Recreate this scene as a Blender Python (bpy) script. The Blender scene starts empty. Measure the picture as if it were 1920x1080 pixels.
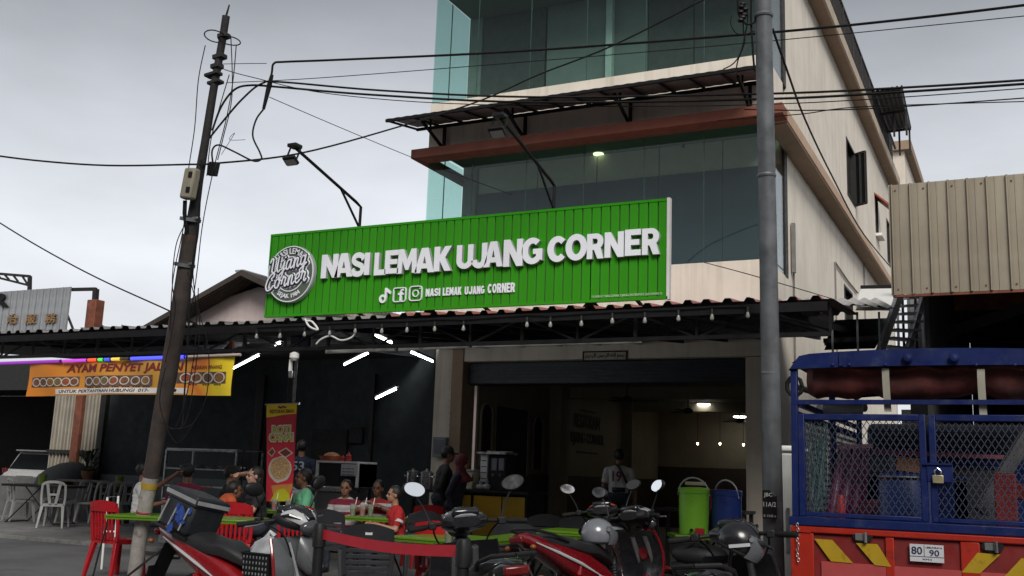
import bpy, bmesh, math, random
from mathutils import Vector as V, Matrix as M
random.seed(7)
S = bpy.context.scene; C = S.collection
R_ = math.radians
# ------------------------------------------------------------------ camera
FPX, CAMH = 1900.0, 1.3
def _axes(y, p, r):
    y, p, r = R_(y), R_(p), R_(r)
    fw = V((math.sin(y)*math.cos(p), math.cos(y)*math.cos(p), math.sin(p)))
    rt = V((math.cos(y), -math.sin(y), 0)); up = rt.cross(fw)
    c, s = math.cos(r), math.sin(r)
    return c*rt + s*up, -s*rt + c*up, fw
AX, AY, AZ = _axes(-26.75, 10.5, 2.1)
CAM = V((0, 0, CAMH))
cd = bpy.data.cameras.new('camera'); cam = bpy.data.objects.new('camera', cd); C.objects.link(cam)
cd.sensor_width = 36; cd.lens = 36*FPX/1920; cd.clip_start = 0.05; cd.clip_end = 2000
mw = M.Identity(4)
for i in range(3): mw[i][0], mw[i][1], mw[i][2], mw[i][3] = AX[i], AY[i], -AZ[i], CAM[i]
cam.matrix_world = mw; S.camera = cam
# survey helpers: a sight line of the photograph meets a known plane of the place
def ray(u, v): return AX*((u-960)/FPX) - AY*((v-540)/FPX) + AZ
def P(u, v, Y): d = ray(u, v); return CAM + d*(Y/d.y)
def PX(u, v, X): d = ray(u, v); return CAM + d*(X/d.x)
def G(u, v, z=0.0): d = ray(u, v); return CAM + d*((z-CAMH)/d.z)
def D(u, v, t): return CAM + ray(u, v)*t
# ------------------------------------------------------------------ world, sun, exposure
wd = bpy.data.worlds.new('World'); S.world = wd; wd.use_nodes = True
SUN_DIR = V((0.42, -0.66, 0.62)).normalized()
nt = wd.node_tree; nd = nt.nodes; lk = nt.links
nd.clear()
out = nd.new('ShaderNodeOutputWorld'); bg = nd.new('ShaderNodeBackground'); bg.inputs['Strength'].default_value = 0.1
sky = nd.new('ShaderNodeTexSky'); sky.sky_type = 'NISHITA'; sky.sun_disc = False
sky.sun_elevation = math.asin(SUN_DIR.z); sky.sun_rotation = math.atan2(SUN_DIR.x, SUN_DIR.y)
sky.air_density = 1.5; sky.dust_density = 4
tc = nd.new('ShaderNodeTexCoord'); sp = nd.new('ShaderNodeSeparateXYZ'); lk.new(tc.outputs['Generated'], sp.inputs[0])
mp = nd.new('ShaderNodeMapping'); mp.inputs['Scale'].default_value = (1.6, 1.6, 4.5); mp.inputs['Location'].default_value = (3.1, .4, 0)
lk.new(tc.outputs['Generated'], mp.inputs[0])
nz = nd.new('ShaderNodeTexNoise'); nz.inputs['Scale'].default_value = 1.5; nz.inputs['Detail'].default_value = 6; nz.inputs['Roughness'].default_value = .5
lk.new(mp.outputs[0], nz.inputs[0])
el = nd.new('ShaderNodeMapRange'); el.interpolation_type = 'SMOOTHSTEP'        # pale near the horizon, heavy cloud overhead
for i, x in zip((1, 2, 3, 4), (0.18, 0.52, 4.9, 1.25)): el.inputs[i].default_value = x
lk.new(sp.outputs[2], el.inputs[0])
cm = nd.new('ShaderNodeMapRange')
for i, x in zip((1, 2, 3, 4), (.3, .7, .80, 1.18)): cm.inputs[i].default_value = x
lk.new(nz.outputs[0], cm.inputs[0])
mul = nd.new('ShaderNodeMath'); mul.operation = 'MULTIPLY'; lk.new(el.outputs[0], mul.inputs[0]); lk.new(cm.outputs[0], mul.inputs[1])
cl = nd.new('ShaderNodeVectorMath'); cl.operation = 'SCALE'; cl.inputs[0].default_value = (.95, .975, 1.04); lk.new(mul.outputs[0], cl.inputs['Scale'])
mx = nd.new('ShaderNodeMix'); mx.data_type = 'RGBA'; mx.inputs[0].default_value = .92
lk.new(sky.outputs[0], mx.inputs[6]); lk.new(cl.outputs[0], mx.inputs[7])
lk.new(mx.outputs[2], bg.inputs[0]); lk.new(bg.outputs[0], out.inputs[0])
sl = bpy.data.lights.new('sun', 'SUN'); so = bpy.data.objects.new('sun', sl); C.objects.link(so)
sl.energy = 1.5; sl.angle = R_(25); sl.color = (1, .97, .92)
so.rotation_euler = SUN_DIR.to_track_quat('Z', 'Y').to_euler(); so.location = (0, 0, 40)
vs = S.view_settings; vs.view_transform = 'Standard'; vs.look = 'None'; vs.exposure = 0.9; vs.gamma = 1; vs.use_curve_mapping = False
S.cycles.max_bounces = 8; S.cycles.transparent_max_bounces = 24
# ------------------------------------------------------------------ materials
_mats = {}
def mat(name, col=(.5, .5, .5), rough=.6, metal=0., var=.12, scale=6., bump=.0, bscale=40., streak=0., dirt=(.12, .1, .08), coat=0., emis=0., ecol=None, spec=.5, rust=None, rnd=.0):
    if name in _mats: return _mats[name]
    m = bpy.data.materials.new(name); m.use_nodes = True; _mats[name] = m
    n = m.node_tree.nodes; l = m.node_tree.links; b = n['Principled BSDF']
    b.inputs['Roughness'].default_value = rough; b.inputs['Metallic'].default_value = metal
    b.inputs['Coat Weight'].default_value = coat; b.inputs['Coat Roughness'].default_value = .08; b.inputs['Specular IOR Level'].default_value = spec
    if emis:
        b.inputs['Emission Color'].default_value = (*(ecol or col), 1); b.inputs['Emission Strength'].default_value = emis
        b.inputs['Base Color'].default_value = (*col, 1); return m
    t = n.new('ShaderNodeTexCoord'); co = t.outputs['Object']
    def noise(sc, det=5, vec=co, r=.55):
        q = n.new('ShaderNodeTexNoise'); q.inputs['Scale'].default_value = sc; q.inputs['Detail'].default_value = det; q.inputs['Roughness'].default_value = r
        l.new(vec, q.inputs[0]); return q.outputs[0]
    def rng(x, a, b_, c, d):
        q = n.new('ShaderNodeMapRange'); 
        for i, k in zip((1, 2, 3, 4), (a, b_, c, d)): q.inputs[i].default_value = k
        l.new(x, q.inputs[0]); return q.outputs[0]
    def mix(f, a, c):
        q = n.new('ShaderNodeMix'); q.data_type = 'RGBA'
        if isinstance(f, float): q.inputs[0].default_value = f
        else: l.new(f, q.inputs[0])
        for i, x in ((6, a), (7, c)):
            if isinstance(x, tuple): q.inputs[i].default_value = (*x, 1)
            else: l.new(x, q.inputs[i])
        return q.outputs[2]
    nf = noise(scale)
    cur = mix(rng(nf, .3, .7, 0, 1), tuple(c*(1-var) for c in col), tuple(min(1, c*(1+var)) for c in col))
    if streak:
        mpp = n.new('ShaderNodeMapping'); mpp.inputs['Scale'].default_value = (3.2, 3.2, .16); l.new(co, mpp.inputs[0])
        s = noise(2.2, 6, mpp.outputs[0], .62); cur = mix(rng(s, .48, .78, 0, streak), cur, dirt)
        g = noise(.7, 6); cur = mix(rng(g, .5, .8, 0, streak*.6), cur, dirt)
    if rust:
        g = noise(rust[1], 8, co, .68); cur = mix(rng(g, .55, .68, 0, rust[2]), cur, rust[0])
    if rnd:
        oi = n.new('ShaderNodeObjectInfo'); hv = n.new('ShaderNodeHueSaturation'); l.new(rng(oi.outputs['Random'], 0, 1, 1-rnd, 1+rnd), hv.inputs['Value']); l.new(cur, hv.inputs['Color']); cur = hv.outputs[0]
    l.new(cur, b.inputs['Base Color'])
    rg = noise(scale*2.3, 4); l.new(rng(rg, .25, .75, max(.03, rough-.12), min(1, rough+.14)), b.inputs['Roughness'])
    if bump:
        q = n.new('ShaderNodeBump'); q.inputs['Strength'].default_value = bump; q.inputs['Distance'].default_value = .01
        l.new(noise(bscale, 5), q.inputs['Height']); l.new(q.outputs[0], b.inputs['Normal'])
    return m
def glass(name, tint=(.62, .8, .75), refl=.9, ior=1.5, haze=0.):
    if name in _mats: return _mats[name]
    m = bpy.data.materials.new(name); m.use_nodes = True; _mats[name] = m
    n = m.node_tree.nodes; l = m.node_tree.links; n.clear()
    o = n.new('ShaderNodeOutputMaterial'); tr = n.new('ShaderNodeBsdfTransparent'); tr.inputs[0].default_value = (*tint, 1)
    gl = n.new('ShaderNodeBsdfGlossy'); gl.inputs['Roughness'].default_value = .02; gl.inputs[0].default_value = (refl, refl, refl, 1)
    lw = n.new('ShaderNodeLayerWeight'); lw.inputs[0].default_value = .5; pw_ = n.new('ShaderNodeMath'); pw_.operation = 'POWER'; pw_.inputs[1].default_value = 3.5; l.new(lw.outputs['Facing'], pw_.inputs[0])
    fr = n.new('ShaderNodeMapRange'); fr.inputs[3].default_value = ((ior-1)/(ior+1))**2; fr.inputs[4].default_value = .85; l.new(pw_.outputs[0], fr.inputs[0])
    mxs = n.new('ShaderNodeMixShader'); l.new(fr.outputs[0], mxs.inputs[0]); l.new(tr.outputs[0], mxs.inputs[1]); l.new(gl.outputs[0], mxs.inputs[2])
    cur = mxs.outputs[0]
    if haze:
        df = n.new('ShaderNodeBsdfDiffuse'); df.inputs[0].default_value = (.6, .6, .58, 1); m2 = n.new('ShaderNodeMixShader'); m2.inputs[0].default_value = haze
        l.new(cur, m2.inputs[1]); l.new(df.outputs[0], m2.inputs[2]); cur = m2.outputs[0]
    l.new(cur, o.inputs[0]); return m
# ------------------------------------------------------------------ mesh building
def frame(d):
    d = d.normalized(); a = V((0, 0, 1)) if abs(d.z) < .95 else V((1, 0, 0))
    x = a.cross(d).normalized(); return x, d.cross(x)
class MB:
    def __init__(s): s.v = []; s.f = []; s.m = []
    def add(s, vs_, fs, mi=0):
        o = len(s.v); s.v += [V(p) for p in vs_]; s.f += [tuple(i+o for i in f) for f in fs]; s.m += [mi]*len(fs); return s
    def box(s, c, sz, R=None, mi=0):
        c = V(c); h = V(sz)*.5; p = []
        for x in (-1, 1):
            for y in (-1, 1):
                for z in (-1, 1):
                    q = V((x*h.x, y*h.y, z*h.z)); p.append(c + (R @ q if R else q))
        return s.add(p, [(0, 1, 3, 2), (4, 6, 7, 5), (0, 4, 5, 1), (2, 3, 7, 6), (0, 2, 6, 4), (1, 5, 7, 3)], mi)
    def bx(s, x0, x1, y0, y1, z0, z1, mi=0): return s.box(((x0+x1)/2, (y0+y1)/2, (z0+z1)/2), (abs(x1-x0), abs(y1-y0), abs(z1-z0)), None, mi)
    def bar(s, a, b, w, h=None, mi=0):                      # rectangular bar between two points
        a, b = V(a), V(b); h = h or w; x, y = frame(b-a); p = []
        for q in (a, b):
            for i, j in ((-1, -1), (1, -1), (1, 1), (-1, 1)): p.append(q + x*(i*w/2) + y*(j*h/2))
        return s.add(p, [(3, 2, 1, 0), (4, 5, 6, 7), (0, 1, 5, 4), (1, 2, 6, 5), (2, 3, 7, 6), (3, 0, 4, 7)], mi)
    def loft(s, rings, caps=True, mi=0, closed=True):
        n = len(rings[0]); vs_ = [p for r in rings for p in r]; fs = []
        for k in range(len(rings)-1):
            for i in range(n if closed else n-1):
                j = (i+1) % n; fs.append((k*n+i, k*n+j, (k+1)*n+j, (k+1)*n+i))
        if caps and closed: fs += [tuple(range(n-1, -1, -1)), tuple(range((len(rings)-1)*n, len(rings)*n))]
        return s.add(vs_, fs, mi)
    def tube(s, pts, r, n=6, caps=True, mi=0, closed=False):
        pts = [V(p) for p in pts]; rr = r if isinstance(r, (list, tuple)) else [r]*len(pts); rings = []; x = None
        for i, p in enumerate(pts):
            d = (pts[min(i+1, len(pts)-1)] - pts[max(i-1, 0)])
            if d.length < 1e-7: d = V((0, 0, 1))
            d.normalize()
            if x is None: x, y = frame(d)
            else:
                x = (x - d*x.dot(d))
                if x.length < 1e-6: x, _ = frame(d)
                x.normalize(); y = d.cross(x)
            rings.append([p + (x*math.cos(2*math.pi*k/n) + y*math.sin(2*math.pi*k/n))*rr[i] for k in range(n)])
        if closed: rings.append(rings[0]); caps = False
        return s.loft(rings, caps, mi)
    def cyl(s, a, b, r0, r1=None, n=12, mi=0): return s.tube([a, b], [r0, r0 if r1 is None else r1], n, True, mi)
    def lathe(s, prof, c=(0, 0, 0), n=16, axis=(0, 0, 1), mi=0):
        c = V(c); ax = V(axis).normalized(); x, y = frame(ax)
        rings = [[c + ax*z + (x*math.cos(2*math.pi*k/n) + y*math.sin(2*math.pi*k/n))*max(r, 1e-4) for k in range(n)] for r, z in prof]
        return s.loft(rings, True, mi)
    def ell(s, c, r, nu=12, nv=8, R=None, mi=0):
        c = V(c); rings = []
        for j in range(nv+1):
            t = -math.pi/2 + math.pi*j/nv; ring = []
            for i in range(nu):
                a = 2*math.pi*i/nu; q = V((r[0]*math.cos(t)*math.cos(a), r[1]*math.cos(t)*math.sin(a), r[2]*math.sin(t)))
                if j in (0, nv): q = V((r[0]*.02*math.cos(a), r[1]*.02*math.sin(a), r[2]*math.sin(t)))
                ring.append(c + (R @ q if R else q))
            rings.append(ring)
        return s.loft(rings, True, mi)
    def prism(s, poly, o, U, W, N, d, mi=0):               # polygon in the plane (o; U, W), pushed d along N
        o, U, W, N = V(o), V(U), V(W), V(N); n = len(poly)
        a = [o + U*x + W*y for x, y in poly]; b = [p + N*d for p in a]
        return s.add(a+b, [tuple(range(n-1, -1, -1)), tuple(range(n, 2*n))] + [(i, (i+1) % n, n+(i+1) % n, n+i) for i in range(n)], mi)
    def grid(s, fn, nu, nv, mi=0):
        vs_ = [fn(i/nu, j/nv) for j in range(nv+1) for i in range(nu+1)]
        return s.add(vs_, [(j*(nu+1)+i, j*(nu+1)+i+1, (j+1)*(nu+1)+i+1, (j+1)*(nu+1)+i) for j in range(nv) for i in range(nu)], mi)
    def wall(s, o, U, W, N, us, ws, holes, d, mi=0):        # slab with rectangular openings and reveals
        o, U, W, N = V(o), V(U), V(W), V(N)
        us = sorted(set(us + [h[0] for h in holes] + [h[1] for h in holes])); ws = sorted(set(ws + [h[2] for h in holes] + [h[3] for h in holes]))
        inh = lambda a, b: any(h[0] < a < h[1] and h[2] < b < h[3] for h in holes)
        for i in range(len(us)-1):
            for j in range(len(ws)-1):
                if inh((us[i]+us[i+1])/2, (ws[j]+ws[j+1])/2): continue
                q = [o + U*a + W*b for a, b in ((us[i], ws[j]), (us[i+1], ws[j]), (us[i+1], ws[j+1]), (us[i], ws[j+1]))]
                s.add(q, [(0, 1, 2, 3)], mi); s.add([p + N*d for p in q], [(3, 2, 1, 0)], mi)
        for h in holes + [(us[0], us[-1], ws[0], ws[-1])]:
            q = [o + U*a + W*b for a, b in ((h[0], h[2]), (h[1], h[2]), (h[1], h[3]), (h[0], h[3]))]
            for k in range(4): s.add([q[k], q[(k+1) % 4], q[(k+1) % 4] + N*d, q[k] + N*d], [(0, 1, 2, 3)], mi)
        return s
    def build(s, name, mats, parent=None, smooth=35, bevel=0., recalc=True):
        off = V((0, 0, 0)); p = parent
        while p: off += p.location; p = p.parent
        me = bpy.data.meshes.new(name); me.from_pydata([v-off for v in s.v], [], s.f)
        mats = mats if isinstance(mats, (list, tuple)) else [mats]
        for m in mats: me.materials.append(m)
        if len(mats) > 1: me.polygons.foreach_set('material_index', s.m)
        if recalc:
            b = bmesh.new(); b.from_mesh(me); bmesh.ops.recalc_face_normals(b, faces=b.faces); b.to_mesh(me); b.free()
        if smooth:
            me.shade_smooth(); me.set_sharp_from_angle(angle=R_(smooth))
        o = bpy.data.objects.new(name, me); C.objects.link(o); o.parent = parent
        if bevel:
            bm = o.modifiers.new('bevel', 'BEVEL'); bm.width = bevel; bm.segments = 2; bm.limit_method = 'ANGLE'; bm.angle_limit = R_(40)
        return o
def tag(o, label=None, cat=None, group=None, kind=None):
    if label: o['label'] = label
    if cat: o['category'] = cat
    if group: o['group'] = group
    if kind: o['kind'] = kind
    return o
def thing(name, label, cat, loc=(0, 0, 0), group=None):
    o = bpy.data.objects.new(name, None); C.objects.link(o); o.location = loc; o.empty_display_size = .1
    return tag(o, label, cat, group)
def struct(name, mb, m, **k): return tag(mb.build(name, m, **k), kind='structure')
def copy_tree(o, parent=None):
    c = o.copy(); C.objects.link(c); c.parent = parent
    for ch in list(o.children): copy_tree(ch, c)
    return c
def put(o, loc, rz=0, label=None, group=None):
    o.location = loc; o.rotation_euler = (0, 0, rz)
    if label: o['label'] = label
    if group: o['group'] = group
    return o
def arc(a, b, sag, n=14):                                   # hanging line
    a, b = V(a), V(b); return [a.lerp(b, i/n) - V((0, 0, sag*4*(i/n)*(1-i/n))) for i in range(n+1)]
def smooth_pts(pts, k=5):
    pts = [V(p) for p in pts]; o = []
    for i in range(len(pts)-1):
        p0, p1, p2, p3 = pts[max(i-1, 0)], pts[i], pts[i+1], pts[min(i+2, len(pts)-1)]
        for j in range(k):
            t = j/k; o.append(.5*((2*p1) + (p2-p0)*t + (2*p0-5*p1+4*p2-p3)*t*t + (3*p1-p0-3*p2+p3)*t**3))
    return o + [pts[-1]]
def text_geo(s, off=0., shear=0., ext=0., res=3):           # flat or solid lettering as vertices and faces, in its own plane
    cu = bpy.data.curves.new('txt', 'FONT'); cu.body = s; cu.offset = off; cu.shear = shear; cu.extrude = ext; cu.resolution_u = res
    ob = bpy.data.objects.new('txt', cu); C.objects.link(ob); dg = bpy.context.evaluated_depsgraph_get()
    me = ob.evaluated_get(dg).to_mesh(); vs_ = [v.co.copy() for v in me.vertices]; fs = [tuple(p.vertices) for p in me.polygons]
    ob.evaluated_get(dg).to_mesh_clear(); bpy.data.objects.remove(ob); bpy.data.curves.remove(cu)
    return vs_, fs
def lettering(mb, s, o, U, W, w, h=None, d=.004, off=0., shear=0., mi=0, curve=None):   # fit into a w x h box at o (lower left)
    U, W, o = V(U).normalized(), V(W).normalized(), V(o); N = U.cross(W)
    vs_, fs = text_geo(s, off, shear, .5 if d > 0 else 0)
    if not vs_: return mb
    x0 = min(v.x for v in vs_); x1 = max(v.x for v in vs_); y0 = min(v.y for v in vs_); y1 = max(v.y for v in vs_)
    kx = w/max(x1-x0, 1e-5); ky = (h/max(y1-y0, 1e-5)) if h else kx; q = []
    for v in vs_:
        x, y = (v.x-x0)*kx, (v.y-y0)*ky
        if curve: x, y = curve(x, y)
        q.append(o + U*x + W*y + N*((v.z+.5)*d))
    return mb.add(q, fs, mi)
def dashes(mb, o, U, W, w, h, n=6, d=.001):                # a line of print too small to read: uneven short strokes
    o, U, W = V(o), V(U).normalized(), V(W).normalized(); N = U.cross(W); x = 0.; st = w/n
    for k in range(n):
        k_ = .45+.4*((k*7+3) % 5)/4; mb.prism([(x, 0), (x+st*k_, 0), (x+st*k_, h), (x, h)], o, U, W, N, d); x += st
    return mb
X1, Y1, Z1 = V((1, 0, 0)), V((0, 1, 0)), V((0, 0, 1))
# ------------------------------------------------------------------ palette
m_cream = mat('cream plaster', (.71, .65, .56), .85, var=.06, scale=2, bump=.12, bscale=70, streak=.42, dirt=(.33, .27, .20))
m_cream2 = mat('shopfront plaster', (.66, .59, .50), .85, var=.07, scale=3, bump=.1, streak=.35, dirt=(.2, .17, .13))
m_terra = mat('terracotta paint', (.20, .062, .036), .75, var=.12, scale=4, streak=.35, dirt=(.12, .06, .04))
m_peach = mat('peach paint', (.47, .32, .22), .8, var=.08, scale=3, streak=.3, dirt=(.25, .17, .12))
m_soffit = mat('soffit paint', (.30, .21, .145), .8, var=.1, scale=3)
m_white = mat('white paint', (.72, .72, .70), .6, var=.05, streak=.15)
m_black = mat('black steel', (.008, .008, .009), .6, var=.3, scale=10, spec=.2)
m_dark = mat('dark frame', (.022, .02, .019), .55, var=.2, spec=.25)
m_navy = mat('navy shutter', (.010, .015, .024), .5, var=.2)
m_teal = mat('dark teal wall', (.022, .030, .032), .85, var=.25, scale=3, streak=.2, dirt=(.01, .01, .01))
m_room = mat('dim room wall', (.24, .215, .155), .85, var=.1, scale=2, streak=.2, dirt=(.1, .09, .07))
m_ceil = mat('ceiling board', (.24, .22, .18), .9, var=.06)
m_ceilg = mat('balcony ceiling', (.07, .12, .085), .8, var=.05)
m_glass = glass('tinted green glass', (.83, .94, .915), .75, 1.38)
m_conc = mat('concrete', (.20, .196, .19), .9, var=.3, scale=2, rust=((.07, .065, .06), 1.5, .8), bump=.3, bscale=50, streak=.4, dirt=(.08, .08, .075))
m_asph = mat('worn paving', (.105, .105, .107), .88, var=.28, scale=.9, bump=.5, bscale=90, rust=((.05, .05, .05), .8, .7))
m_rust = mat('rusty steel', (.17, .055, .03), .85, var=.4, scale=5, bump=.3, rust=((.08, .03, .02), 4, .8))
m_zinc = mat('zinc sheet', (.36, .37, .38), .45, .5, var=.15, scale=3, streak=.45, dirt=(.13, .11, .1))
m_galv = mat('galvanised pole', (.14, .15, .16), .55, .35, var=.35, scale=5, streak=.5, dirt=(.06, .06, .06), bump=.1)
m_beige = mat('aged beige sheet', (.30, .265, .20), .6, .0, var=.12, scale=2, streak=.75, dirt=(.085, .065, .045), rnd=.1)
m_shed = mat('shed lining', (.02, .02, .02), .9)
m_rubber = mat('black rubber', (.010, .010, .010), .75, var=.3, spec=.2)
m_plast = mat('black plastic', (.012, .012, .013), .5, var=.25, scale=9, spec=.25)
m_chrome = mat('chrome', (.7, .7, .72), .18, 1., var=.08)
m_steel = mat('stainless steel', (.48, .49, .5), .32, 1., var=.15, scale=9)
# ------------------------------------------------------------------ ground
g = MB(); gs = 260
g.add([(-gs, -60, 0), (gs, -60, 0), (gs, 420, 0), (-gs, 420, 0)], [(0, 1, 2, 3)])
struct('ground', g, m_asph, smooth=0, recalc=False)
g = MB(); g.bx(-9.5, -3.3, 12.6, 27.2, -.05, .1); struct('shop_floor', g, mat('shop floor tile', (.16, .15, .14), .5, var=.15, scale=2), bevel=.01)
g = MB(); g.bx(-24, -9.52, 11.6, 16.3, -.05, .06); struct('terrace_slab', g, m_conc, bevel=.01)
# ------------------------------------------------------------------ main building
YF, XL, XR, YB = 16.0, -9.98, -3.5, 34.7
B = thing('shop_building', 'three storey cream shophouse with green glazed fronts above the green sign', 'building', (-6.7, 25, 0))
w = MB(); w.bx(XL, XR, YF, YF+.25, 3.76, 4.87); w.build('spandrel_wall', m_cream, B)
w = MB(); w.bx(-8.95, XR, YF-.06, YF+.25, 3.30, 3.757); w.build('lintel_beam', m_cream2, B, bevel=.006)
w = MB(); w.bx(-9.55, -9.19, YF-.05, YF+.4, 0, 3.9); w.build('column', m_cream2, B, bevel=.01)
w = MB(); w.bx(-9.187, -8.953, YF-.08, YF+.4, 0, 3.755); w.build('column', mat('tan column paint', (.33, .235, .16), .8, var=.1, scale=4, streak=.3), B, bevel=.01)
w = MB(); w.bx(-3.86, XR, YF-.02, YF+.4, 0, 3.29); w.build('column', m_cream2, B, bevel=.01)
w = MB(); w.bx(-8.94, -3.87, YF+.12, YF+.45, 2.90, 3.295); w.build('shutter_box', m_navy, B, bevel=.02)
w = MB()
for i in range(6): w.bx(-8.94, -3.87, YF+.105, YF+.118, 2.925+i*.06, 2.975+i*.06)
w.build('shutter_slats', m_navy, B)
# dark roll of string lights down the tan column edge
w = MB()
for i in range(26): w.ell((-9.19, YF-.10, .5+i*.11), (.013, .013, .013), 6, 4)
w.build('bead_string', mat('frosted bead', (.5, .48, .42), .4), B)
# storey 1 balcony
w = MB(); w.bx(XL+.02, XR-.02, YF+.25, YB, 4.3, 4.6); w.build('floor_slab', m_cream2, B)
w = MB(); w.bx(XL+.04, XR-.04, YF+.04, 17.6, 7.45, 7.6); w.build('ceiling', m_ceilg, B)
w = MB(); w.bx(XL, XR, YF, YF+.25, 7.335, 8.37); w.build('parapet_wall', m_cream, B)
w = MB(); w.bx(-10.12, -3.15, YF-.4, YF-.003, 7.15, 7.33); w.bx(-10.12, XL-.003, YF-.003, 24, 7.15, 7.33); w.build('ledge', m_terra, B, bevel=.012)
w = MB(); w.bx(XR+.003, -3.15, YF+.0, 31, 7.15, 7.36); w.build('ledge', m_peach, B, bevel=.012)
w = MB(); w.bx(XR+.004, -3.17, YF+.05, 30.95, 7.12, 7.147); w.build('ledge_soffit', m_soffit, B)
w = MB(); w.bx(XL+.04, XR-.04, YF+.04, 17.6, 10.72, 10.95); w.build('ceiling', m_ceilg, B)
def pane(x0, x1, y0, y1, z0, z1): o = MB().bx(x0, x1, y0, y1, z0, z1).build('pane', m_glass, B, smooth=0); return o
def mull(x, y, z0, z1): MB().bx(x-.012, x+.012, y-.012, y+.012, z0, z1).build('mullion', mat('glass joint', (.03, .07, .06), .4), B)
for z0, z1 in ((4.87, 7.42), (8.37, 10.72)):
    xs = [XL, -9.0, -7.87, -6.73, -5.6, -4.55, XR-.04]
    for a, b in zip(xs[:-1], xs[1:]): pane(a+.006, b-.006, YF+.02, YF+.03, z0, z1)
    for x in xs[1:-1]: MB().bx(x-.006, x+.006, YF+.018, YF+.032, z0, z1).build('pane_joint', mat('glass joint', (.03, .07, .06), .4), B, smooth=0)
    for a, b in ((YF+.04, 16.62), (16.64, 17.35)): pane(XL+.005, XL+.015, a, b, z0, z1)
    MB().bx(XL+.003, XL+.017, 16.62, 16.64, z0, z1).build('pane_joint', mat('glass joint', (.03, .07, .06), .4), B, smooth=0)
    pane(XR-.02, XR-.01, YF+.04, 17.38, z0, z1)
    MB().bx(XR-.05, XR+.012, 17.38, 17.62, z0-.02, z1).build('window_frame', m_dark, B, bevel=.01)
    w = MB(); w.bx(XL+.02, XL+.32, 17.36, 17.6, z0-.3, z1+.3); w.build('inner_pier', mat('grey green plaster', (.17, .19, .17), .8, var=.1), B)
    w = MB(); w.bx(XL+.02, XL+.3, 17.6, YB, z0-.3, z1+.3); w.build('party_wall', m_cream, B)
m_pale = mat('pale partition panel', (.46, .45, .38), .7, var=.05); m_nv = mat('dark blue partition', (.022, .034, .05), .45, var=.15, scale=1.5)
xs = [-9.64, -8.3, -7.05, -5.8, -4.6, -3.56]
for a, b in zip(xs[:-1], xs[1:]):
    MB().bx(a+.012, b-.012, 17.42, 17.5, 6.89, 7.44).build('partition_panel', m_pale, B, bevel=.004)
    MB().bx(a+.003, b-.003, 17.40, 17.5, 4.6, 6.88).build('partition_panel', m_nv, B, bevel=.003)
m_p2 = mat('grey green panel', (.15, .165, .15), .7, var=.12, scale=1.4); m_p3 = mat('dark brown panel', (.045, .045, .04), .6, var=.2)
for u0, u1, m in ((897, 1022, m_p3), (1026, 1100, m_p2), (1101, 1136, m_p2), (1150, 1214, m_p2), (1216, 1300, m_p3), (1302, 1470, m_p3)):
    a, b = P(u0, 80, 17.4).x, min(P(u1, 80, 17.4).x, -3.56)
    MB().bx(a, b, 17.40, 17.5, 8.3, 10.7).build('partition_panel', m, B, bevel=.004)
MB().bx(P(1137, 80, 17.3).x, P(1149, 80, 17.3).x, 17.25, 17.39, 8.3, 10.7).build('inner_post', mat('bare white post', (.42, .45, .42), .7), B, bevel=.006)
MB().bar(P(1152, 150, 17.35), P(1190, 182, 17.35), .06, .03).build('brace', m_p3, B)
p = G(1122, 288, 7.447); o = MB().cyl(p, p+V((0, 0, -.02)), .10, .10, 16).build('downlight', mat('warm downlight', (1, .95, .7), emis=1.0, ecol=(.95, 1, .55)), B)
for u, v in ((1281, 270), (1043, 305), (1255, 290), (1400, 262)):
    p = G(u, v, 7.445); MB().cyl(p, p-V((0, 0, .06)), .02, .03, 8).build('ceiling_hook', m_black, B)
# roof slab, cornice
w = MB(); w.bx(XL, XR, YF, YB, 10.952, 11.2); w.build('roof_slab', m_cream, B)
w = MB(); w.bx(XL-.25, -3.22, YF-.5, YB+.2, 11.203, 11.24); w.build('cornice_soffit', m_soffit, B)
w = MB(); w.bx(XL-.25, -3.20, YF-.5, YB+.2, 11.243, 11.55); w.build('cornice', mat('weathered cornice', (.46, .38, .29), .85, var=.12, scale=3, streak=.5, dirt=(.2, .15, .11)), B, bevel=.015)
# long side wall with openings (windows are parts)
holes = [(24.9, 26.25, 8.33, 9.82), (30.35, 31.0, 8.65, 9.75), (33.2, 34.0, 8.4, 9.8), (24.0, 25.3, 4.95, 5.95)]
w = MB(); w.wall((XR, 0, 0), Y1, Z1, X1, [17.62, YB], [0, 11.2], holes, -.22); w.build('side_wall', m_cream, B)
w = MB(); w.bx(XL, XR, YB-.2, YB+.05, 0, 11.19); w.build('rear_wall', m_cream, B)
for a in ((XR-.22, XR, YF+.41, 17.61, 0, 4.86), (XR-.22, XR, YF+.26, 17.37, 7.62, 8.365)): MB().bx(*a).build('side_wall', m_cream, B)
for h in holes:
    f = MB()
    for a in ((h[0], h[0]+.06, h[2], h[3]), (h[1]-.06, h[1], h[2], h[3]), (h[0]+.06, h[1]-.06, h[2], h[2]+.06), (h[0]+.06, h[1]-.06, h[3]-.06, h[3])): f.bx(XR-.12, XR+.015, a[0]+.002, a[1]-.002, a[2]+.002, a[3]-.002)
    fo = f.build('window', m_dark, B)
    MB().bx(XR-.09, XR-.08, h[0]+.06, h[1]-.06, h[2]+.06, h[3]-.06).build('window_glass', mat('dark window glass', (.012, .014, .015), .08, var=.05), fo, smooth=0)
    MB().bx(XR-.18, XR-.15, h[0]-.02, h[1]+.02, h[2]-.02, h[3]+.02).build('blind', m_shed, fo, smooth=0)
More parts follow.
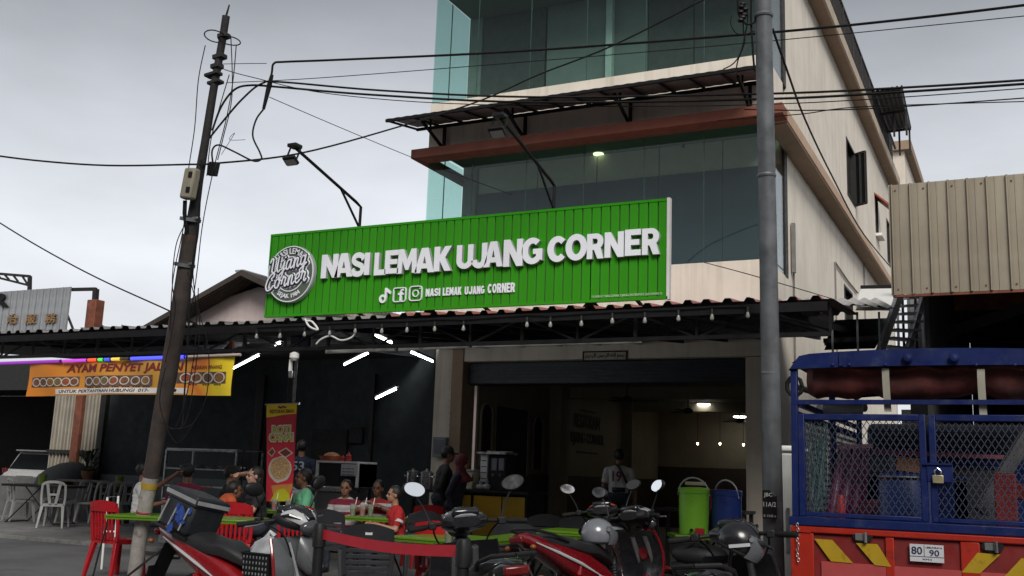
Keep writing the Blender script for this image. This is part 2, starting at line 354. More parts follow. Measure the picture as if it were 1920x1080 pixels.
# open casement of the big window
a = V((XR+.02, 26.22, 0)); b = V((XR+.30, 26.05, 0)); f = MB()
for q0, q1 in (((a, 8.4), (b, 8.4)), ((b, 8.4), (b, 9.75)), ((b, 9.75), (a, 9.75)), ((a, 9.75), (a, 8.4)), ((a.lerp(b, .5), 8.4), (a.lerp(b, .5), 9.75))): f.bar(q0[0]+Z1*q0[1], q1[0]+Z1*q1[1], .055)
fo = f.build('casement', m_dark, B)
f = MB(); f.add([a+Z1*8.4, b+Z1*8.4, b+Z1*9.75, a+Z1*9.75], [(0, 1, 2, 3)]); q = (b-a).normalized().cross(Z1)*.008
f.add([p+q for p in f.v], [(3, 2, 1, 0)]); f.build('casement_glass', mat('dark window glass'), fo, smooth=0, recalc=False)
# red hood and sill of the slit window, conduits, pipes
f = MB(); f.add([(XR, 30.25, 9.85), (XR, 31.1, 9.85), (XR+.38, 31.1, 9.5), (XR+.38, 30.25, 9.5), (XR, 30.25, 9.8), (XR, 31.1, 9.8), (XR+.36, 31.1, 9.45), (XR+.36, 30.25, 9.45)], [(0, 1, 2, 3), (7, 6, 5, 4), (0, 3, 7, 4), (1, 5, 6, 2), (3, 2, 6, 7)])
f.build('window_hood', mat('red hood', (.32, .07, .04), .6), B)
MB().bx(XR, XR+.18, 30.3, 31.05, 8.55, 8.63).build('window_sill', m_white, B)
m_pipe = mat('grey pipe', (.16, .15, .14), .6, var=.2)
for u, v0, v1 in ((1487.5, 437, 566), (1566, 492, 568), (1619.5, 486, 540)):
    a = PX(u, v0, XR+.03); MB().cyl(a, (a.x, a.y, PX(u, v1, XR+.03).z-1.2), .016, n=8).build('conduit', m_pipe, B)
pts = [PX(1566, 492, XR+.03), PX(1590, 527, XR+.03), PX(1608, 549, XR+.03)]; MB().tube(pts, .02).build('conduit', m_pipe, B)
a = PX(1488, 465, XR+.05); MB().box(a, (.06, .1, .9)).build('cable_box', m_pipe, B)
# roof railing: every post and bar a piece
r = MB(); r.bar((-3.3, YF-.3, 12.55), (-3.3, YB, 12.55), .06); r.bar((-3.3, YF-.3, 11.68), (-3.3, YB, 11.68), .045); rail = r.build('roof_railing', m_dark, B)
pm = None
for i in range(95):
    y = YF-.2 + i*.19; big = i % 8 == 0
    if pm is None or big:
        o = MB().bar((-3.3, y, 11.555), (-3.3, y, 12.52), .06 if big else .03).build('railing_post' if big else 'railing_bar', m_dark, rail)
        if not big: pm = o; y0 = y
    else:
        o = bpy.data.objects.new('railing_bar', pm.data); C.objects.link(o); o.parent = rail; o.location = (0, y-y0, 0)
# rooftop lean-to with corrugated sheet, and stair head
rq = [P(1634, 170, 28.5), P(1692, 161, 28.5), P(1709, 241, 32.5), P(1664, 247, 32.5)]; f = MB(); f.grid(lambda a, b: rq[0].lerp(rq[1], a).lerp(rq[3].lerp(rq[2], a), b)+Z1*.03*math.sin(a*40), 60, 4); f.build('rooftop_sheet', mat('dark zinc sheet', (.085, .09, .095), .5, .4, var=.2, scale=4, streak=.4), B, recalc=False)
for a, b in ((.5, .5), (.95, .5), (.5, .97), (.92, .97)): q = rq[0].lerp(rq[1], a).lerp(rq[3].lerp(rq[2], a), b); MB().bar((q.x, q.y, 11.56), q-Z1*.03, .055).build('rooftop_post', m_dark, B)
for b in (.05, .5, .95): MB().bar(rq[0].lerp(rq[3], b)-Z1*.07, rq[1].lerp(rq[2], b)-Z1*.07, .06).build('rooftop_rafter', m_dark, B)
hx_ = P(1708, 270, 37).x; hz_ = P(1700, 262, 37).z; f = MB(); f.bx(hx_-1.6, hx_-.25, 37.2, 42, 11.2, hz_-.35); f.build('stair_head', m_cream, B); MB().bx(hx_-1.8, hx_, 37, 42.3, hz_-.347, hz_).build('stair_head_roof', m_soffit, B, bevel=.02)
# ------------------------------------------------------------------ dining room behind the open shopfront
w = MB(); nich = [(16.22, 16.63, .0, 1.0)]
w.bx(-8.94, -8.9, YF+.46, 27, .1, 3.3)
rm = struct('room_wall_left', w, m_room)
w = MB(); w.bx(-8.89, -3.73, 26.9, 27, .1, 3.3); struct('room_wall_back', w, m_room)
w = MB(); w.bx(-3.78, -3.73, 17.7, 26.89, .1, 3.3); struct('room_wall_right', w, m_room)
w = MB(); w.bx(-8.89, -3.79, YF+.46, 26.89, 3.22, 3.3); struct('room_ceiling', w, m_ceil)
w = MB(); w.bx(-8.898, -8.875, YF+.47, 26.88, .1, 1.35); struct('wall_dado', w, mat('dark brown dado', (.04, .028, .02), .6, var=.2))
w = MB(); w.bx(-8.89, -3.8, 26.86, 26.897, .1, 1.7); struct('wall_dado', w, mat('dark brown dado'))
for y0, y1 in ((19.62, 20.05), (24.0, 24.4)): w = MB(); w.bx(-8.898, -8.62, y0, y1, .1, 3.215); struct('room_pier', w, m_room, bevel=.01)
w = MB(); w.bx(-8.89, -3.8, 20.05, 20.3, 2.98, 3.215); struct('room_beam', w, m_room); w = MB(); w.bx(-8.89, -3.8, 24.05, 24.3, 2.98, 3.215); struct('room_beam', w, m_room)
m_niche = mat('dark niche', (.012, .011, .01), .8)
def arch(y0, y1, z0, z1, name, label, cat):
    r = (y1-y0)/2; c = (y0+y1)/2; pl = [(y0, z0), (y1, z0)] + [(c+r*math.cos(t*math.pi/10), z1-r+r*math.sin(t*math.pi/10)) for t in range(11)]
    t = thing(name, label, cat, (-8.89, c, z0))
    MB().prism(pl, (-8.897, 0, 0), Y1, Z1, X1, .012).build('recess', m_niche, t, smooth=0)
    pts = [V((-8.88, a, b)) for a, b in pl[1:]] + [V((-8.88, y0, z0))]; MB().tube(pts, .028, 6).build('surround', m_room, t)
    for k in range(3): MB().bar((-8.88, y0+(k+1)*(y1-y0)/4, z0), (-8.88, y0+(k+1)*(y1-y0)/4, z1-.12), .018).build('grille_bar', m_dark, t)
arch(16.55, 17.0, 1.45, 2.62, 'arched_window', 'arched wall window nearest the shopfront on the dim room wall', 'window')
arch(18.82, 19.28, 1.45, 2.55, 'arched_window', 'arched wall window beside the white room pier, past the dark hatch', 'window')
t = thing('serving_hatch', 'wide dark rectangular hatch between the two arched wall windows', 'hatch', (-8.89, 17.8, 1.4))
MB().bx(-8.897, -8.88, 17.12, 18.55, 1.3, 2.6).build('opening', m_niche, t); f = MB()
for a in ((17.08, 17.14, 1.3, 2.6), (18.53, 18.6, 1.3, 2.6), (17.08, 18.6, 2.6, 2.66)): f.bx(-8.895, -8.86, *a)
f.build('surround', m_room, t)
t = MB(); m_ink = mat('brown wall lettering', (.03, .022, .015), .7)
lettering(t, 'RESTORAN', (-8.893, 20.95, 2.42), Y1, Z1, 1.55, .32, .012, .03); lettering(t, 'UJANG CORNER', (-8.893, 20.78, 2.02), Y1, Z1, 2.0, .30, .012, .03)
t.bx(-8.893, -8.883, 21.1, 22.4, 1.86, 1.9); t.bx(-8.893, -8.883, 21.3, 22.2, 2.8, 2.84)
tag(t.build('wall_lettering', m_ink, smooth=0), 'dark wall lettering on the cream wall deep inside the dining room', 'lettering')
def fan(p, label):
    t = thing('ceiling_fan', label, 'fan', p, 'ceiling fans in the dining room')
    MB().cyl(p, p-Z1*.3, .012).build('rod', m_dark, t); MB().lathe([(.03, -.42), (.1, -.4), (.11, -.34), (.05, -.29)], p).build('motor', m_dark, t)
    for k in range(3):
        a = k*2.094+.4; d = V((math.cos(a), math.sin(a), 0)); n = V((-d.y, d.x, 0)); q = p-Z1*.37
        MB().add([q+d*.1-n*.03, q+d*.6-n*.07, q+d*.6+n*.06+Z1*.02, q+d*.1+n*.03+Z1*.01]*1 + [q+d*.1-n*.03-Z1*.008, q+d*.6-n*.07-Z1*.008, q+d*.6+n*.06+Z1*.012, q+d*.1+n*.03+Z1*.002], [(0, 1, 2, 3), (7, 6, 5, 4), (0, 4, 5, 1), (1, 5, 6, 2), (2, 6, 7, 3), (3, 7, 4, 0)]).build('blade', m_dark, t)
for (x, y), l in zip(((-6.9, 18.9), (-6.6, 22.0), (-6.3, 25.4)), ('dark ceiling fan nearest the shutter box', 'dark ceiling fan in the middle of the dining room', 'dark ceiling fan deepest inside the dining room')): fan(V((x, y, 3.22)), l)
m_lamp = mat('lit lamp', (1, .97, .9), emis=9, ecol=(1, .96, .88))
for (u, v), l in zip(((1235, 731), (1320, 758), (1387, 781)), ('bright oval ceiling lamp nearest the shutter box', 'bright oval ceiling lamp halfway into the room', 'faint oval ceiling lamp deepest in the room')):
    p = G(u, v, 3.17); q = min(p.y, 26); p = P(u, v, q); t = thing('ceiling_lamp', l, 'lamp', p, 'round ceiling lamps in the dining room')
    MB().lathe([(.02, -.03), (.15, -.025), (.16, 0)], p, 18).build('diffuser', m_lamp, t); MB().lathe([(.17, .001), (.17, .05), (.1, .06)], p, 18).build('housing', m_white, t)
for (u, v), l in zip(((1308, 832), (1350, 832), (1394, 834)), ('left', 'middle', 'right')):
    p = P(u, v, 25.6); t = thing('pendant_bulb', 'small glowing pendant bulb, %s one of three at the back of the room' % l, 'bulb', p, 'pendant bulbs at the back')
    MB().ell(p, (.024, .024, .032)).build('bulb', mat('amber bulb', (1, .8, .6), emis=10, ecol=(1, .72, .45)), t); MB().cyl(p+Z1*.04, (p.x, p.y, 3.2), .006, n=6).build('flex', m_black, t)
# ------------------------------------------------------------------ dark dining hall on the left
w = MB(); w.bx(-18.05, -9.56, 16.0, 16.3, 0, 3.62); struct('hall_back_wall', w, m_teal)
w = MB(); w.bx(-17.9, -13.6, 15.94, 15.995, 0, 1.02); struct('hall_dado', w, mat('grey dado', (.13, .14, .15), .8, var=.12, streak=.3))
for u0, u1 in ((186, 196), (478, 492), (694, 700)):
    a, b = P(u0, 800, 15.9).x, P(u1, 800, 15.9).x; w = MB(); w.bx(a, b, 15.86, 15.935, 0, 3.1); struct('hall_pilaster', w, m_dark, bevel=.006)
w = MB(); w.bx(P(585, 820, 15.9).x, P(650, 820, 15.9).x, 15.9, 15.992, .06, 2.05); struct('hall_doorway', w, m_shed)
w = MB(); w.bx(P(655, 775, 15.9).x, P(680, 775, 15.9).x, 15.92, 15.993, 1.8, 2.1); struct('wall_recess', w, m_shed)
w = MB(); w.grid(lambda a, b: V((-17.2+7.3*a, 10.75+5.4*b, 3.12+.30*b+.02*math.sin(a*7.3*30))), 220, 2); hr = w.build('hall_roof', mat('dark roof sheet', (.07, .07, .072), .6, .3), recalc=False); tag(hr, kind='structure')
# ------------------------------------------------------------------ the big green sign
SY, SX0, SX1, SZ0, SZ1 = 9.6, -8.20, -3.105, 3.105, 4.125
GS = thing('shop_sign', 'long bright green ribbed signboard lettered in white on the awning roof', 'sign', ((SX0+SX1)/2, SY, SZ0))
m_green = mat('sign green', (.034, .27, .009), .45, var=.06, scale=1.2, rnd=.06, spec=.15, streak=.14, dirt=(.03, .12, .01))
NP = 49; pw = (SX1-SX0)/NP; base = None
prof = [(0, .012), (.006, .012), (.009, .016), (pw*.1, .018), (pw-.016, .0), (pw-.010, .0), (pw-.006, .012)]
prof = [(.0, .034), (.0105, .034), (.012, .002), (.016, 0), (pw-.004, 0), (pw, .004)]   # flat pan with recessed joints
for k in range(NP):
    if base is None:
        f = MB(); f.grid(lambda a, b: V((SX0+prof[min(int(round(a*5)), 5)][0], SY+prof[min(int(round(a*5)), 5)][1], SZ0+.015+(SZ1-SZ0-.03)*b)), 5, 1)
        base = f.build('sign_panel', m_green, GS, recalc=False, smooth=20)
    else:
        o = bpy.data.objects.new('sign_panel', base.data); C.objects.link(o); o.parent = GS; o.location = (k*pw, 0, 0)
MB().bx(SX0, SX1, SY+.036, SY+.06, SZ0, SZ1).build('backing_board', mat('sign back', (.10, .2, .06), .6), GS)
f = MB(); f.bx(SX0-.012, SX1+.012, SY-.012, SY+.03, SZ0-.012, SZ0+.016); f.bx(SX0-.012, SX1+.012, SY-.006, SY+.03, SZ1-.016, SZ1+.012); f.bx(SX0-.012, SX0+.004, SY-.004, SY+.03, SZ0+.017, SZ1-.017)
f.build('trim', m_green, GS)
f = MB()
MB().bx(SX1, SX1+.03, SY-.012, SY+.05, SZ0-.015, SZ1+.015).build('end_trim', m_white, GS)
m_let = mat('white sign letter', (.84, .86, .92), .4, var=.02); m_ret = mat('grey letter return', (.40, .41, .42), .5, var=.03)
def sp_(u, v): p = P(u, v, SY); return p.x, p.z
# bold sign alphabet drawn as outlines on a unit box (outer loop first, then holes)
def _arc(cx, cy, rx, ry, a0, a1, n=12): return [(cx+rx*math.cos(R_(a0+(a1-a0)*i/n)), cy+ry*math.sin(R_(a0+(a1-a0)*i/n))) for i in range(n+1)]
def _stroke(pts, hx, hy):
    c = smooth_pts([V((x, y, 0)) for x, y in pts], 5); l_, r_ = [], []
    for i, p in enumerate(c):
        d = (c[min(i+1, len(c)-1)]-c[max(i-1, 0)]).normalized(); l_.append((p.x-d.y*hx, p.y+d.x*hy)); r_.append((p.x+d.y*hx, p.y-d.x*hy))
    return l_+r_[::-1]
GLYPH = {
 'N': [[(0, 0), (0, 1), (.31, 1), (.69, .47), (.69, 1), (1, 1), (1, 0), (.69, 0), (.31, .53), (.31, 0)]],
 'A': [[(0, 0), (.33, 1), (.67, 1), (1, 0), (.70, 0), (.65, .17), (.35, .17), (.30, 0)], [(.415, .37), (.585, .37), (.5, .69)]],
 'I': [[(0, 0), (0, 1), (1, 1), (1, 0)]],
 'L': [[(0, 0), (0, 1), (.38, 1), (.38, .24), (1, .24), (1, 0)]],
 'E': [[(0, 0), (0, 1), (1, 1), (1, .78), (.37, .78), (.37, .61), (.9, .61), (.9, .40), (.37, .40), (.37, .22), (1, .22), (1, 0)]],
 'M': [[(0, 0), (.07, 1), (.31, 1), (.5, .54), (.69, 1), (.93, 1), (1, 0), (.76, 0), (.735, .52), (.575, .14), (.425, .14), (.265, .52), (.24, 0)]],
 'K': [[(0, 0), (0, 1), (.33, 1), (.33, .64), (.62, 1), (1, 1), (.63, .54), (1, 0), (.63, 0), (.33, .42), (.33, 0)]],
 'U': [[(0, 1), (0, .34)] + _arc(.5, .34, .5, .34, 180, 360)[1:] + [(1, 1), (.68, 1), (.68, .36)] + _arc(.5, .36, .18, .14, 360, 180)[1:] + [(.32, 1)]],
 'J': [[(1, 1), (1, .34)] + _arc(.5, .34, .5, .34, 360, 185)[1:] + [(.34, .36)] + _arc(.5, .36, .16, .14, 180, 360)[1:] + [(.66, 1)]],
 'C': [_arc(.52, .5, .52, .5, 42, 318, 24) + _arc(.54, .5, .21, .27, 318, 42, 20)],
 'G': [_arc(.52, .5, .52, .5, 48, 318, 24) + [(1, .12), (1, .57), (.55, .57), (.55, .38), (.70, .38), (.70, .29)] + _arc(.53, .5, .22, .28, 308, 48, 20)],
 'O': [_arc(.5, .5, .5, .5, 0, 350, 32), _arc(.5, .5, .21, .27, 0, 345, 24)],
 'R': [[(0, 0), (0, 1), (.55, 1)] + _arc(.56, .68, .42, .32, 88, -52, 12) + [(1, 0), (.64, 0), (.43, .35), (.33, .35), (.33, 0)], [(.33, .58), (.33, .80), (.52, .80)] + _arc(.53, .69, .12, .11, 80, -80, 8) + [(.52, .58)]],
 'S': [_stroke([(.90, .70), (.78, .84), (.52, .89), (.26, .84), (.16, .70), (.28, .58), (.52, .51), (.77, .43), (.85, .28), (.74, .15), (.48, .11), (.22, .16), (.09, .31)], .145, .11)]}
def glyph_geo(ch, ext=.5):
    cu = bpy.data.curves.new('g', 'CURVE'); cu.dimensions = '2D'; cu.fill_mode = 'BOTH'; cu.extrude = ext
    for loop in GLYPH[ch]:
        sp = cu.splines.new('POLY'); sp.points.add(len(loop)-1); sp.use_cyclic_u = True
        for q_, (x, y) in zip(sp.points, loop): q_.co = (x, y, 0, 1)
    ob = bpy.data.objects.new('g', cu); C.objects.link(ob); e_ = ob.evaluated_get(bpy.context.evaluated_depsgraph_get()); me = e_.to_mesh()
    vs_ = [v.co.copy() for v in me.vertices]; fs = [tuple(p.vertices) for p in me.polygons]; e_.to_mesh_clear(); bpy.data.objects.remove(ob); bpy.data.curves.remove(cu)
    return vs_, fs
# pixel extents of each letter on the sign face
LET = [('N', 604, 632, 478, 520), ('A', 629, 660, 476, 518), ('S', 660, 682, 474, 518), ('I', 684.5, 691.5, 474, 515),
       ('L', 703, 722, 474, 515), ('E', 723, 746, 470, 512), ('M', 746, 781, 468, 511), ('A', 779, 813, 466, 510), ('K', 815, 845, 463, 507),
       ('U', 857, 886, 460, 503), ('J', 885, 912, 457, 502), ('A', 908, 942, 454, 499), ('N', 945, 979, 450, 498), ('G', 979, 1016, 447, 494),
       ('C', 1027, 1062, 444, 490), ('O', 1061, 1100, 440, 487), ('R', 1101, 1131, 439, 484), ('N', 1134, 1169, 436, 481), ('E', 1172, 1201, 431, 478), ('R', 1204, 1236, 429, 476)]
LD = .052
for ch, u0, u1, v0, v1 in LET:
    x0, z1 = sp_(u0, v0); x1, z0 = sp_(u1, v1); k = (SY-LD)/SY     # the front face stands proud, so scale about the sight line
    x0, x1, z0, z1 = x0*k, x1*k, CAMH+(z0-CAMH)*k, CAMH+(z1-CAMH)*k
    vs_, fs = glyph_geo(ch); q = MB()
    q.add([(x0+v.x*(x1-x0), SY-LD+.005-.005*(v.z+.5), z0+v.y*(z1-z0)) for v in vs_], fs); fr = q.build('letter', m_let, GS, smooth=0)
    q = MB(); q.add([(x0+v.x*(x1-x0), SY-.001-(LD-.0055)*(v.z+.5), z0+v.y*(z1-z0)) for v in vs_], fs); q.build('return', m_ret, fr, smooth=0)
# small line, icons
q = MB()
for wd_, u0, u1, v0, v1 in (('NASI', 800, 826, 542, 555), ('LEMAK', 832, 866, 540, 553), ('UJANG', 873, 909, 538, 551), ('CORNER', 916, 966, 533, 548)):
    x0, z1 = sp_(u0, v0); x1, z0 = sp_(u1, v1); ws = [{'I': .36, 'M': 1.25, 'L': .8, 'E': .8}.get(c_, 1.) for c_ in wd_]; un = (x1-x0)/(sum(ws)+.16*(len(ws)-1)); xx = x0
    for c_, w_ in zip(wd_, ws): vs_, fs = glyph_geo(c_); q.add([(xx+v.x*w_*un, SY-.006-.012*(v.z+.5), z0+v.y*(z1-z0)) for v in vs_], fs); xx += (w_+.16)*un
q.build('small_lettering', m_let, GS, smooth=0)
q = MB(); x0, z1 = sp_(1110, 556); x1, z0 = sp_(1242, 551); z = sp_(1110, 561)[1]
lettering(q, 'SYARIKAT NASI LEMAK UJANG ENTERPRISE (003369045-V)', (x0, SY-.004, z+.004), X1, Z1, x1-x0, .032, .005); q.build('fine_print', mat('pale fine print', (.5, .7, .45), .5), GS, smooth=0)
def ring_band(mb, poly, w, o, d, mi=0):                     # outline band following a closed polygon in the sign plane
    n = len(poly); cx = sum(p[0] for p in poly)/n; cz = sum(p[1] for p in poly)/n; inn = []
    for i in range(n):
        a, b, c = V(poly[i-1]), V(poly[i]), V(poly[(i+1) % n]); t = (c-a).normalized(); nn = V((-t.y, t.x)); 
        inn.append(b + nn*w)
    for i in range(n):
        j = (i+1) % n; A, Bq, Cq, Dq = poly[i], poly[j], inn[j], inn[i]
        vs_ = [V((p[0], o, p[1])) for p in (A, Bq, Cq, Dq)] + [V((p[0], o+d, p[1])) for p in (A, Bq, Cq, Dq)]
        mb.add(vs_, [(0, 1, 2, 3), (7, 6, 5, 4), (0, 4, 5, 1), (2, 6, 7, 3)], mi)
def rrect(x0, x1, z0, z1, r, k=5):
    o = []
    for cx, cz, a0 in ((x1-r, z0+r, -90), (x1-r, z1-r, 0), (x0+r, z1-r, 90), (x0+r, z0+r, 180)):
        o += [(cx+r*math.cos(R_(a0+90*i/k)), cz+r*math.sin(R_(a0+90*i/k))) for i in range(k+1)]
    return o
# three social icons
x0, z1 = sp_(739, 540); x1, z0 = sp_(762, 566); q = MB(); ring_band(q, rrect(x0, x1, z0, z1, .03), .011, SY-.02, .02)
cx = x0+(x1-x0)*.60; q.bx(cx-.014, cx+.014, SY-.02, SY-.002, z0+.006, z1-.045); q.bx(cx-.036, cx+.036, SY-.0195, SY-.003, z0+.082, z0+.104)
pts = [(cx+.0*math.cos(0), 0)]; q.tube([V((cx, SY-.011, z1-.05)), V((cx+.004, SY-.011, z1-.036)), V((cx+.018, SY-.011, z1-.029)), V((cx+.036, SY-.011, z1-.029))], .0125, 6)
q.build('square_icon', m_let, GS, smooth=0)
x0, z1 = sp_(769, 537); x1, z0 = sp_(792, 564); q = MB(); ring_band(q, rrect(x0, x1, z0, z1, .04), .011, SY-.02, .02)
cx, cz = (x0+x1)/2, (z0+z1)/2; ring_band(q, [(cx+.042*math.cos(R_(a)), cz+.042*math.sin(R_(a))) for a in range(0, 360, 20)], .010, SY-.02, .02); q.ell((x1-.032, SY-.012, z1-.034), (.009, .009, .009), 8, 6)
q.build('camera_icon', m_let, GS, smooth=0)
x0, z1 = sp_(713, 541); x1, z0 = sp_(733, 568); q = MB(); cx = x0+.052; cz = z0+.05
ring_band(q, [(cx+.05*math.cos(R_(a)), cz+.05*math.sin(R_(a))) for a in range(0, 360, 20)], .026, SY-.02, .02); q.bx(cx+.026, cx+.052, SY-.021, SY-.001, cz, z1)
q.prism([(cx+.05, z1), (cx+.05, z1-.045), (x1-.004, z1-.078), (x1+.004, z1-.05), (x1-.012, z1-.034)], (0, SY-.02, 0), X1, Z1, Y1, .018); q.build('note_icon', m_let, GS, smooth=0)
# round badge with script lettering
bx0, bz1 = sp_(503, 467); bx1, bz0 = sp_(598, 566); bc = V(((bx0+bx1)/2+.0, 0, (bz0+bz1)/2)); BR = (bz1-bz0)/2
m_bg = mat('badge grey green', (.10, .125, .095), .5); m_ny = mat('badge navy', (.012, .02, .04), .5); bcx, bcz = bc.x+.005, bc.z
def disc(mb, r, y0, y1, n=48): mb.prism([(bcx+r*math.cos(2*math.pi*i/n), bcz+r*math.sin(2*math.pi*i/n)) for i in range(n)], (0, y0, 0), X1, Z1, Y1, y1-y0)
q = MB(); disc(q, BR, SY-.05, SY-.002); bd = q.build('badge', m_ret, GS)
q = MB(); disc(q, BR*.965, SY-.056, SY-.0505); q.build('badge_face', m_bg, bd, smooth=0)
q = MB()
for r in (.985, .62): ring_band(q, [(bcx+BR*r*math.cos(R_(a)), bcz+BR*r*math.sin(R_(a))) for a in range(0, 360, 8)], .011, SY-.066, .012)
q.build('badge_ring', m_let, bd, smooth=0)
def bent(r, a0, sgn):
    def fn(x, y):
        th = a0 - sgn*x/r; rr = r + (y if sgn > 0 else -y); return rr*math.cos(th), rr*math.sin(th)
    return fn
q = MB(); r0 = BR*.70; wd_ = r0*1.75; lettering(q, 'NASI LEMAK', (bcx, SY-.063, bcz), X1, Z1, wd_, BR*.21, .008, .01, curve=bent(r0, math.pi/2+wd_/r0/2, 1)); q.build('badge_lettering', m_let, bd, smooth=0); q = MB()
r1 = BR*.90; wd_ = r1*1.25; lettering(q, 'SEJAK 1984', (bcx, SY-.063, bcz), X1, Z1, wd_, BR*.20, .008, .01, curve=bent(r1, -math.pi/2-wd_/r1/2, -1)); q.build('badge_lettering', m_let, bd, smooth=0)
SCRIPT = {  # hand drawn strokes, unit grid
 'U': [[(0, .75), (.1, .98), (.22, .9), (.2, .5), (.18, .15), (.34, .02), (.52, .2), (.62, .6), (.68, 1.0)], [(.68, 1.0), (.62, .5), (.62, .12), (.72, .0), (.84, .12)]],
 'j': [[(.0, .1), (.15, .35), (.22, .6)], [(.22, .6), (.16, .0), (.06, -.38), (-.1, -.44), (-.14, -.28), (.05, -.1), (.3, .1)], [(.25, .82), (.27, .84)]],
 'a': [[(.36, .5), (.22, .62), (.06, .5), (.0, .2), (.08, .02), (.22, .08), (.36, .4)], [(.40, .6), (.34, .2), (.40, .02), (.54, .12)]],
 'n': [[(.0, .1), (.1, .6), (.06, .0)], [(.08, .3), (.22, .58), (.34, .52), (.30, .12), (.38, .0), (.5, .12)]],
 'g': [[(.36, .5), (.22, .62), (.06, .5), (.02, .2), (.12, .04), (.26, .14), (.38, .5)], [(.40, .62), (.32, .0), (.22, -.36), (.06, -.42), (.0, -.26), (.2, -.1), (.5, .12)]],
 'C': [[(.62, .8), (.66, .98), (.46, 1.0), (.2, .75), (.06, .35), (.16, .04), (.42, .02), (.66, .22)], [(.62, .8), (.48, .72), (.52, .58)]],
 'o': [[(.24, .6), (.06, .48), (.0, .2), (.12, .02), (.28, .1), (.36, .4), (.24, .6)], [(.34, .5), (.5, .42)]],
 'r': [[(.0, .2), (.12, .66), (.2, .56), (.32, .52), (.24, .12), (.32, .0), (.42, .12)]],
 'e': [[(.04, .24), (.26, .34), (.3, .54), (.18, .6), (.04, .4), (.04, .12), (.18, .0), (.36, .14)]]}
def script(mb, word, adv, o, ang, h, r, y, sh=.22, mi=0):
    x = 0
    for ch, a in zip(word, adv):
        for st in SCRIPT[ch]:
            pts = []
            for px, pz in smooth_pts([V((p[0], p[1], 0)) for p in st], 4) and [(q_.x, q_.y) for q_ in smooth_pts([V((p[0], p[1], 0)) for p in st], 4)]:
                lx = (x+px+sh*pz)*h; lz = pz*h; c, s = math.cos(ang), math.sin(ang)
                pts.append(V((o[0]+lx*c-lz*s, y, o[1]+lx*s+lz*c)))
            # flat ribbon: round capped polyline squashed in depth
            m2 = MB(); m2.tube(pts, r, 8)
            for p in (pts[0], pts[-1]): m2.ell(p, (r, r, r), 8, 6)
            mb.add([V((p.x, y+(p.y-y)*.35, p.z)) for p in m2.v], m2.f, mi)
        x += a
W1 = ('Ujang', [.95, .38, .58, .56, .5], (bcx-.30, bcz+.005), R_(10), .225); W2 = ('Corner', [.78, .54, .50, .58, .46, .4], (bcx-.355, bcz-.205), R_(10), .205)
W1 = (W1[0], W1[1], W1[2], W1[3], .188); W2 = (W2[0], W2[1], W2[2], W2[3], .19)
for r, y, m, nm in ((.034, SY-.058, m_let, 'script_outline'), (.026, SY-.074, m_ny, 'script_outline'), (.0105, SY-.085, m_let, 'script_lettering')):
    q = MB(); script(q, W1[0], W1[1], W1[2], W1[3], W1[4], r, y); script(q, W2[0], W2[1], W2[2], W2[3], W2[4], r, y); q.build(nm, m, bd, smooth=50, recalc=False)
# brackets under the sign and struts behind it
for u in (562, 806, 1108):
    x = P(u, 580, SY+.05).x; q = MB(); q.bar((x, SY+.06, 3.0), (x, SY+.06, 3.6), .05); q.bar((x-.13, SY+.04, 2.99), (x-.01, SY+.05, 3.13), .028); q.bar((x+.13, SY+.04, 2.99), (x+.01, SY+.05, 3.13), .028); q.bx(x-.15, x+.15, SY-.02, SY+.12, 2.985, 3.01)
    q.build('bracket', m_black, GS)
for u in (640, 880, 1172):
    x = P(u, 580, SY+.05).x; MB().bar((x, SY+.07, 3.25), (x+.02, SY+1.1, 2.99), .03).build('back_strut', m_black, GS)
# two gooseneck floodlight arms
def flood(u, v, label):
    b = P(u, v, SY+.06); t = thing('sign_floodlight', label, 'lamp', b, 'floodlights reaching out over the sign')
    e = b+V((0, .0, .26)); h = V((b.x-.05, SY-1.15, b.z+.62)); q = MB(); q.tube([b-Z1*.12, e, e.lerp(h, .08)+Z1*.01, h], .018, 8); q.build('arm', m_black, t)
    mid = e.lerp(h, .32); MB().bar(b, mid, .02).build('brace', m_black, t)
    q = MB(); q.box(h+V((0, -.07, -.16)), (.17, .11, .03), M.Rotation(R_(-35), 3, 'X')); hd = q.build('lamp_head', m_plast, t, bevel=.008)
    MB().box(h+V((0, -.02, .02)), (.12, .12, .04)).build('driver_box', m_plast, t, bevel=.006)
    for s in (-.075, .075): MB().bar(h+V((s, 0, .01)), h+V((s, -.07, -.16)), .014).build('yoke', m_black, hd)
    MB().box(h+V((0, -.062, -.182)), (.14, .08, .006), M.Rotation(R_(-35), 3, 'X')).build('lens', mat('lamp lens', (.4, .4, .38), .2), hd)
flood(674, 428, 'black floodlight arm over the left half of the green sign, against the sky')
flood(1038, 392, 'black floodlight arm over the right half of the green sign, against the glass')
# ------------------------------------------------------------------ awning over the terrace
AYF, AZF = 9.3, 2.97
AW = thing('terrace_awning', 'long corrugated metal awning on black trusses below the green sign', 'awning', (-7, 9.4, 0))
m_under = mat('shade painted underside', (.022, .02, .02), .8)  # near-black colour paints in the shade below the awning sheets
m_red = mat('faded red sheet', (.34, .11, .11), .55, .1, var=.2, scale=2, streak=.5, dirt=(.3, .22, .22)); m_gsheet = mat('grey awning sheet', (.30, .29, .29), .5, .2, var=.15, streak=.3, rnd=.08)
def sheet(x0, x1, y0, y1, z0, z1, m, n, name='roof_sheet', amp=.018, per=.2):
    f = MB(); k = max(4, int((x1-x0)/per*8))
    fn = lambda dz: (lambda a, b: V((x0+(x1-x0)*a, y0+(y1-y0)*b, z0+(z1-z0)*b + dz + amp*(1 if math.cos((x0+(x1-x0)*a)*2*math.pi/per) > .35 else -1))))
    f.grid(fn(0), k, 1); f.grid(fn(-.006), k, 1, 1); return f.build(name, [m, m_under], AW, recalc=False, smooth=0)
x = -13.4; i = 0
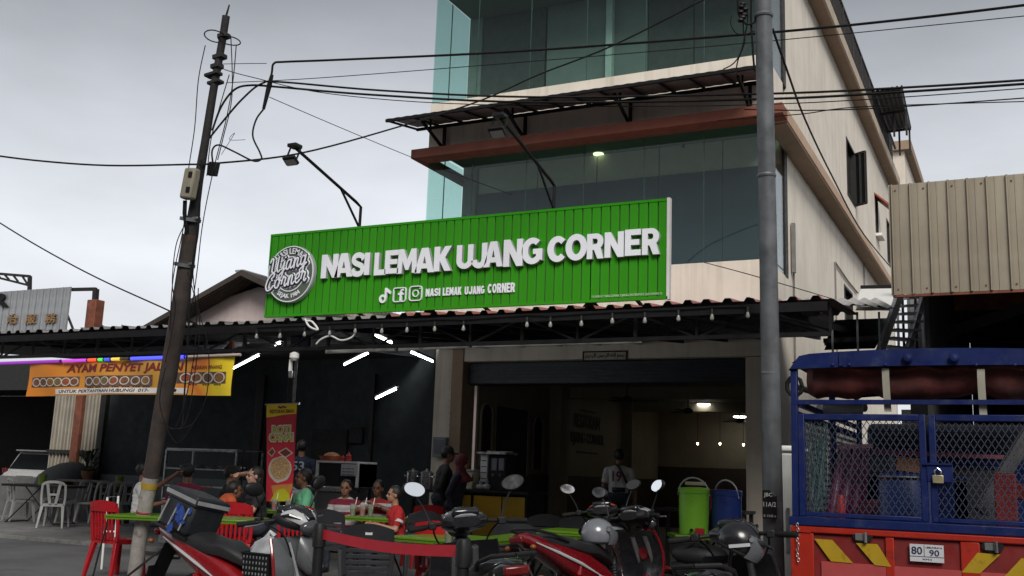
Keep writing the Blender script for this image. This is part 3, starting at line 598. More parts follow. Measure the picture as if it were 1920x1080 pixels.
while x < -1.5:
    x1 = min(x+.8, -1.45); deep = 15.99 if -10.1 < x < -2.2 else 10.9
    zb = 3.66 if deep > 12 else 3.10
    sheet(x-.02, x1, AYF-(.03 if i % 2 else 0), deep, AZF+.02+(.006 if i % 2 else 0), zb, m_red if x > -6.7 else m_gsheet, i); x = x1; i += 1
# trusses: chords and webs
def truss(y, x0, x1, z0, z1, nm='truss'):
    f = MB(); f.bar((x0, y, z1), (x1, y, z1), .045); f.bar((x0, y, z0), (x1, y, z0), .04); t = f.build(nm, m_black, AW); n = int(round((x1-x0)/.62)); s = (x1-x0)/n
    for k in range(n+1): MB().bar((x0+k*s, y, z0+.025), (x0+k*s, y, z1-.025), (.034 if k % 2 == 0 else .024)).build('truss_web', m_black, t)
    for k in range(n):
        a, b = (z0, z1) if k % 2 else (z1, z0); MB().bar((x0+k*s, y+.01, a), (x0+(k+1)*s, y+.01, b), .022).build('truss_web', m_black, t)
truss(9.42, -13.3, -1.5, 2.67, 2.93)
for k in range(12):
    x = -9.9+k*.72; MB().bar((x, 9.45, 2.90), (x, 15.9, 3.56), .045, .07).build('rafter', m_black, AW)
for k in range(5):
    x = -13.2+k*.75; MB().bar((x, 9.45, 2.90), (x, 10.85, 3.03), .045, .06).build('rafter', m_black, AW)
f = MB(); f.bar((-13.3, 10.8, 3.0), (-9.9, 10.8, 3.0), .07); f.build('purlin', m_black, AW)
MB().bx(-13.35, -1.5, AYF-.035, AYF-.01, 2.86, 2.945).build('fascia_strip', m_black, AW)
# posts
for u, y in ((542, 11.15),):
    x = P(u, 800, y).x; MB().bar((x, y, 0), (x, y, 2.9), .085).build('post', m_dark, AW, bevel=.01)
# hanging festoon bulbs along the front edge (each a thing) on a black cable
us = [(481, 630), (525, 629), (571, 626), (618, 624), (666, 620), (716, 620), (763, 618), (815, 616), (869, 615), (988, 608), (1032, 608), (1090, 606), (1148, 601), (1209, 600), (1272, 596), (1335, 594), (1402, 590)]
m_bulb = mat('clear bulb', (.26, .25, .23), .2, spec=.5)
for k, (u, v) in enumerate(us):
    p = P(u, v, AYF-.05); nm = 'unlit festoon bulb, %s from the left in the row along the awning edge' % ('first second third fourth fifth sixth seventh eighth ninth tenth eleventh twelfth thirteenth fourteenth fifteenth sixteenth seventeenth'.split()[k])
    t = thing('festoon_bulb', nm, 'bulb', p, 'festoon bulbs along the awning')
    MB().lathe([(.004, -.036), (.016, -.026), (.020, -.008), (.014, .016), (.010, .028)], p, 10).build('bulb', m_bulb, t); MB().cyl(p+Z1*.028, p+Z1*.075, .016, .013, 8).build('socket', m_plast, t)
ca = MB(); ca.tube([P(u, v-16, AYF-.05)+Z1*(.01*(k % 2)) for k, (u, v) in enumerate(us)], .006, 5); tag(ca.build('festoon_cable', m_rubber), 'thin black cable carrying the festoon bulbs along the awning', 'cable')
# white conduits / unlit tube lights slung under the front truss
m_tube = mat('unlit tube', (.42, .42, .40), .35); m_lit = mat('lit tube', (1, 1, 1), emis=12, ecol=(.93, .97, 1))
def batten(a, b, label, m=m_tube, r=.016, lit=False):
    a, b = V(a), V(b); t = thing('tube_light', label, 'tube light', a.lerp(b, .5), 'fluorescent tubes')
    d = (b-a).normalized()
    if lit:
        MB().cyl(a+d*.03, b-d*.03, r, n=8).build('tube', m, t)
        n = frame(d)
        MB().bar(a+Z1*.035, b+Z1*.035, .05, .03).build('fitting', m_plast, t)
        for q in (a, b): MB().cyl(q-d*.0, q+d*.03 if q == a else q-d*.03, r*1.05, n=8).build('end_cap', m_plast, t)
    else:
        MB().cyl(a, b, r, n=8).build('tube', m, t); MB().bar(a+Z1*.03+Y1*.01, b+Z1*.03+Y1*.01, .045, .03).build('fitting', m_white, t)
for (a, b), l in zip((((611, 661), (740, 656)), ((748, 656), (880, 650)), ((886, 650), (1202, 641))), ('unlit pale tube light above the rolled banner post', 'unlit pale tube light left of the tan column', 'long unlit pale tube above the framed calligraphy')):
    batten(P(*a, 9.55), P(*b, 9.55), l)
for (a, b, z), l in zip(((( 437, 691), (487, 665), 3.0), ((645, 684), (692, 661), 3.0), ((697, 625), (735, 643), 2.98), ((768, 659), (812, 678), 3.0), ((705, 747), (745, 728), 2.4), ((516, 647), (528, 642), 2.9)),
      ('lit white tube right of the food banner', 'lit white tube left of the middle of the dark hall', 'lit white tube just behind the awning front', 'lit white tube near the pale column', 'lowest lit white tube, deep in the dark hall', 'short stretch of lit tube high behind the awning post')):
    A_, B_ = G(*a, z), G(*b, z); batten(A_, B_, l, m_lit, .014, True)
# framed calligraphy panel on the lintel
a, b = P(1093, 659, YF-.07), P(1176, 676, YF-.07); t = thing('calligraphy_panel', 'small framed panel of Arabic calligraphy on the cream lintel', 'panel', (a.x, a.y, b.z))
x0, x1, z0, z1 = a.x, b.x, P(1093, 678, YF-.07).z, P(1093, 659, YF-.07).z
MB().bx(x0+.02, x1-.02, YF-.075, YF-.063, z0+.02, z1-.02).build('board', mat('calligraphy board', (.42, .38, .32), .7), t)
f = MB()
for q in ((x0, x1, z0, z0+.022), (x0, x1, z1-.022, z1), (x0, x0+.022, z0+.022, z1-.022), (x1-.022, x1, z0+.022, z1-.022)): f.bx(q[0], q[1], YF-.085, YF-.062, q[2], q[3])
f.build('frame', m_black, t)
ara = ''.join(reversed('\ufe91\ufeb4\ufee2 \ufe8d\ufedf\ufee0\ufeea \ufe8d\ufedf\ufeae\ufea3\ufee4\ufee6 \ufe8d\ufedf\ufeae\ufea3\ufef4\ufee2'))
q = lettering(MB(), ara, (x0+.05, YF-.076, z0+.035), X1, Z1, x1-x0-.1, z1-z0-.07, .004, .006); q.build('calligraphy', m_black, t, smooth=0)
# upper canopy over storey 1
UA = thing('facade_canopy', 'thin sheet canopy on black brackets between the two glazed storeys', 'canopy', (-6.8, 15.5, 7.8))
zf, zw, y0, y1 = 7.66, 7.86, 14.9, 15.99
xa, xb = -10.25, -3.42; f = MB(); f.grid(lambda a, b: V((xa+(xb-xa)*a, y0+(y1-y0)*b, zf+.06+(zw-zf)*b+.004*math.sin(a*220))), 160, 2); f.build('sheet', mat('grey canopy sheet', (.17, .155, .15), .6, .2, var=.15), UA, recalc=False)
f = MB(); f.bar((xa, y0, zf+.02), (xb, y0, zf+.02), .05); f.bar((xa, y1-.03, zw), (xb, y1-.03, zw), .05); f.build('frame', m_black, UA)
for k in range(14):
    x = xa+.03+(xb-xa-.06)*k/13; MB().bar((x, y0, zf+.02), (x, y1-.03, zw), .035).build('purlin', m_black, UA)
for x in (-9.62, -7.9, -5.85, -3.75):
    q = MB(); q.bar((x, 15.965, zw), (x, 15.965, 7.36), .05); q.bar((x, 15.95, 7.40), (x, y0+.25, zf+.02), .045); q.bar((x, 15.45, zf+.02+.13), (x, 15.45, 7.58), .03); q.build('bracket', m_black, UA)
# ------------------------------------------------------------------ left utility pole
pb = G(250, 1096); T0 = (pb-CAM).dot(AZ)
def DP(u, v, dt=0): return D(u, v, T0+dt)
m_wood = mat('weathered pole', (.036, .027, .024), .85, var=.4, scale=6, bump=.5, bscale=30, rust=((.075, .034, .024), 5, .8))
m_wood2 = mat('tarred pole', (.016, .015, .015), .75, var=.3, scale=8, bump=.3)
m_wash = mat('flaking whitewash', (.27, .25, .23), .9, var=.2, scale=9, bump=.4, rust=((.08, .06, .05), 6, .9))
LP = thing('utility_pole', 'leaning old utility pole with tangled wires in front of the red chairs', 'pole', pb)
f = MB(); f.tube([pb, DP(262, 1010), DP(276, 930), DP(283, 895)], [.078, .078, .080, .082], 14); f.build('whitewashed_base', m_wash, LP)
f = MB(); f.tube([DP(283, 895), DP(300, 790), DP(318, 690), DP(335, 590), DP(347, 510), DP(357, 440)], [.083, .087, .092, .092, .088, .082], 14); f.build('shaft', m_wood, LP)
f = MB(); f.tube([DP(357, 440), DP(372, 340), DP(384, 270), DP(400, 170), DP(418, 70), DP(424, 30)], [.07, .052, .046, .044, .042, .042], 12); f.build('upper_shaft', m_wood2, LP)
f = MB(); f.tube([DP(424, 30), DP(430, 9)], [.012, .008], 8); f.build('spike', m_wood2, LP)
for u, v, w_, h_ in ((412, 107, .13, .05), (407, 125, .11, .05), (400, 140, .18, .035), (404, 155, .16, .035), (420, 68, .11, .05)):
    c = DP(u, v); MB().box(c, (w_, .1, h_), M.Rotation(R_(-6), 3, 'Y')).build('clamp', m_wood2, LP, bevel=.006)
for u, v in ((357, 412), (346, 497)):
    c = DP(u, v); ax = (DP(424, 30)-DP(357, 440)).normalized(); MB().lathe([(.10, -.02), (.112, -.018), (.112, .018), (.10, .02)], c, 16, ax).build('band', m_galv, LP); MB().box(c+V((.1, -.02, 0)), (.09, .05, .03)).build('band_lug', m_galv, LP, bevel=.005)
c = DP(357, 345, -.12); Rb = M.Rotation(R_(7), 3, 'Y')
bxp = MB().box(c, (.155, .11, .34), Rb).build('junction_box', mat('beige junction box', (.24, .22, .165), .7, var=.12, streak=.5), LP, bevel=.025)
MB().box(c+V((.045, -.062, .085)), (.05, .006, .06), Rb).build('box_label', m_black, bxp); MB().box(c+V((.03, -.062, -.08)), (.05, .006, .06), Rb).build('box_label', m_black, bxp)
MB().tube([DP(347, 376, -.1), DP(346, 400, -.1), DP(350, 430, -.08), DP(352, 460, -.02)], .022, 8).build('box_cable', m_rubber, LP)
c = DP(400, 317, -.05); sb = MB().box(c, (.115, .06, .15), M.Rotation(R_(9), 3, 'Y')).build('splice_box', m_plast, LP, bevel=.008)
for k in range(3): MB().box(c+V((-.035+.035*k, -.033, 0)), (.012, .01, .13), M.Rotation(R_(9), 3, 'Y')).build('rib', m_rubber, sb)
MB().lathe([(.084, -.035), (.086, 0), (.084, .035)], DP(280, 910), 14, (DP(276, 930)-pb)).build('yellow_paint_band', mat('yellow patch', (.30, .20, .02), .8, rust=((.3, .28, .25), 9, .9)), LP)
MB().lathe([(.082, -.012), (.086, 0), (.082, .012)], DP(270, 960), 14, (DP(276, 930)-pb)).build('red_tape', mat('red tape', (.25, .02, .03), .6), LP)
f = MB()
# cables: every one an object of its own
NW = [0]
def cable(px, r, label, n=5, tie=None, t=None):
    pts = [D(u, v, tt) for u, v, tt in px]; o = MB().tube(smooth_pts(pts, 6), r, n).build('cable', m_rubber); return tag(o, label, 'cable', 'overhead cables')
a = T0
cable([(497, 195, a), (506, 165, a), (510, 135, a), (514, 119, a), (535, 116, a), (640, 112, a-.2), (960, 97, a-.8), (1420, 63, a-1.6), (1700, 36, a-2.1), (2000, 0, a-2.6)], .0125, 'thick upper cable running level from the left pole past the grey pole')
f = MB().tube([D(510, 140, a-.01), D(505, 160, a-.01), D(494, 205, a-.01)], [.018, .028, .016], 8); tag(f.build('cable_splice', m_rubber), 'black cigar-shaped splice hanging right of the left pole', 'cable splice')
cable([(494, 205, a), (480, 225, a), (474, 255, a), (487, 285, a), (490, 298, a), (475, 302, a), (440, 285, a), (410, 272, a), (398, 282, a), (399, 305, a)], .010, 'looping slack cable between the splice and the black box')
cable([(398, 245, a), (415, 200, a), (440, 168, a), (470, 160, a), (520, 163, a), (700, 178, a-.3), (1000, 192, a-.9), (1430, 186, a-1.6), (1700, 172, a-2.1), (2000, 152, a-2.6)], .012, 'lower of the two thick cables sagging past the storey canopy')
cable([(388, 265, a), (420, 225, a), (455, 185, a), (490, 157, a), (530, 154, a), (720, 170, a-.3), (1000, 182, a-.9), (1430, 176, a-1.6), (1700, 164, a-2.1), (2000, 145, a-2.6)], .011, 'upper of the two thick cables sagging past the storey canopy')
cable([(420, 130, a), (470, 144, a), (620, 176, a-.2), (900, 196, a-.7), (1430, 196, a-1.6), (2000, 160, a-2.6)], .005, 'thin wire sagging just below the thick cable pair')
cable([(415, 120, a), (470, 119, a), (500, 119, a)], .004, 'short level wire at the head of the left pole')
cable([(425, 155, a), (600, 146, a-.2), (960, 118, a-.8), (1420, 79, a-1.6), (2000, 22, a-2.6)], .0045, 'thin level wire below the thick upper cable')
cable([(-60, 284, a+.6), (60, 300, a+.5), (200, 310, a+.3), (360, 308, a), (395, 307, a), (560, 288, a+.8), (740, 240, a+2), (900, 189, a+2.4), (1010, 140, a+2.3), (1150, 85, a+2), (1330, -6, a+1.5)], .011, 'wavy cable from the left sky through the pole up across the glass')
cable([(-60, 380, a+2), (60, 455, a+1.6), (180, 520, a+1.3), (320, 584, a+.4), (385, 617, a+.2)], .009, 'straight cable dropping from the left sky to the awning edge')
cable([(505, 182, a), (640, 240, a+.8), (800, 306, a+2), (960, 365, a+3)], .0045, 'thin wire slanting down to the storey glass')
cable([(1449, 55, 9), (1475, 130, 10), (1510, 225, 12), (1560, 330, 15), (1620, 440, 19), (1692, 526, 24)], .012, 'wire slanting down along the long side wall')
cable([(1320, 492, 12), (1424, 520, 10), (1560, 560, 12)], .005, 'thin wire crossing the cream wall behind the grey pole')
cable([(1055-640, 470-180, a), (440, 250, a), (430, 262, a), (460, 262, a)], .003, 'thin curl of wire right of the left pole')
cable([(1395, 205, a-1.4), (1600, 205, a-1.9), (2000, 178, a-2.6)], .006, 'lowest thin wire right of the grey pole')
cable([(1345, 226, a-1.3), (1500, 214, a-1.6), (1620, 200, a-1.9), (2000, 188, a-2.6)], .005, 'thin wire curving behind the grey pole top')
# wires running down the left pole
for k, (px, l) in enumerate(((((385, 85), (372, 150), (365, 240), (352, 330), (345, 420), (325, 520), (318, 620)), 'thin wire down the left flank of the leaning pole'),
        (((443, 85), (437, 150), (425, 220), (400, 320), (380, 420), (368, 520), (350, 640)), 'wire down the right flank of the leaning pole'),
        (((433, 70), (435, 180), (418, 260), (408, 300)), 'short wire from the hoop to the black box'),
        (((347, 420), (330, 460), (323, 530), (328, 585), (310, 680)), 'bowed slack wire left of the pole'),
        (((375, 380), (371, 440), (360, 500), (357, 545), (352, 640), (342, 800)), 'thick service wire strapped to the pole'),
        (((361, 500), (366, 560), (375, 610), (368, 680), (352, 780), (330, 805), (300, 790)), 'loose loop of wire in front of the food banner'),
        (((352, 510), (372, 580), (388, 640), (392, 690), (385, 750), (360, 795), (325, 805)), 'wide loose loop of wire right of the pole over the banner'),
        (((372, 540), (368, 620), (362, 680), (345, 760), (330, 800)), 'straight slack wire in front of the banner'),
        (((310, 690), (300, 760), (330, 830), (365, 790)), 'low hanging loop of wire at the pole'),
        (((378, 300), (376, 350), (372, 420), (362, 500)), 'thick black cable taped to the upper pole'),
        (((430, 140), (415, 190), (396, 260), (388, 330)), 'wire fanning from the clamps to the right'))):
    o = MB().tube(smooth_pts([D(u, v, a-.13-.012*k) for u, v in px], 6), .0095 if k in (4, 9) else .0055, 5).build('cable', m_rubber); tag(o, l, 'cable', 'wires on the leaning pole')
for (c, ru, rv, tl, l) in (((403, 68), 20, 11, 12, 'left half hoop of coiled cable near the pole top'), ((430, 76), 21, 8, 14, 'right half hoop of coiled cable near the pole top')):
    pts = [D(c[0]+ru*math.cos(k/16*2*math.pi), c[1]+rv*math.sin(k/16*2*math.pi)+ru*.2*math.cos(k/16*2*math.pi), a-.02+.1*math.sin(k/16*2*math.pi)) for k in range(16)]
    tag(MB().tube(pts, .007, 5, closed=True).build('cable_hoop', m_rubber), l, 'cable', 'hoops on the leaning pole')
# ------------------------------------------------------------------ grey pole on the right
T1 = 8.7; gb = G(1462, 1190); gb = D(1455, 1190, T1); gb.z = 0
GP = thing('grey_pole', 'tall straight galvanised grey pole left of the blue and red lorry', 'pole', gb)
f = MB(); f.tube([gb, D(1450, 1000, T1), D(1441, 500, T1), D(1431, 0, T1), D(1427, -200, T1)], [.088, .087, .076, .070, .066], 18); f.build('shaft', m_galv, GP)
c = D(1443, 946, T1-.093); U = (AX*1.0).normalized(); U.z = 0; U.normalize()
pl = MB(); pw_, ph = 27*T1/1900, 52*T1/1900; ll = c-U*pw_*.5-Z1*ph*.5; N = U.cross(Z1)
pl.prism([(0, 0), (pw_, 0), (pw_, ph), (0, ph)], ll, U, Z1, N, .004); pt = pl.build('number_plate', mat('black number plate', (.008, .008, .009), .4), GP, smooth=0)
q = MB(); wl = mat('white plate paint', (.55, .55, .53), .6); o_ = ll+N*.0045
lettering(q, 'JBC', o_+U*.012+Z1*ph*.74, U, Z1, pw_*.58, ph*.17, .002, .01); lettering(q, '11A/2', o_+U*.008+Z1*ph*.42, U, Z1, pw_*.86, ph*.17, .002, .01); lettering(q, 'R 1545 e', o_+U*.010+Z1*ph*.06, U, Z1, pw_*.84, ph*.09, .002, .01); q.build('plate_lettering', wl, pt, smooth=0)
for v in (30, 330, 700): MB().lathe([(.078, -.015), (.083, 0), (.078, .015)], D(1431+v*.0185, v, T1), 18).build('band', m_galv, GP)
for k, (px, l) in enumerate(((((1383, 0), (1384, 25), (1395, 42), (1405, 46), (1416, 38), (1419, 0)), 'coil of black cable hung beside the grey pole top'),
       (((1408, -5), (1408, 40), (1411, 90), (1414, 128)), 'black cable dropping to the canopy corner'),
       (((1396, 10), (1402, 30), (1398, 60), (1388, 100), (1374, 120), (1356, 130)), 'frayed cable end hanging over the parapet'),
       (((1392, 15), (1394, 60), (1396, 80), (1383, 115), (1380, 140)), 'cable tail with a knot over the parapet'),
       (((1372, 30), (1370, 45), (1380, 62), (1396, 66), (1415, 58)), 'thin open loop of wire beside the grey pole top'))):
    tag(MB().tube(smooth_pts([D(u, v, T1+.02*k) for u, v in px], 6), (.009, .010, .006, .006, .004)[k], 5).build('cable', m_rubber), l, 'cable', 'cables at the grey pole top')
q = MB()
for k in range(7): q.ell(D(1394+random.uniform(-6, 8), 8+k*5, T1), (.03, .03, .022), 8, 5)
tag(q.build('insulator_cluster', m_plast), 'dark knot of connectors inside the cable coil at the grey pole top', 'connector')
# ------------------------------------------------------------------ food banner with led tubes
FB = thing('food_banner', 'orange and yellow fried chicken banner with dish photos below rainbow led tubes', 'banner', P(245, 748, 9.2))
BY = 9.2; bl, br, bb, bt = -11.80, -8.28, 2.105, 2.56
m_ban = bpy.data.materials.new('banner print'); m_ban.use_nodes = True; nn = m_ban.node_tree.nodes; l_ = m_ban.node_tree.links; bs = nn['Principled BSDF']; bs.inputs['Roughness'].default_value = .45
tcn = nn.new('ShaderNodeTexCoord'); spn = nn.new('ShaderNodeSeparateXYZ'); l_.new(tcn.outputs['Object'], spn.inputs[0])
wv = nn.new('ShaderNodeTexNoise'); wv.inputs['Scale'].default_value = 1.1; l_.new(tcn.outputs['Object'], wv.inputs[0])
mr = nn.new('ShaderNodeMapRange'); mr.inputs[1].default_value = -1.8; mr.inputs[2].default_value = 1.8; l_.new(spn.outputs[0], mr.inputs[0])
ad = nn.new('ShaderNodeMath'); ad.operation = 'ADD'; l_.new(mr.outputs[0], ad.inputs[0]); s2 = nn.new('ShaderNodeMath'); s2.operation = 'MULTIPLY_ADD'; s2.inputs[1].default_value = .9; s2.inputs[2].default_value = -.45; l_.new(wv.outputs[0], s2.inputs[0]); l_.new(s2.outputs[0], ad.inputs[1])
cr = nn.new('ShaderNodeValToRGB'); e = cr.color_ramp.elements; e[0].position = 0; e[0].color = (.58, .19, .02, 1); e[1].position = 1; e[1].color = (.78, .58, .02, 1)
for p_, c_ in ((.3, (.58, .26, .03)), (.5, (.45, .20, .03)), (.68, (.55, .33, .03)), (.82, (.60, .16, .03))): el_ = e.new(p_); el_.color = (*c_, 1)
l_.new(ad.outputs[0], cr.inputs[0]); l_.new(cr.outputs[0], bs.inputs['Base Color'])
f = MB(); wav = lambda a, b: .03*math.sin(a*9)*(1-b)+.018*math.sin(a*23+b*3)
def bp(a, b, dy=0): return V((bl+(br-bl)*a, BY+wav(a, b)-dy, bb+(bt-bb)*b + .02*math.sin(a*3.1)*(1-b)))
f.grid(lambda a, b: bp(a, b), 60, 6); f.grid(lambda a, b: bp(a, b, -.004), 60, 6); f.build('cloth', m_ban, FB, recalc=False)
def on_banner(mb, s, a0, a1, b0, b1, dy, off=.01, sh=0, mi=0):
    vs_, fs = text_geo(s, off, sh); x0 = min(v.x for v in vs_); x1 = max(v.x for v in vs_); y0 = min(v.y for v in vs_); y1 = max(v.y for v in vs_)
    mb.add([bp(a0+(a1-a0)*(v.x-x0)/(x1-x0), b0+(b1-b0)*(v.y-y0)/(y1-y0), dy) for v in vs_], fs, mi)
q = MB(); on_banner(q, 'AYAM PENYET JALAN', .20, .775, .60, .90, .006, .035, .12); q.build('title_lettering', mat('banner red ink', (.16, .012, .015), .5), FB, smooth=0, recalc=False)
q = MB(); on_banner(q, 'MASAKAN PINANG', .81, .955, .70, .80, .006, .02, .1); q.build('side_lettering', mat('banner red ink'), FB, smooth=0, recalc=False)
def patch(a0, a1, b0, b1, dy, m, nm, n=12): q = MB(); q.grid(lambda s, t: bp(a0+(a1-a0)*s, b0+(b1-b0)*t, dy), n, 2); return q.build(nm, m, FB, recalc=False, smooth=0)
patch(.02, .27, .26, .55, .005, mat('dish strip brown', (.10, .055, .04), .5, var=.5, scale=20), 'photo_strip'); patch(.30, .645, .24, .55, .005, mat('dish strip brown'), 'photo_strip'); patch(.70, .975, .32, .62, .005, mat('dish strip brown'), 'photo_strip')
m_pl = mat('printed plate', (.50, .46, .40), .5, var=.1); m_fd = [mat('printed dish %d' % k, c, .5, var=.6, scale=55) for k, c in enumerate(((.16, .06, .03), (.10, .05, .03), (.20, .09, .03), (.14, .10, .04), (.25, .06, .03)))]
for k, a0 in enumerate([.045, .085, .125, .165, .205, .245, .325, .37, .415, .46, .51, .56, .61, .725, .79, .835, .89, .945]):
    b0 = .40 if k < 13 else .47; rx = .022 if k < 13 else .026; rz = .125 if k < 13 else .14; q = MB(); n = 16
    if k >= 16: rx *= 1.05; rz *= 1.05
    for s, m_, dy in ((1, m_pl, .0075), (.78, m_fd[k % 5], .009)):
        q = MB(); q.add([bp(a0+rx*s*math.cos(2*math.pi*i/n), b0+rz*s*math.sin(2*math.pi*i/n), dy) for i in range(n)], [tuple(range(n))]); q.build('printed_plate' if s == 1 else 'printed_dish', m_, FB, smooth=0, recalc=False)
patch(.155, .80, .035, .19, .005, mat('white strip', (.62, .60, .58), .5), 'phone_strip', 30)
for s_, a0, a1 in (('UNTUK PERTANYAAN HUBUNGI', .175, .565), ('017-', .58, .63), ('24', .72, .76)): q = MB(); on_banner(q, s_, a0, a1, .07, .165, .008, .02, .1); q.build('phone_lettering', mat('black ink', (.015, .012, .015), .5), FB, smooth=0, recalc=False)
for a0, a1 in ((.31, .64), (.8, .97)):
    q = MB()
    for k in range(7 if a0 < .5 else 3): w_ = (a1-a0)/(7 if a0 < .5 else 3); b0 = .207 if a0 < .5 else .275; [q.add([bp(s0, b0, .006), bp(s0+.009, b0, .006), bp(s0+.009, b0+.025, .006), bp(s0, b0+.025, .006)], [(0, 1, 2, 3)]) for s0 in (a0+k*w_+.006, a0+k*w_+.018, a0+k*w_+.030)]
    q.build('caption_print', mat('black ink'), FB, smooth=0, recalc=False)['kind'] = 'stuff'
ROD = BY-.03
segs = [(-60, 115, (.22, .03, .34), .5), (118, 165, (.4, .05, .5), .6), (166, 184, (.8, .08, .03), .6), (185, 196, (.06, .6, .10), .6), (197, 209, (.05, .08, .7), .6), (210, 228, (.6, .42, .06), .6), (229, 244, (.05, .04, .03), .2), (246, 348, (.05, .06, 1.0), 1.2)]
for k, (u0, u1, c_, s_) in enumerate(segs):
    a_, b_ = P(u0, 681-u0*.0353, ROD), P(u1, 681-u1*.0353, ROD); col_ = ('violet', 'magenta', 'red', 'green', 'blue', 'amber', 'dark', 'bright blue')[k]
    t = thing('led_tube', '%s section of the led tube along the top of the food banner' % col_, 'led tube', a_, 'coloured led tubes')
    MB().cyl(a_, b_, .020, n=10).build('tube', mat('led ' + col_, c_, emis=s_), t); MB().cyl(b_-(b_-a_).normalized()*.015, b_, .022, n=10).build('end_cap', m_plast, t)
a_, b_ = P(350, 669, ROD), P(451, 665, ROD); t = tag(MB().cyl(a_, b_, .018, n=10).build('banner_rod', mat('pale rod', (.5, .42, .38), .4)), 'pale bare tube over the right end of the food banner', 'rod')
# ------------------------------------------------------------------ rolled-out banner
RB = thing('standing_banner', 'tall red and yellow flatbread banner standing behind the seated diners', 'banner', (P(525, 1000, 10.95).x, 10.95, 0))
RY = 10.95; p00, p10, p11, p01 = P(498, 940, RY), P(546, 940, RY), P(558, 757, RY), P(501, 759, RY)
def rp(a, b, dy=0): q = (p00.lerp(p10, a)).lerp(p01.lerp(p11, a), b); return q + V((0, .01*math.sin(b*5)-dy, 0))
def rpatch(poly, dy, m, nm): q = MB(); q.add([rp(a, b, dy) for a, b in poly], [tuple(range(len(poly)))]); return q.build(nm, m, RB, smooth=0, recalc=False)
q = MB(); q.grid(lambda a, b: rp(a, b), 4, 12); q.grid(lambda a, b: rp(a, b, -.004), 4, 12); q.build('sheet', mat('banner crimson', (.52, .025, .045), .4, var=.1), RB, recalc=False)
y_ = mat('banner yellow', (.80, .62, .02), .4, var=.05)
rpatch([(0, .865), (.25, .872), (.5, .885), (.75, .892), (1, .895), (1, 1), (0, 1)], .004, y_, 'top_panel'); rpatch([(.18, 0), (.95, 0), (.92, .07), (.7, .13), (.45, .115), (.3, .06)], .004, mat('banner lime', (.45, .45, .02), .4), 'bottom_panel'); rpatch([(.3, .06), (.45, .115), (.7, .13), (.92, .07), (1, .13), (1, .18), (.2, .16)], .0035, mat('banner orange', (.5, .22, .05), .4), 'bottom_panel')
q = MB(); n = 22; rpatch([(.5+.43*math.cos(2*math.pi*i/n), .325+.135*math.sin(2*math.pi*i/n)*(1+.06*math.sin(i*1.7))) for i in range(n)], .005, mat('printed plate'), 'printed_plate'); rpatch([(.51+.36*math.cos(2*math.pi*i/n), .335+.115*math.sin(2*math.pi*i/n)) for i in range(n)], .007, mat('printed flatbread', (.42, .27, .13), .6, var=.55, scale=38), 'printed_flatbread')
for pl_ in ([(.04, .50), (.2, .455), (.33, .51), (.22, .555)], [(.4, .50), (.68, .44), (.96, .49), (.7, .55)]):
    c_ = (sum(p[0] for p in pl_)/4, sum(p[1] for p in pl_)/4); rpatch(pl_, .006, mat('printed plate'), 'printed_dish'); rpatch([(c_[0]+(p[0]-c_[0])*.75, c_[1]+(p[1]-c_[1])*.75) for p in pl_], .0075, mat('printed curry', (.16, .03, .02), .5, var=.4, scale=30), 'printed_curry')
def rtext(s, a0, a1, b0, b1, dy, m, nm, off=.02, sh=0):
    vs_, fs = text_geo(s, off, sh); x0 = min(v.x for v in vs_); x1 = max(v.x for v in vs_); y0 = min(v.y for v in vs_); y1 = max(v.y for v in vs_)
    q = MB(); q.add([rp(a0+(a1-a0)*(v.x-x0)/(x1-x0), b0+(b1-b0)*(v.y-y0)/(y1-y0), dy) for v in vs_], fs); q.build(nm, m, RB, smooth=0, recalc=False)
wh_ = mat('white strip'); li_ = mat('lime ink', (.42, .44, .03), .5)
rtext('RESTORAN EMAN', .12, .92, .905, .945, .006, mat('banner red ink'), 'restaurant_lettering', .03); rtext('~~', .38, .66, .952, .985, .006, mat('banner red ink'), 'crown_mark')
for s, a0, a1, b0, b1 in (('ROTI', .22, .82, .70, .775), ('CANAI', .12, .92, .615, .695)): rtext(s, a0-.04, a1+.04, b0-.012, b1+.012, .005, wh_, 'title_outline', .11); rtext(s, a0, a1, b0, b1, .008, li_, 'title_lettering', .04)
MB().bar(p01-V((.03, 0, 0)), p11+V((.03, 0, 0)), .025).build('top_bar', m_steel, RB)
pm_ = p00.lerp(p10, .5); MB().cyl((pm_.x, RY+.05, .03), (p01.lerp(p11, .5).x, RY+.05, p01.z), .012).build('pole', m_steel, RB); MB().bx(pm_.x-.3, pm_.x+.3, RY-.06, RY+.12, 0, .07).build('base', m_steel, RB, bevel=.01)
# ------------------------------------------------------------------ things behind on the left
GSG = thing('workshop_sign', 'grey ribbed metal signboard with raised Chinese characters at the far left', 'sign', P(60, 640, 20)); ys = 20
z0, z1 = 4.5, 6.2; xe = P(131, 560, ys).x; k = 0; x = xe; bm_ = None
while x > -31:
    if bm_ is None: f = MB(); f.bx(x-.27, x-.006, ys, ys+.03, z0, z1); f.bx(x-.05, x-.02, ys-.02, ys-.001, z0, z1); bm_ = f.build('panel', m_zinc, GSG)
    else: o = bpy.data.objects.new('panel', bm_.data); C.objects.link(o); o.parent = GSG; o.location = (x-xe, 0, 0)
    x -= .28
m_gold = mat('faded gold letters', (.25, .15, .07), .5, var=.2)
for ch, u0, u1, v0, v1 in (('\u6cbb', 12, 33, 588, 608), ('\u670d', 47, 68, 589, 608), ('\u52d9', 84, 106, 587, 607)):
    a_, b_ = P(u0, v1, ys-.05), P(u1, v0, ys-.05); q = lettering(MB(), ch, (a_.x, ys-.02, a_.z), X1, Z1, b_.x-a_.x, b_.z-a_.z, .05, .01); q.build('character', m_gold, GSG, smooth=0)
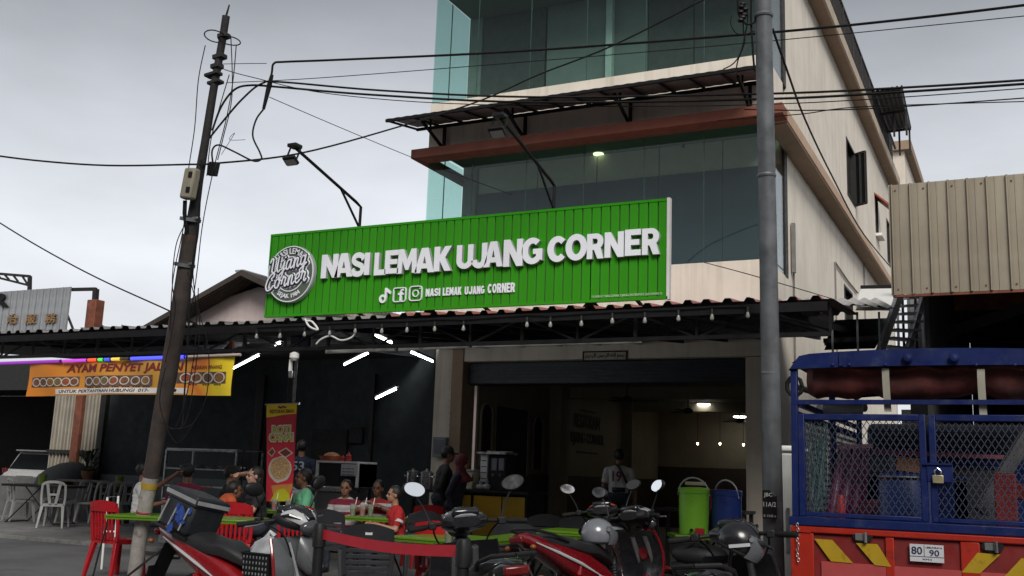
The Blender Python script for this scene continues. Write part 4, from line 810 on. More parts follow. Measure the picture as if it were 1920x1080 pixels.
a_, b_ = P(-14, 578, ys), P(22, 549, ys); lettering(MB(), 'R', (a_.x, ys-.02, a_.z), X1, Z1, b_.x-a_.x, b_.z-a_.z, .05, .03).build('letter', m_black, GSG, smooth=0)
f = MB(); q0, q1, q2 = P(131, 543, ys+.1), P(180, 542, ys+.1), P(172, 660, ys+.1); f.bar(q0, q1, .09); f.bar(q1, q2, .13); f.bar(P(127, 592, ys+.1), P(142, 630, ys+.3), .07); f.build('side_frame', m_dark, GSG)
f = MB(); A_ = [P(-30, 511, 22), P(56, 518, 22), P(56, 543, 22), P(-30, 518, 22)]; f.bar(A_[0], A_[1], .08); f.bar(A_[1], A_[2]+V((0, 0, -.1)), .1); f.bar(P(-30, 514, 22), P(54, 535, 22), .07)
for k in range(4): f.bar(P(-10+k*17, 512+k*1.5, 22), P(k*17, 520+k*4, 22), .05)
tag(f.build('roof_truss', m_dark), 'small open steel truss above the grey metal signboard', 'truss')
q0 = P(165, 700, 19); q1 = P(165, 564, 19); tag(MB().bx(q0.x-.17, q0.x+.17, 18.85, 19.15, 0, q1.z).build('rust_column', m_rust, bevel=.02), 'rust red steel column rising above the awning at the left', 'column')
# street lamp far off
sl_ = thing('street_lamp', 'small distant street lamp arm just above the awning edge', 'street lamp', (P(232, 700, 40).x, 40, 0)); q = P(228, 618, 40); h_ = P(180, 612, 40); MB().tube(smooth_pts([V((q.x, 40, 0)), V((q.x, 40, q.z-.5)), q, P(210, 615, 40), h_]), .06, 8).build('mast', m_galv, sl_); MB().box(h_, (.9, .3, .16)).build('lamp_head', m_dark, sl_, bevel=.04)
# gabled house behind
GH = thing('gabled_house', 'pink-white gabled house with dark sheet roof behind the awning', 'house', (-17, 25, 0)); HY = 22
ap = P(452, 506, HY); el2 = P(255, 618, HY); sl2 = (ap.z-el2.z)/(ap.x-el2.x); xr = ap.x+(ap.x-el2.x); m_pink = mat('pink white render', (.56, .46, .44), .85, var=.06, streak=.15)
MB().prism([(el2.x+.8, 0), (xr-.8, 0), (xr-.8, el2.z+.55), (ap.x, ap.z-.35), (el2.x+.8, el2.z+.55)], (0, HY+.8, 0), X1, Z1, Y1, 9).build('wall', m_pink, GH, smooth=0)
m_hr = mat('dark roof deck', (.045, .036, .03), .8, var=.2, scale=2)
for s, xe_ in ((1, el2.x), (-1, xr)):
    f = MB(); n = 14
    f.prism([(xe_, el2.z), (ap.x, ap.z), (ap.x, ap.z-.16), (xe_, el2.z-.16)], (0, HY, 0), X1, Z1, Y1, 10); ro = f.build('roof_slope', m_hr, GH, smooth=0)
    for k in range(6):
        a_ = V((xe_, HY+.08+.12*k, el2.z-.17)); b_ = V((ap.x, HY+.08+.12*k, ap.z-.17)); MB().bar(a_, b_, .05, .03).build('soffit_board', mat('brown soffit board', (.06, .045, .035), .8, var=.2), ro)
MB().bar((ap.x-.25, HY+.2, ap.z+.03), (ap.x-.25, HY+10, ap.z+.03), .3, .06).build('ridge_cap', m_zinc, GH)
# red sheet roof lean-to and white pipe seen under the sign
f = MB(); a_, b_, c_, d_ = P(640, 592, 13), P(770, 584, 13), P(752, 571, 15.6), P(655, 580, 15.6); nr = 18
f.grid(lambda s, t: (a_.lerp(b_, s)).lerp(d_.lerp(c_, s), t)+Z1*.03*(1 if int(s*36) % 2 else 0), 72, 1); tag(f.build('red_lean_to_roof', m_red, recalc=False, smooth=0), 'faded red corrugated lean-to roof glimpsed below the sign', 'roof')
tag(MB().cyl(P(764, 588, 12.8), P(778, 590, 12.2), .05, n=12).build('roof_pipe', m_peach), 'stub of pink pipe poking out under the sign', 'pipe')
# loose white cable under the sign
tag(MB().tube(smooth_pts([P(u, v, 9.2) for u, v in ((572, 598), (580, 612), (596, 618), (585, 603), (574, 602))]), .012, 6).build('white_cable', m_white), 'loop of white cable below the left sign bracket', 'cable')
tag(MB().tube(smooth_pts([P(u, v, 9.3) for u, v in ((593, 645), (602, 636), (620, 630), (640, 638), (660, 632), (668, 620))]), .010, 6).build('white_cable', m_white), 'white cable sagging under the awning truss', 'cable')
# round camera fitting on the awning post
t = thing('router_box', 'white camera and small box fixed to the awning post', 'camera', P(552, 700, 9.4)); MB().lathe([(.03, -.05), (.055, -.02), (.055, .03), (.02, .05)], P(552, 668, 9.42), 14).build('dome', m_white, t); MB().box(P(545, 685, 9.44), (.03, .03, .14)).build('stem', m_white, t); MB().box(P(547, 702, 9.44), (.06, .05, .08)).build('housing', m_steel, t, bevel=.006)
t = thing('blue_lamp_panel', 'dim blue divided panel behind the awning truss', 'panel', P(562, 643, 10)); a_, b_ = P(546, 653, 10), P(580, 631, 10)
for k in range(2): w_ = (b_.x-a_.x)/2; MB().bx(a_.x+k*w_+.008, a_.x+(k+1)*w_-.008, 9.99, 10.01, a_.z, b_.z).build('pane', mat('blue pane', (.10, .10, .17), .4), t)
MB().bx(a_.x-.02, b_.x+.02, 10.012, 10.03, a_.z-.02, b_.z+.02).build('frame', m_dark, t)
f = MB(); f.grid(lambda s, t: P(395+45*s, 668-22*s*t-6*t-4*math.sin(s*9), 9.9+.15*math.sin(s*12)+.2*t), 10, 4); tag(f.build('orange_tarp', mat('orange tarp', (.30, .07, .025), .6, var=.3, scale=12), recalc=False), 'crumpled orange tarpaulin tucked under the awning right of the banner', 'tarpaulin')
# ------------------------------------------------------------------ right hand side: metal fascia shed, lean-to, stair
def at(u, t, z=0.0):
    d = ray(u, 900+.037*(u-960)); p = CAM + d*t; p.z = z; return p
SH = thing('metal_shed', 'beige ribbed metal fascia of the dark shed above the lorry', 'shed', (1, 14, 0)); fy = 12.0
fx0 = P(1671, 450, fy).x; z0, z1 = 3.47, 4.755; bm_ = None; k = 0; pwid = .1985
while fx0+k*pwid < 3.6:
    x = fx0+k*pwid
    if bm_ is None:
        f = MB(); pr = [(0, 0), (.010, 0), (.016, -.032), (.030, -.032), (.036, 0), (.095, 0), (.1, -.006), (.105, 0), (pwid, 0)]
        f.grid(lambda a, b: V((x+pr[int(round(a*8))][0], fy+pr[int(round(a*8))][1], z0+(z1-z0)*b)), 8, 1); f.grid(lambda a, b: V((x+pr[int(round(a*8))][0], fy+.004+pr[int(round(a*8))][1], z0+(z1-z0)*b)), 8, 1); bm_ = f.build('fascia_panel', m_beige, SH, recalc=False, smooth=0)
    else: o = bpy.data.objects.new('fascia_panel', bm_.data); C.objects.link(o); o.parent = SH; o.location = (k*pwid, 0, 0)
    k += 1
MB().bx(fx0-.012, fx0-.002, fy-.03, fy+.05, z0, z1).build('edge_flashing', m_beige, SH); MB().bx(fx0, 3.6, fy-.005, fy+.04, z0-.03, z0-.004).build('bottom_flashing', m_rust, SH)
for k in range(14):
    x = fx0+.06+(k % 7)*.3; z = (z1-.07, z0+.06)[k//7]; MB().cyl((x, fy-.008, z), (x, fy, z), .011, n=6).build('screw', m_rust, SH)
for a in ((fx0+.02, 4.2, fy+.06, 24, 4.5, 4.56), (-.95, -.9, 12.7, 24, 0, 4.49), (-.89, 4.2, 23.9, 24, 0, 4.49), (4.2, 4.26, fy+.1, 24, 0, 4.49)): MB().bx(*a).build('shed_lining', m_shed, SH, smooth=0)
for y in (13, 15.5, 18): MB().bx(-.88, 4.1, y, y+.1, 4.25, 4.49).build('rafter', m_rust, SH)
MB().bar((-.8, 14.0, 3.3), (2.0, 14.0, 4.2), .12).build('brace', m_dark, SH)
# lean-to between shop and shed
LT = thing('alley_lean_to', 'low dark lean-to roof with ragged pale edge in the side alley', 'lean-to', (-2.6, 14, 0))
f = MB(); f.grid(lambda s, t: P(1448+232*s, 573+4*math.sin(s*7)+(3 if s > .4 else 0), 13.2).lerp(P(1448+200*s, 560, 16.5), t)+Z1*.02*math.sin(s*60), 50, 2); f.build('roof_sheet', mat('pale awning sheet', (.5, .48, .46), .6, var=.2, streak=.5), LT, recalc=False)
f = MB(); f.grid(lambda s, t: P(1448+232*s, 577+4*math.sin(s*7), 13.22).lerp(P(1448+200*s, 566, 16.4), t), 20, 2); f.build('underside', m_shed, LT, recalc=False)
f = MB(); f.bx(P(1452, 590, 13.3).x, P(1562, 590, 13.3).x, 13.3, 13.36, P(1500, 606, 13.3).z, P(1500, 588, 13.3).z); f.build('beam', m_black, LT)
for u in (1560, 1607, 1648): a = P(u, 585, 13.4); MB().bar(a, (a.x, a.y, a.z-.55), .025).build('hanger', m_galv, LT)
a, b = P(1560, 605, 14.5), P(1665, 655, 14.5); f = MB(); f.add([P(1565, 600, 15), P(1672, 596, 15), P(1640, 645, 13.8), P(1545, 648, 13.8)], [(0, 1, 2, 3)]); f.add([p+V((0, 0, -.06)) for p in f.v], [(3, 2, 1, 0)]); f.build('chute', mat('dark green grey sheet', (.04, .05, .055), .5, .2), LT, recalc=False)
MB().bar(P(1545, 640, 13.7), P(1650, 634, 13.7), .12, .06).build('gutter', m_dark, LT)
CP = thing('alley_canopy', 'white flat canopy plate above the dark lean-to', 'canopy', P(1640, 560, 17)); f = MB(); f.prism([(0, 0), (1, 0), (1, 1), (0, 1)], (0, 0, 0), X1, Y1, Z1, .01) ; f = MB()
q = [P(1614, 541, 19), P(1672, 540, 19), P(1690, 577, 16.5), P(1604, 575, 16.5)]; f.add(q, [(0, 1, 2, 3)]); f.add([p-Z1*.06 for p in q], [(3, 2, 1, 0)]); f.build('plate', m_white, CP, recalc=False); MB().bar(q[0], q[1], .1).build('edge', m_black, CP)
ST = thing('steel_staircase', 'pale steel staircase beside the shed, above the lorry roof', 'staircase', (P(1700, 640, 15).x, 15, 0))
m_st = mat('pale steel', (.66, .67, .68), .5, .1, var=.1, streak=.3)
A0, A1 = P(1694, 560, 15), P(1640, 690, 13.8); B0, B1 = P(1740, 556, 15.4), P(1690, 700, 14.2)
MB().bar(A0+Z1*.2, A1, .05, .16).build('stringer', m_st, ST); MB().bar(B0+Z1*.2, B1, .05, .13).build('stringer', m_st, ST); MB().bar(P(1752, 590, 15.6), P(1722, 700, 14.5), .04, .08).build('stringer', m_st, ST)
for k in range(9):
    a, b = A0.lerp(A1, k/8.5), B0.lerp(B1, k/8.5); MB().bar(a, b, .2, .025).build('tread', m_st, ST)
for k, u in enumerate((1682, 1692, 1703, 1716, 1728)): a = P(u, 556, 15.8); MB().bar(a+Z1*.3, a-Z1*1.3, .035).build('baluster', m_dark if k % 2 else m_st, ST)
MB().bx(P(1700, 560, 17.5).x, P(1745, 560, 17.5).x, 17.5, 17.6, 2.5, 5.2).build('clad_panel', mat('grey clad', (.2, .2, .2), .7), ST)
MB().add([P(1720, 565, 16), P(1752, 600, 16), P(1752, 660, 16), P(1700, 660, 16)], [(0, 1, 2, 3)]).build('side_panel', m_zinc, ST, recalc=False)
# alley clutter seen through the lorry
tag(MB().cyl(P(1535, 766, 14), P(1622, 764, 14.5), .06, n=12).build('waste_pipe', m_zinc), 'pale grey pipe crossing the alley behind the lorry cage', 'pipe')
tag(MB().bx(P(1690, 770, 18).x, P(1790, 770, 18).x, 18, 18.2, 0, P(1700, 768, 18).z).build('alley_wall', m_white), 'low white wall glimpsed through the lorry cage', 'wall')
t = thing('hose_roll', 'black rolled hose hung beside the lorry roof corner', 'hose', P(1490, 725, 9.5)); c = P(1489, 724, 9.5); MB().tube([c+V((.07*math.cos(k*.7), .03*k/20, .09*math.sin(k*.7))) for k in range(28)], .018, 6).build('coil', m_rubber, t); MB().cyl(c+V((0, .1, 0)), c+V((0, 1.5, .05)), .03).build('hanger_rod', m_dark, t)
WB = thing('pale_cabinet', 'pale boxy cabinet half hidden behind the grey pole', 'cabinet', at(1462, 9.6)); a, b = at(1437, 9.6), at(1492, 9.6)
f = MB(); f.bx(a.x, b.x, a.y+.1, a.y+.7, .05, 1.62); f.build('body', mat('pale cabinet paint', (.40, .40, .38), .5, var=.1, streak=.35), WB, bevel=.03); MB().bx(a.x-.02, b.x+.02, a.y+.08, a.y+.72, 1.623, 1.68).build('lid', m_white, WB, bevel=.02)
for sx in (a.x+.06, b.x-.06): MB().bx(sx-.03, sx+.03, a.y+.15, a.y+.65, 0, .05).build('foot', m_rubber, WB)
MB().bx(b.x-.08, b.x-.05, a.y+.07, a.y+.1, .7, 1.1).build('handle', m_steel, WB)
# ------------------------------------------------------------------ chairs
m_cw = mat('white chair plastic', (.40, .40, .39), .5, var=.08, scale=8, streak=.25); m_cr = mat('red chair plastic', (.36, .008, .014), .32, var=.12, scale=6); m_cd = mat('charcoal chair plastic', (.020, .021, .025), .5, var=.15, spec=.3)
def make_chair(style, m):
    t = thing(style+'_chair', '', 'chair'); f = MB(); f.grid(lambda a, b: V((-.19+.4*a, (-.205+.41*b)*(1+.04*a), .435-.012*math.sin(math.pi*a)*math.sin(math.pi*b)+(-.02 if a > .95 else 0))), 8, 8)
    f.grid(lambda a, b: V((-.19+.4*a, (-.205+.41*b)*(1+.04*a), .41-.0*b)), 8, 8); f.loft([[V((-.19, -.205, .435)), V((.21, -.213, .425)), V((.21, .213, .425)), V((-.19, .205, .435))], [V((-.19, -.205, .385)), V((.20, -.21, .38)), V((.20, .21, .38)), V((-.19, .205, .385))]], False); f.build('seat', m, t, recalc=False)
    for sx in (-1, 1):
        for sy in (-1, 1):
            a, b = V((sx*.175, sy*.18, .40)), V((sx*.225-(.02 if sx < 0 else 0), sy*.22, 0)); q = MB(); q.loft([[a+V((i*.03, j*.028, 0)) for i, j in ((-1, -1), (1, -1), (1, 1), (-1, 1))], [b+V((i*.019, j*.018, 0)) for i, j in ((-1, -1), (1, -1), (1, 1), (-1, 1))]]); q.build('leg', m, t, bevel=.006)
    bk = lambda y, z: V((-.19-.16*max(0, z-.43)**1.15-.02+.55*y*y, y, z))
    def rib(pts, w, h, nm, dx=.0):
        q = MB(); q.loft([[p+V((i*h+dx, 0, 0))+n*(j*w) for i, j in ((-1, -1), (1, -1), (1, 1), (-1, 1))] for p, n in pts]); return q.build(nm, m, t, bevel=.004)
    for s in (-1, 1): rib([(bk(s*(.195+.012*math.sin(k/6*3.1)), .41+.38*k/6), V((0, 1, 0))) for k in range(7)], .02, .013, 'stile')
    if style == 'red_plastic':
        q = MB(); q.grid(lambda a, b: bk(-.215+.43*a, .74+.095*b+.03*math.sin(math.pi*a)*b), 12, 3); q.grid(lambda a, b: bk(-.215+.43*a, .74+.095*b+.03*math.sin(math.pi*a)*b)-V((.022, 0, 0)), 12, 3); q.grid(lambda a, b: bk(-.215+.43*a, .835+.03*math.sin(math.pi*a))-V((.022*b, 0, 0)), 12, 1); q.grid(lambda a, b: bk(-.215+.43*a, .74)-V((.022*b, 0, 0)), 12, 1); q.build('top_rail', m, t, recalc=False)
        for y in (-.13, -.078, -.026, .026, .078, .13): rib([(bk(y, .43+.33*k/4), V((0, 1, 0))) for k in range(5)], .014, .009, 'slat')
    elif style == 'white_plastic':
        rib([(bk(-.2*math.cos(math.pi*k/12), .76+.07*math.sin(math.pi*k/12)), V((0, .25, 1)).normalized()) for k in range(13)], .026, .012, 'top_rail')
        for s in (-1, 1): rib([(bk(s*(.05+.012*k), .43+.36*k/5), V((0, 1, 0))) for k in range(6)], .026, .009, 'splat')
        rib([(bk(-.1+.04*k, .60), V((0, 0, 1))) for k in range(6)], .02, .009, 'cross_rail', .002)
    else:
        q = MB(); tz = lambda a: .80+.05*math.sin(math.pi*a); q.grid(lambda a, b: bk(-.215+.43*a, .70+(tz(a)-.70)*b), 12, 3); q.grid(lambda a, b: bk(-.215+.43*a, .70+(tz(a)-.70)*b)-V((.02, 0, 0)), 12, 3); q.grid(lambda a, b: bk(-.215+.43*a, tz(a))-V((.02*b, 0, 0)), 12, 1); q.grid(lambda a, b: bk(-.215+.43*a, .70)-V((.02*b, 0, 0)), 12, 1); q.build('top_rail', m, t, recalc=False)
        for z in (.47, .52, .57, .62, .67): rib([(bk(-.19+.38*k/6, z), V((0, 0, 1))) for k in range(7)], .018, .007, 'slat')
    return t
def face(a, b): d = V(b)-V(a); return math.atan2(d.y, d.x)
_first = {}
def chair(style, m, p, rz, label, group):
    if style not in _first: _first[style] = make_chair(style, m); o = _first[style]
    else: o = copy_tree(_first[style])
    return put(o, p, rz, label, group)
gw, gr_, gd = 'white plastic chairs at the left', 'red plastic chairs at the tables', 'charcoal chairs at the tables'
AWAY = math.atan2(AZ.y, AZ.x)
for u, t, rz, l in ((48, 20.3, 1.2, 'white plastic chair at the left end of the black folding table'), (113, 18.9, 2.2, 'white plastic chair in front of the black folding table, nearest the road'), (116, 21.4, -1.2, 'white plastic chair behind the green cup on the black table'),
      (147, 20.6, 3.4, 'white plastic chair at the right end of the black folding table'), (182, 20.4, 3.3, 'white plastic chair first of the row by the grey dado'), (209, 20.6, 3.2, 'white plastic chair second of the row by the grey dado'), (232, 20.8, 3.1, 'white plastic chair third of the row by the grey dado, next to the pole')):
    chair('white_plastic', m_cw, at(u, t, .0 if at(u, t).y < 11.55 else .06), rz, l, gw)
for u, t, rz, l in ((236, 11.75, AWAY-.5, 'red plastic chair left of the leaning pole'), (452, 12.3, AWAY+.1, 'red plastic chair behind the delivery motorcycle seat, front one'), (438, 12.75, AWAY+.3, 'red plastic chair tucked behind the one near the delivery box'), (570, 12.6, AWAY-.05, 'red plastic chair right of the white headlamp cowl'),
      (838, 9.75, AWAY-.2, 'red plastic chair under the near green table by the belt barrier'), (797, 14.4, AWAY+.4, 'red plastic chair beside the yellow counter')):
    chair('red_plastic', m_cr, at(u, t), rz, l, gr_)
for u, t, rz, l in ((623, 12.0, AWAY, 'charcoal chair left of the striped boys, next to the red chair'), (700, 9.1, AWAY+.1, 'charcoal chair behind the red belt with a white sticker'), (968, 10.5, AWAY, 'charcoal chair right of the black scooter handlebar'), (1020, 13.0, AWAY+.1, 'charcoal chair behind the red tail of the motorcycle'),
      (1082, 12.6, AWAY, 'charcoal chair right of the middle green table'), (782, 12.5, 2.6, 'charcoal chair of the boy in the red jersey')):
    o = chair('charcoal', m_cd, at(u, t), rz, l, gd)
    if 'sticker' in l: MB().box(V((-.275, 0, .775)), (.004, .06, .04)).build('sticker', mat('paper white', (.5, .5, .48), .7), None).parent = o
# ------------------------------------------------------------------ tables
m_lime = mat('lime table top', (.09, .19, .010), .35, var=.06); m_bt = mat('black table top', (.02, .02, .022), .4)
def table(c, rz, L, Wd, label, m=m_lime, h=.74, grp='green dining tables'):
    t = thing('folding_table', label, 'table', (0, 0, 0), grp); q = MB(); q.box((0, 0, h-.012), (L, Wd, .024)); q.build('table_top', m, t, bevel=.006)
    q = MB(); q.loft([[V((sx*L/2*.997, sy*Wd/2*.997, h-.026)) for sx, sy in ((-1, -1), (1, -1), (1, 1), (-1, 1))], [V((sx*L/2*.99, sy*Wd/2*.99, h-.045)) for sx, sy in ((-1, -1), (1, -1), (1, 1), (-1, 1))]]); q.build('apron', m, t)
    for s in (-1, 1):
        for k in (-1, 1): MB().tube([V((s*L*.40, k*Wd*.40, 0)), V((-s*L*.12, k*Wd*.40, h-.05))], .013, 8).build('leg', m_dark, t)
        MB().tube([V((s*L*.40, -Wd*.40, .02)), V((s*L*.40, Wd*.40, .02))], .012, 8).build('foot_rail', m_dark, t)
    t.location = (c[0], c[1], c[2] if len(c) > 2 else 0); t.rotation_euler = (0, 0, rz); return t
p0, p1 = at(206, 10.9), at(472, 10.75); d = (p1-p0); n = V((-d.y, d.x, 0)).normalized(); table((p0+p1)/2+n*.36, math.atan2(d.y, d.x), d.length, .72, 'long lime green table behind the delivery motorcycle')
p0, p1 = at(648, 12.5), at(742, 12.3); d = p1-p0; n = V((-d.y, d.x, 0)).normalized(); table((p0+p1)/2+n*.3, math.atan2(d.y, d.x), d.length, .6, 'small lime green table of the three boys')
table((-4.62, 8.2), -.06, .84, .84, 'square lime green table nearest the belt barrier')
table((-4.42, 10.55), .05, .7, .7, 'lime green table between the charcoal chairs by the counter')
a = G(957, 1008, .74); table((a.x+.1, a.y+.35), .1, .75, .7, 'lime green table behind the black scooter')
a = at(490, 13.9); table((a.x, a.y), AWAY-1.57, 1.4, .7, 'lime green table hidden among the seated diners')
a = at(88, 20); tb = table((a.x, a.y, .06), .15, 1.45, .7, 'black folding table among the white chairs', m_bt, .74, None)
a = at(222, 21.2); table((a.x, a.y, .06), .0, 1.0, .6, 'dark table by the grey dado with a green cup', m_bt, .74, None)
m_cup = mat('lime cup', (.16, .24, .03), .4)
def cup(p, label, m=m_cup, r=.05, h=.13, grp=None):
    t = thing('cup', label, 'cup', p, grp); MB().lathe([(r*.8, 0), (r, h), (r*.93, h), (r*.74, .01)], p, 14).build('body', m, t); MB().lathe([(r*.85, h*.93), (r*.88, h*.95)], p, 12).build('content', m_plast, t)
cup(at(83, 20, .80)+V((0, 0, .0)), 'lime green cutlery cup on the black folding table', r=.085, h=.2); cup(at(227, 21.2, .80), 'lime green cutlery cup by the grey dado', r=.085, h=.2)
m_tg = glass('clear tumbler', (.86, .86, .84), .9, 1.5, .12); m_drk = mat('pink drink', (.40, .05, .05), .3); m_gdr = mat('green drink', (.14, .2, .04), .3)
def tumbler(p, drink, label):
    t = thing('tumbler', label, 'glass', p, 'drinking glasses'); MB().lathe([(.03, 0), (.04, .15), (.037, .15), (.028, .008)], p, 12).build('glass', m_tg, t); MB().lathe([(.027, .01), (.034, .09)], p, 12).build('drink', drink, t); MB().cyl(p+V((.01, 0, .02)), p+V((.045, .01, .23)), .005, n=6).build('straw', m_white, t)
for u, t_, dr, l in ((666, 12.6, m_gdr, 'glass with green drink at the left of the boys table'), (684, 12.55, m_drk, 'glass with pink drink and straw in the middle of the boys table'), (699, 12.6, m_gdr, 'glass at the right of the boys table'), (519, 13.3, m_drk, 'glass of pink drink beside the flatbread banner foot'), (545, 13.2, m_drk, 'tall glass of red drink before the green shirt'), (847, 8.1, m_gdr, 'left glass on the near green table'), (862, 8.05, m_drk, 'right glass on the near green table')):
    tumbler(at(u, t_, .742), dr, l)
# ------------------------------------------------------------------ kitchen things in the shade
m_cg = glass('case glass', (.85, .9, .9), .9, 1.5, .02)
DC = thing('display_case', 'steel and glass food display case behind the leaning pole', 'display case', at(385, 15.3)); cy = at(385, 15.3).y
x0, x1 = P(312, 850, cy).x, P(444, 850, cy).x; zt, zb = P(380, 845, cy).z, .75
f = MB(); f.bx(x0, x1, cy, cy+.6, .1, zb); f.build('base_cabinet', m_steel, DC, bevel=.01)
for x in (x0, x1):
    for y, k in ((cy, 0), (cy+.58, 0)): MB().bar((x, y-(.0 if k else 0), zb), (x, y, zt), .025).build('frame_post', m_steel, DC)
for z in (zt, (zt+zb)/2+.1, zb+.22, zb+.02): MB().bx(x0, x1, cy-.012, cy+.01, z-.012, z+.012).build('front_rail', m_chrome, DC)
for z in ((zt+zb)/2+.1, zb+.22): MB().bx(x0+.02, x1-.02, cy+.02, cy+.56, z-.01, z).build('shelf', m_steel, DC)
MB().bx(x0, x1, cy, cy+.6, zt+.013, zt+.03).build('roof', m_steel, DC); MB().bx(x0+.01, x1-.01, cy+.012, cy+.018, zb, zt-.014).build('front_glass', m_cg, DC, smooth=0)
q = MB(); dashes(q, (x0+.25, cy-.014, zb+.205), X1, Z1, .75, .02, 18, .002); q.build('rail_print', mat('red print', (.4, .03, .03), .5), DC, smooth=0)['kind'] = 'stuff'
for k in range(5): MB().lathe([(.05, 0), (.1, .03), (.11, .05), (.09, .045)], (x0+.2+k*.26, cy+.25, (zt+zb)/2+.101), 14).build('tray', m_steel, DC); 
for k in range(5): MB().ell((x0+.2+k*.26, cy+.25, (zt+zb)/2+.14), (.085, .085, .035), 10, 6).build('food', mat('fried food', (.12, .05, .02), .7, var=.5, scale=30), DC)
MB().bx(x1+.03, x1+.05, cy+.1, cy+.12, .1, zt+.05).build('side_bar', m_dark, DC); MB().bx(x1+.03, x1+.36, cy+.1, cy+.12, zt+.02, zt+.04).build('side_bar', m_dark, DC)
CB = thing('drinks_cabinet', 'grey steel cabinet with dark glass and a taped notice', 'cabinet', at(632, 15.2)); cy = at(632, 15.2).y
x0, x1 = P(592, 880, cy).x, P(671, 880, cy).x; zt = P(632, 868, cy).z; zm = P(632, 915, cy).z
f = MB(); f.bx(x0-.05, x1-.15, cy-.12, cy+.5, .12, zm-.06); f.build('body', mat('grey cabinet', (.17, .17, .175), .5, .3, var=.12), CB, bevel=.01); MB().bx(x0-.08, x1-.12, cy-.16, cy+.5, zm-.057, zm+.02).build('ledge', m_steel, CB, bevel=.015)
MB().bx(x0, x1, cy+.04, cy+.5, zm+.022, zt).build('glass_front', mat('dark cabinet glass', (.02, .024, .022), .15), CB)
f = MB()
for q in ((x0, x0+.03, zm+.02, zt), (x1-.03, x1, zm+.02, zt), (x0, x1, zt, zt+.03)): f.bx(q[0], q[1], cy+.0, cy+.5, q[2], q[3])
f.build('frame', m_white, CB); a, b = P(641, 870, cy), P(669, 893, cy); pn = MB().bx(a.x, b.x, cy-.012, cy-.008, b.z, a.z).build('notice', mat('paper white'), CB, smooth=0)
q = MB()
for k in range(3): dashes(q, (a.x+.03, cy-.0135, a.z-.075-.045*k), X1, Z1, (b.x-a.x)-.06, .016, 7)
q.build('notice_print', mat('blue ink', (.03, .05, .15), .6), pn, smooth=0)['kind'] = 'stuff'
t = thing('orange_basket', 'orange basket heaped with buns on the grey cabinet', 'basket', P(622, 866, cy+.2)); p = V((P(622, 860, cy+.2).x, cy+.2, zt+.032)); MB().lathe([(.16, 0), (.2, .07), (.19, .07), (.15, .01)], p, 16).build('basket', mat('orange plastic', (.40, .09, .03), .5), t); MB().ell(p+Z1*.06, (.13, .13, .07)).build('buns', mat('bun crust', (.34, .15, .06), .6, var=.3, scale=18), t)
for u, l, hh in ((654, 'short red bottle on the grey cabinet', .14), (643, 'small red jar on the grey cabinet', .09)):
    p = V((P(u, 860, cy+.15).x, cy+.15, zt+.032)); t = thing('sauce_bottle', l, 'bottle', p); MB().lathe([(.04, 0), (.04, hh*.6), (.018, hh*.8), (.014, hh)], p, 12).build('body', mat('chilli red', (.33, .02, .02), .35), t); MB().cyl(p+Z1*hh, p+Z1*(hh+.03), .016).build('cap', m_plast, t)
# stove with pots
SV = thing('stove_stand', 'dark steel stand carrying two cooking pots', 'stand', at(790, 15.4)); cy = at(790, 15.4).y; x0, x1 = P(740, 920, cy).x, P(818, 920, cy).x; zs = P(780, 917, cy).z
f = MB(); f.bx(x0, x1, cy, cy+.55, zs-.04, zs); f.build('top', m_dark, SV)
for x in (x0+.03, x1-.03):
    for y in (cy+.03, cy+.52): MB().bar((x, y, 0.0), (x, y, zs-.04), .04).build('leg', m_dark, SV)
MB().bx(x0+.05, x1-.05, cy+.05, cy+.5, .35, .38).build('shelf', m_dark, SV)
for u, l in ((774, 'left dull steel stock pot on the stove'), (800, 'right shiny steel stock pot on the stove')):
    p = V((P(u, 900, cy+.28).x, cy+.28, zs)); t = thing('stock_pot', l, 'pot', p, 'stock pots'); r_ = .098
    MB().lathe([(r_*.95, 0), (r_, .02), (r_, .24), (r_*1.05, .245), (r_*1.05, .255), (r_*.96, .255), (r_*.94, .03)], p, 20).build('body', m_steel, t)
    for s in (-1, 1): MB().tube([p+V((s*r_, -.04, .19)), p+V((s*(r_+.04), -.03, .19)), p+V((s*(r_+.04), .03, .19)), p+V((s*r_, .04, .19))], .007, 6).build('handle', m_steel, t)
    MB().lathe([(r_*1.02, .256), (r_*.7, .275), (.02, .285), (.02, .31), (.001, .312)], p, 20).build('lid', m_steel, t)
# counter with yellow panels
CT = thing('service_counter', 'black service counter faced with yellow panels', 'counter', at(905, 15.2)); cy = at(905, 15.2).y; m_yel = mat('mustard panel', (.40, .235, .012), .5, var=.1, scale=3, streak=.25, dirt=(.25, .13, .01), rnd=.1)
x0, x1 = P(829, 960, cy).x, P(988, 960, cy).x; zt = P(900, 919, cy).z; zb = P(900, 1003, cy).z
MB().bx(x0, x1, cy, cy+.6, .1, zt-.05).build('carcass', m_plast, CT); MB().bx(x0-.04, x1+.04, cy-.05, cy+.65, zt-.047, zt).build('worktop', m_plast, CT, bevel=.008)
for u0, u1 in ((832, 882), (888, 940), (942, 984)): a, b = P(u0, 960, cy).x, P(u1, 960, cy).x; MB().bx(a, b, cy-.018, cy-.002, zb, zt-.08).build('panel', m_yel, CT, bevel=.003)
a, b = P(830, 960, cy).x, P(986, 960, cy).x; MB().bx(a, b, cy-.014, cy-.002, .12, zb-.01).build('kick_panel', mat('red kick panel', (.25, .02, .02), .5), CT)
p = V((P(881, 900, cy+.2).x, cy+.2, zt)); t = thing('ice_bucket', 'cream square plastic tub on the counter', 'tub', p); s_ = .115
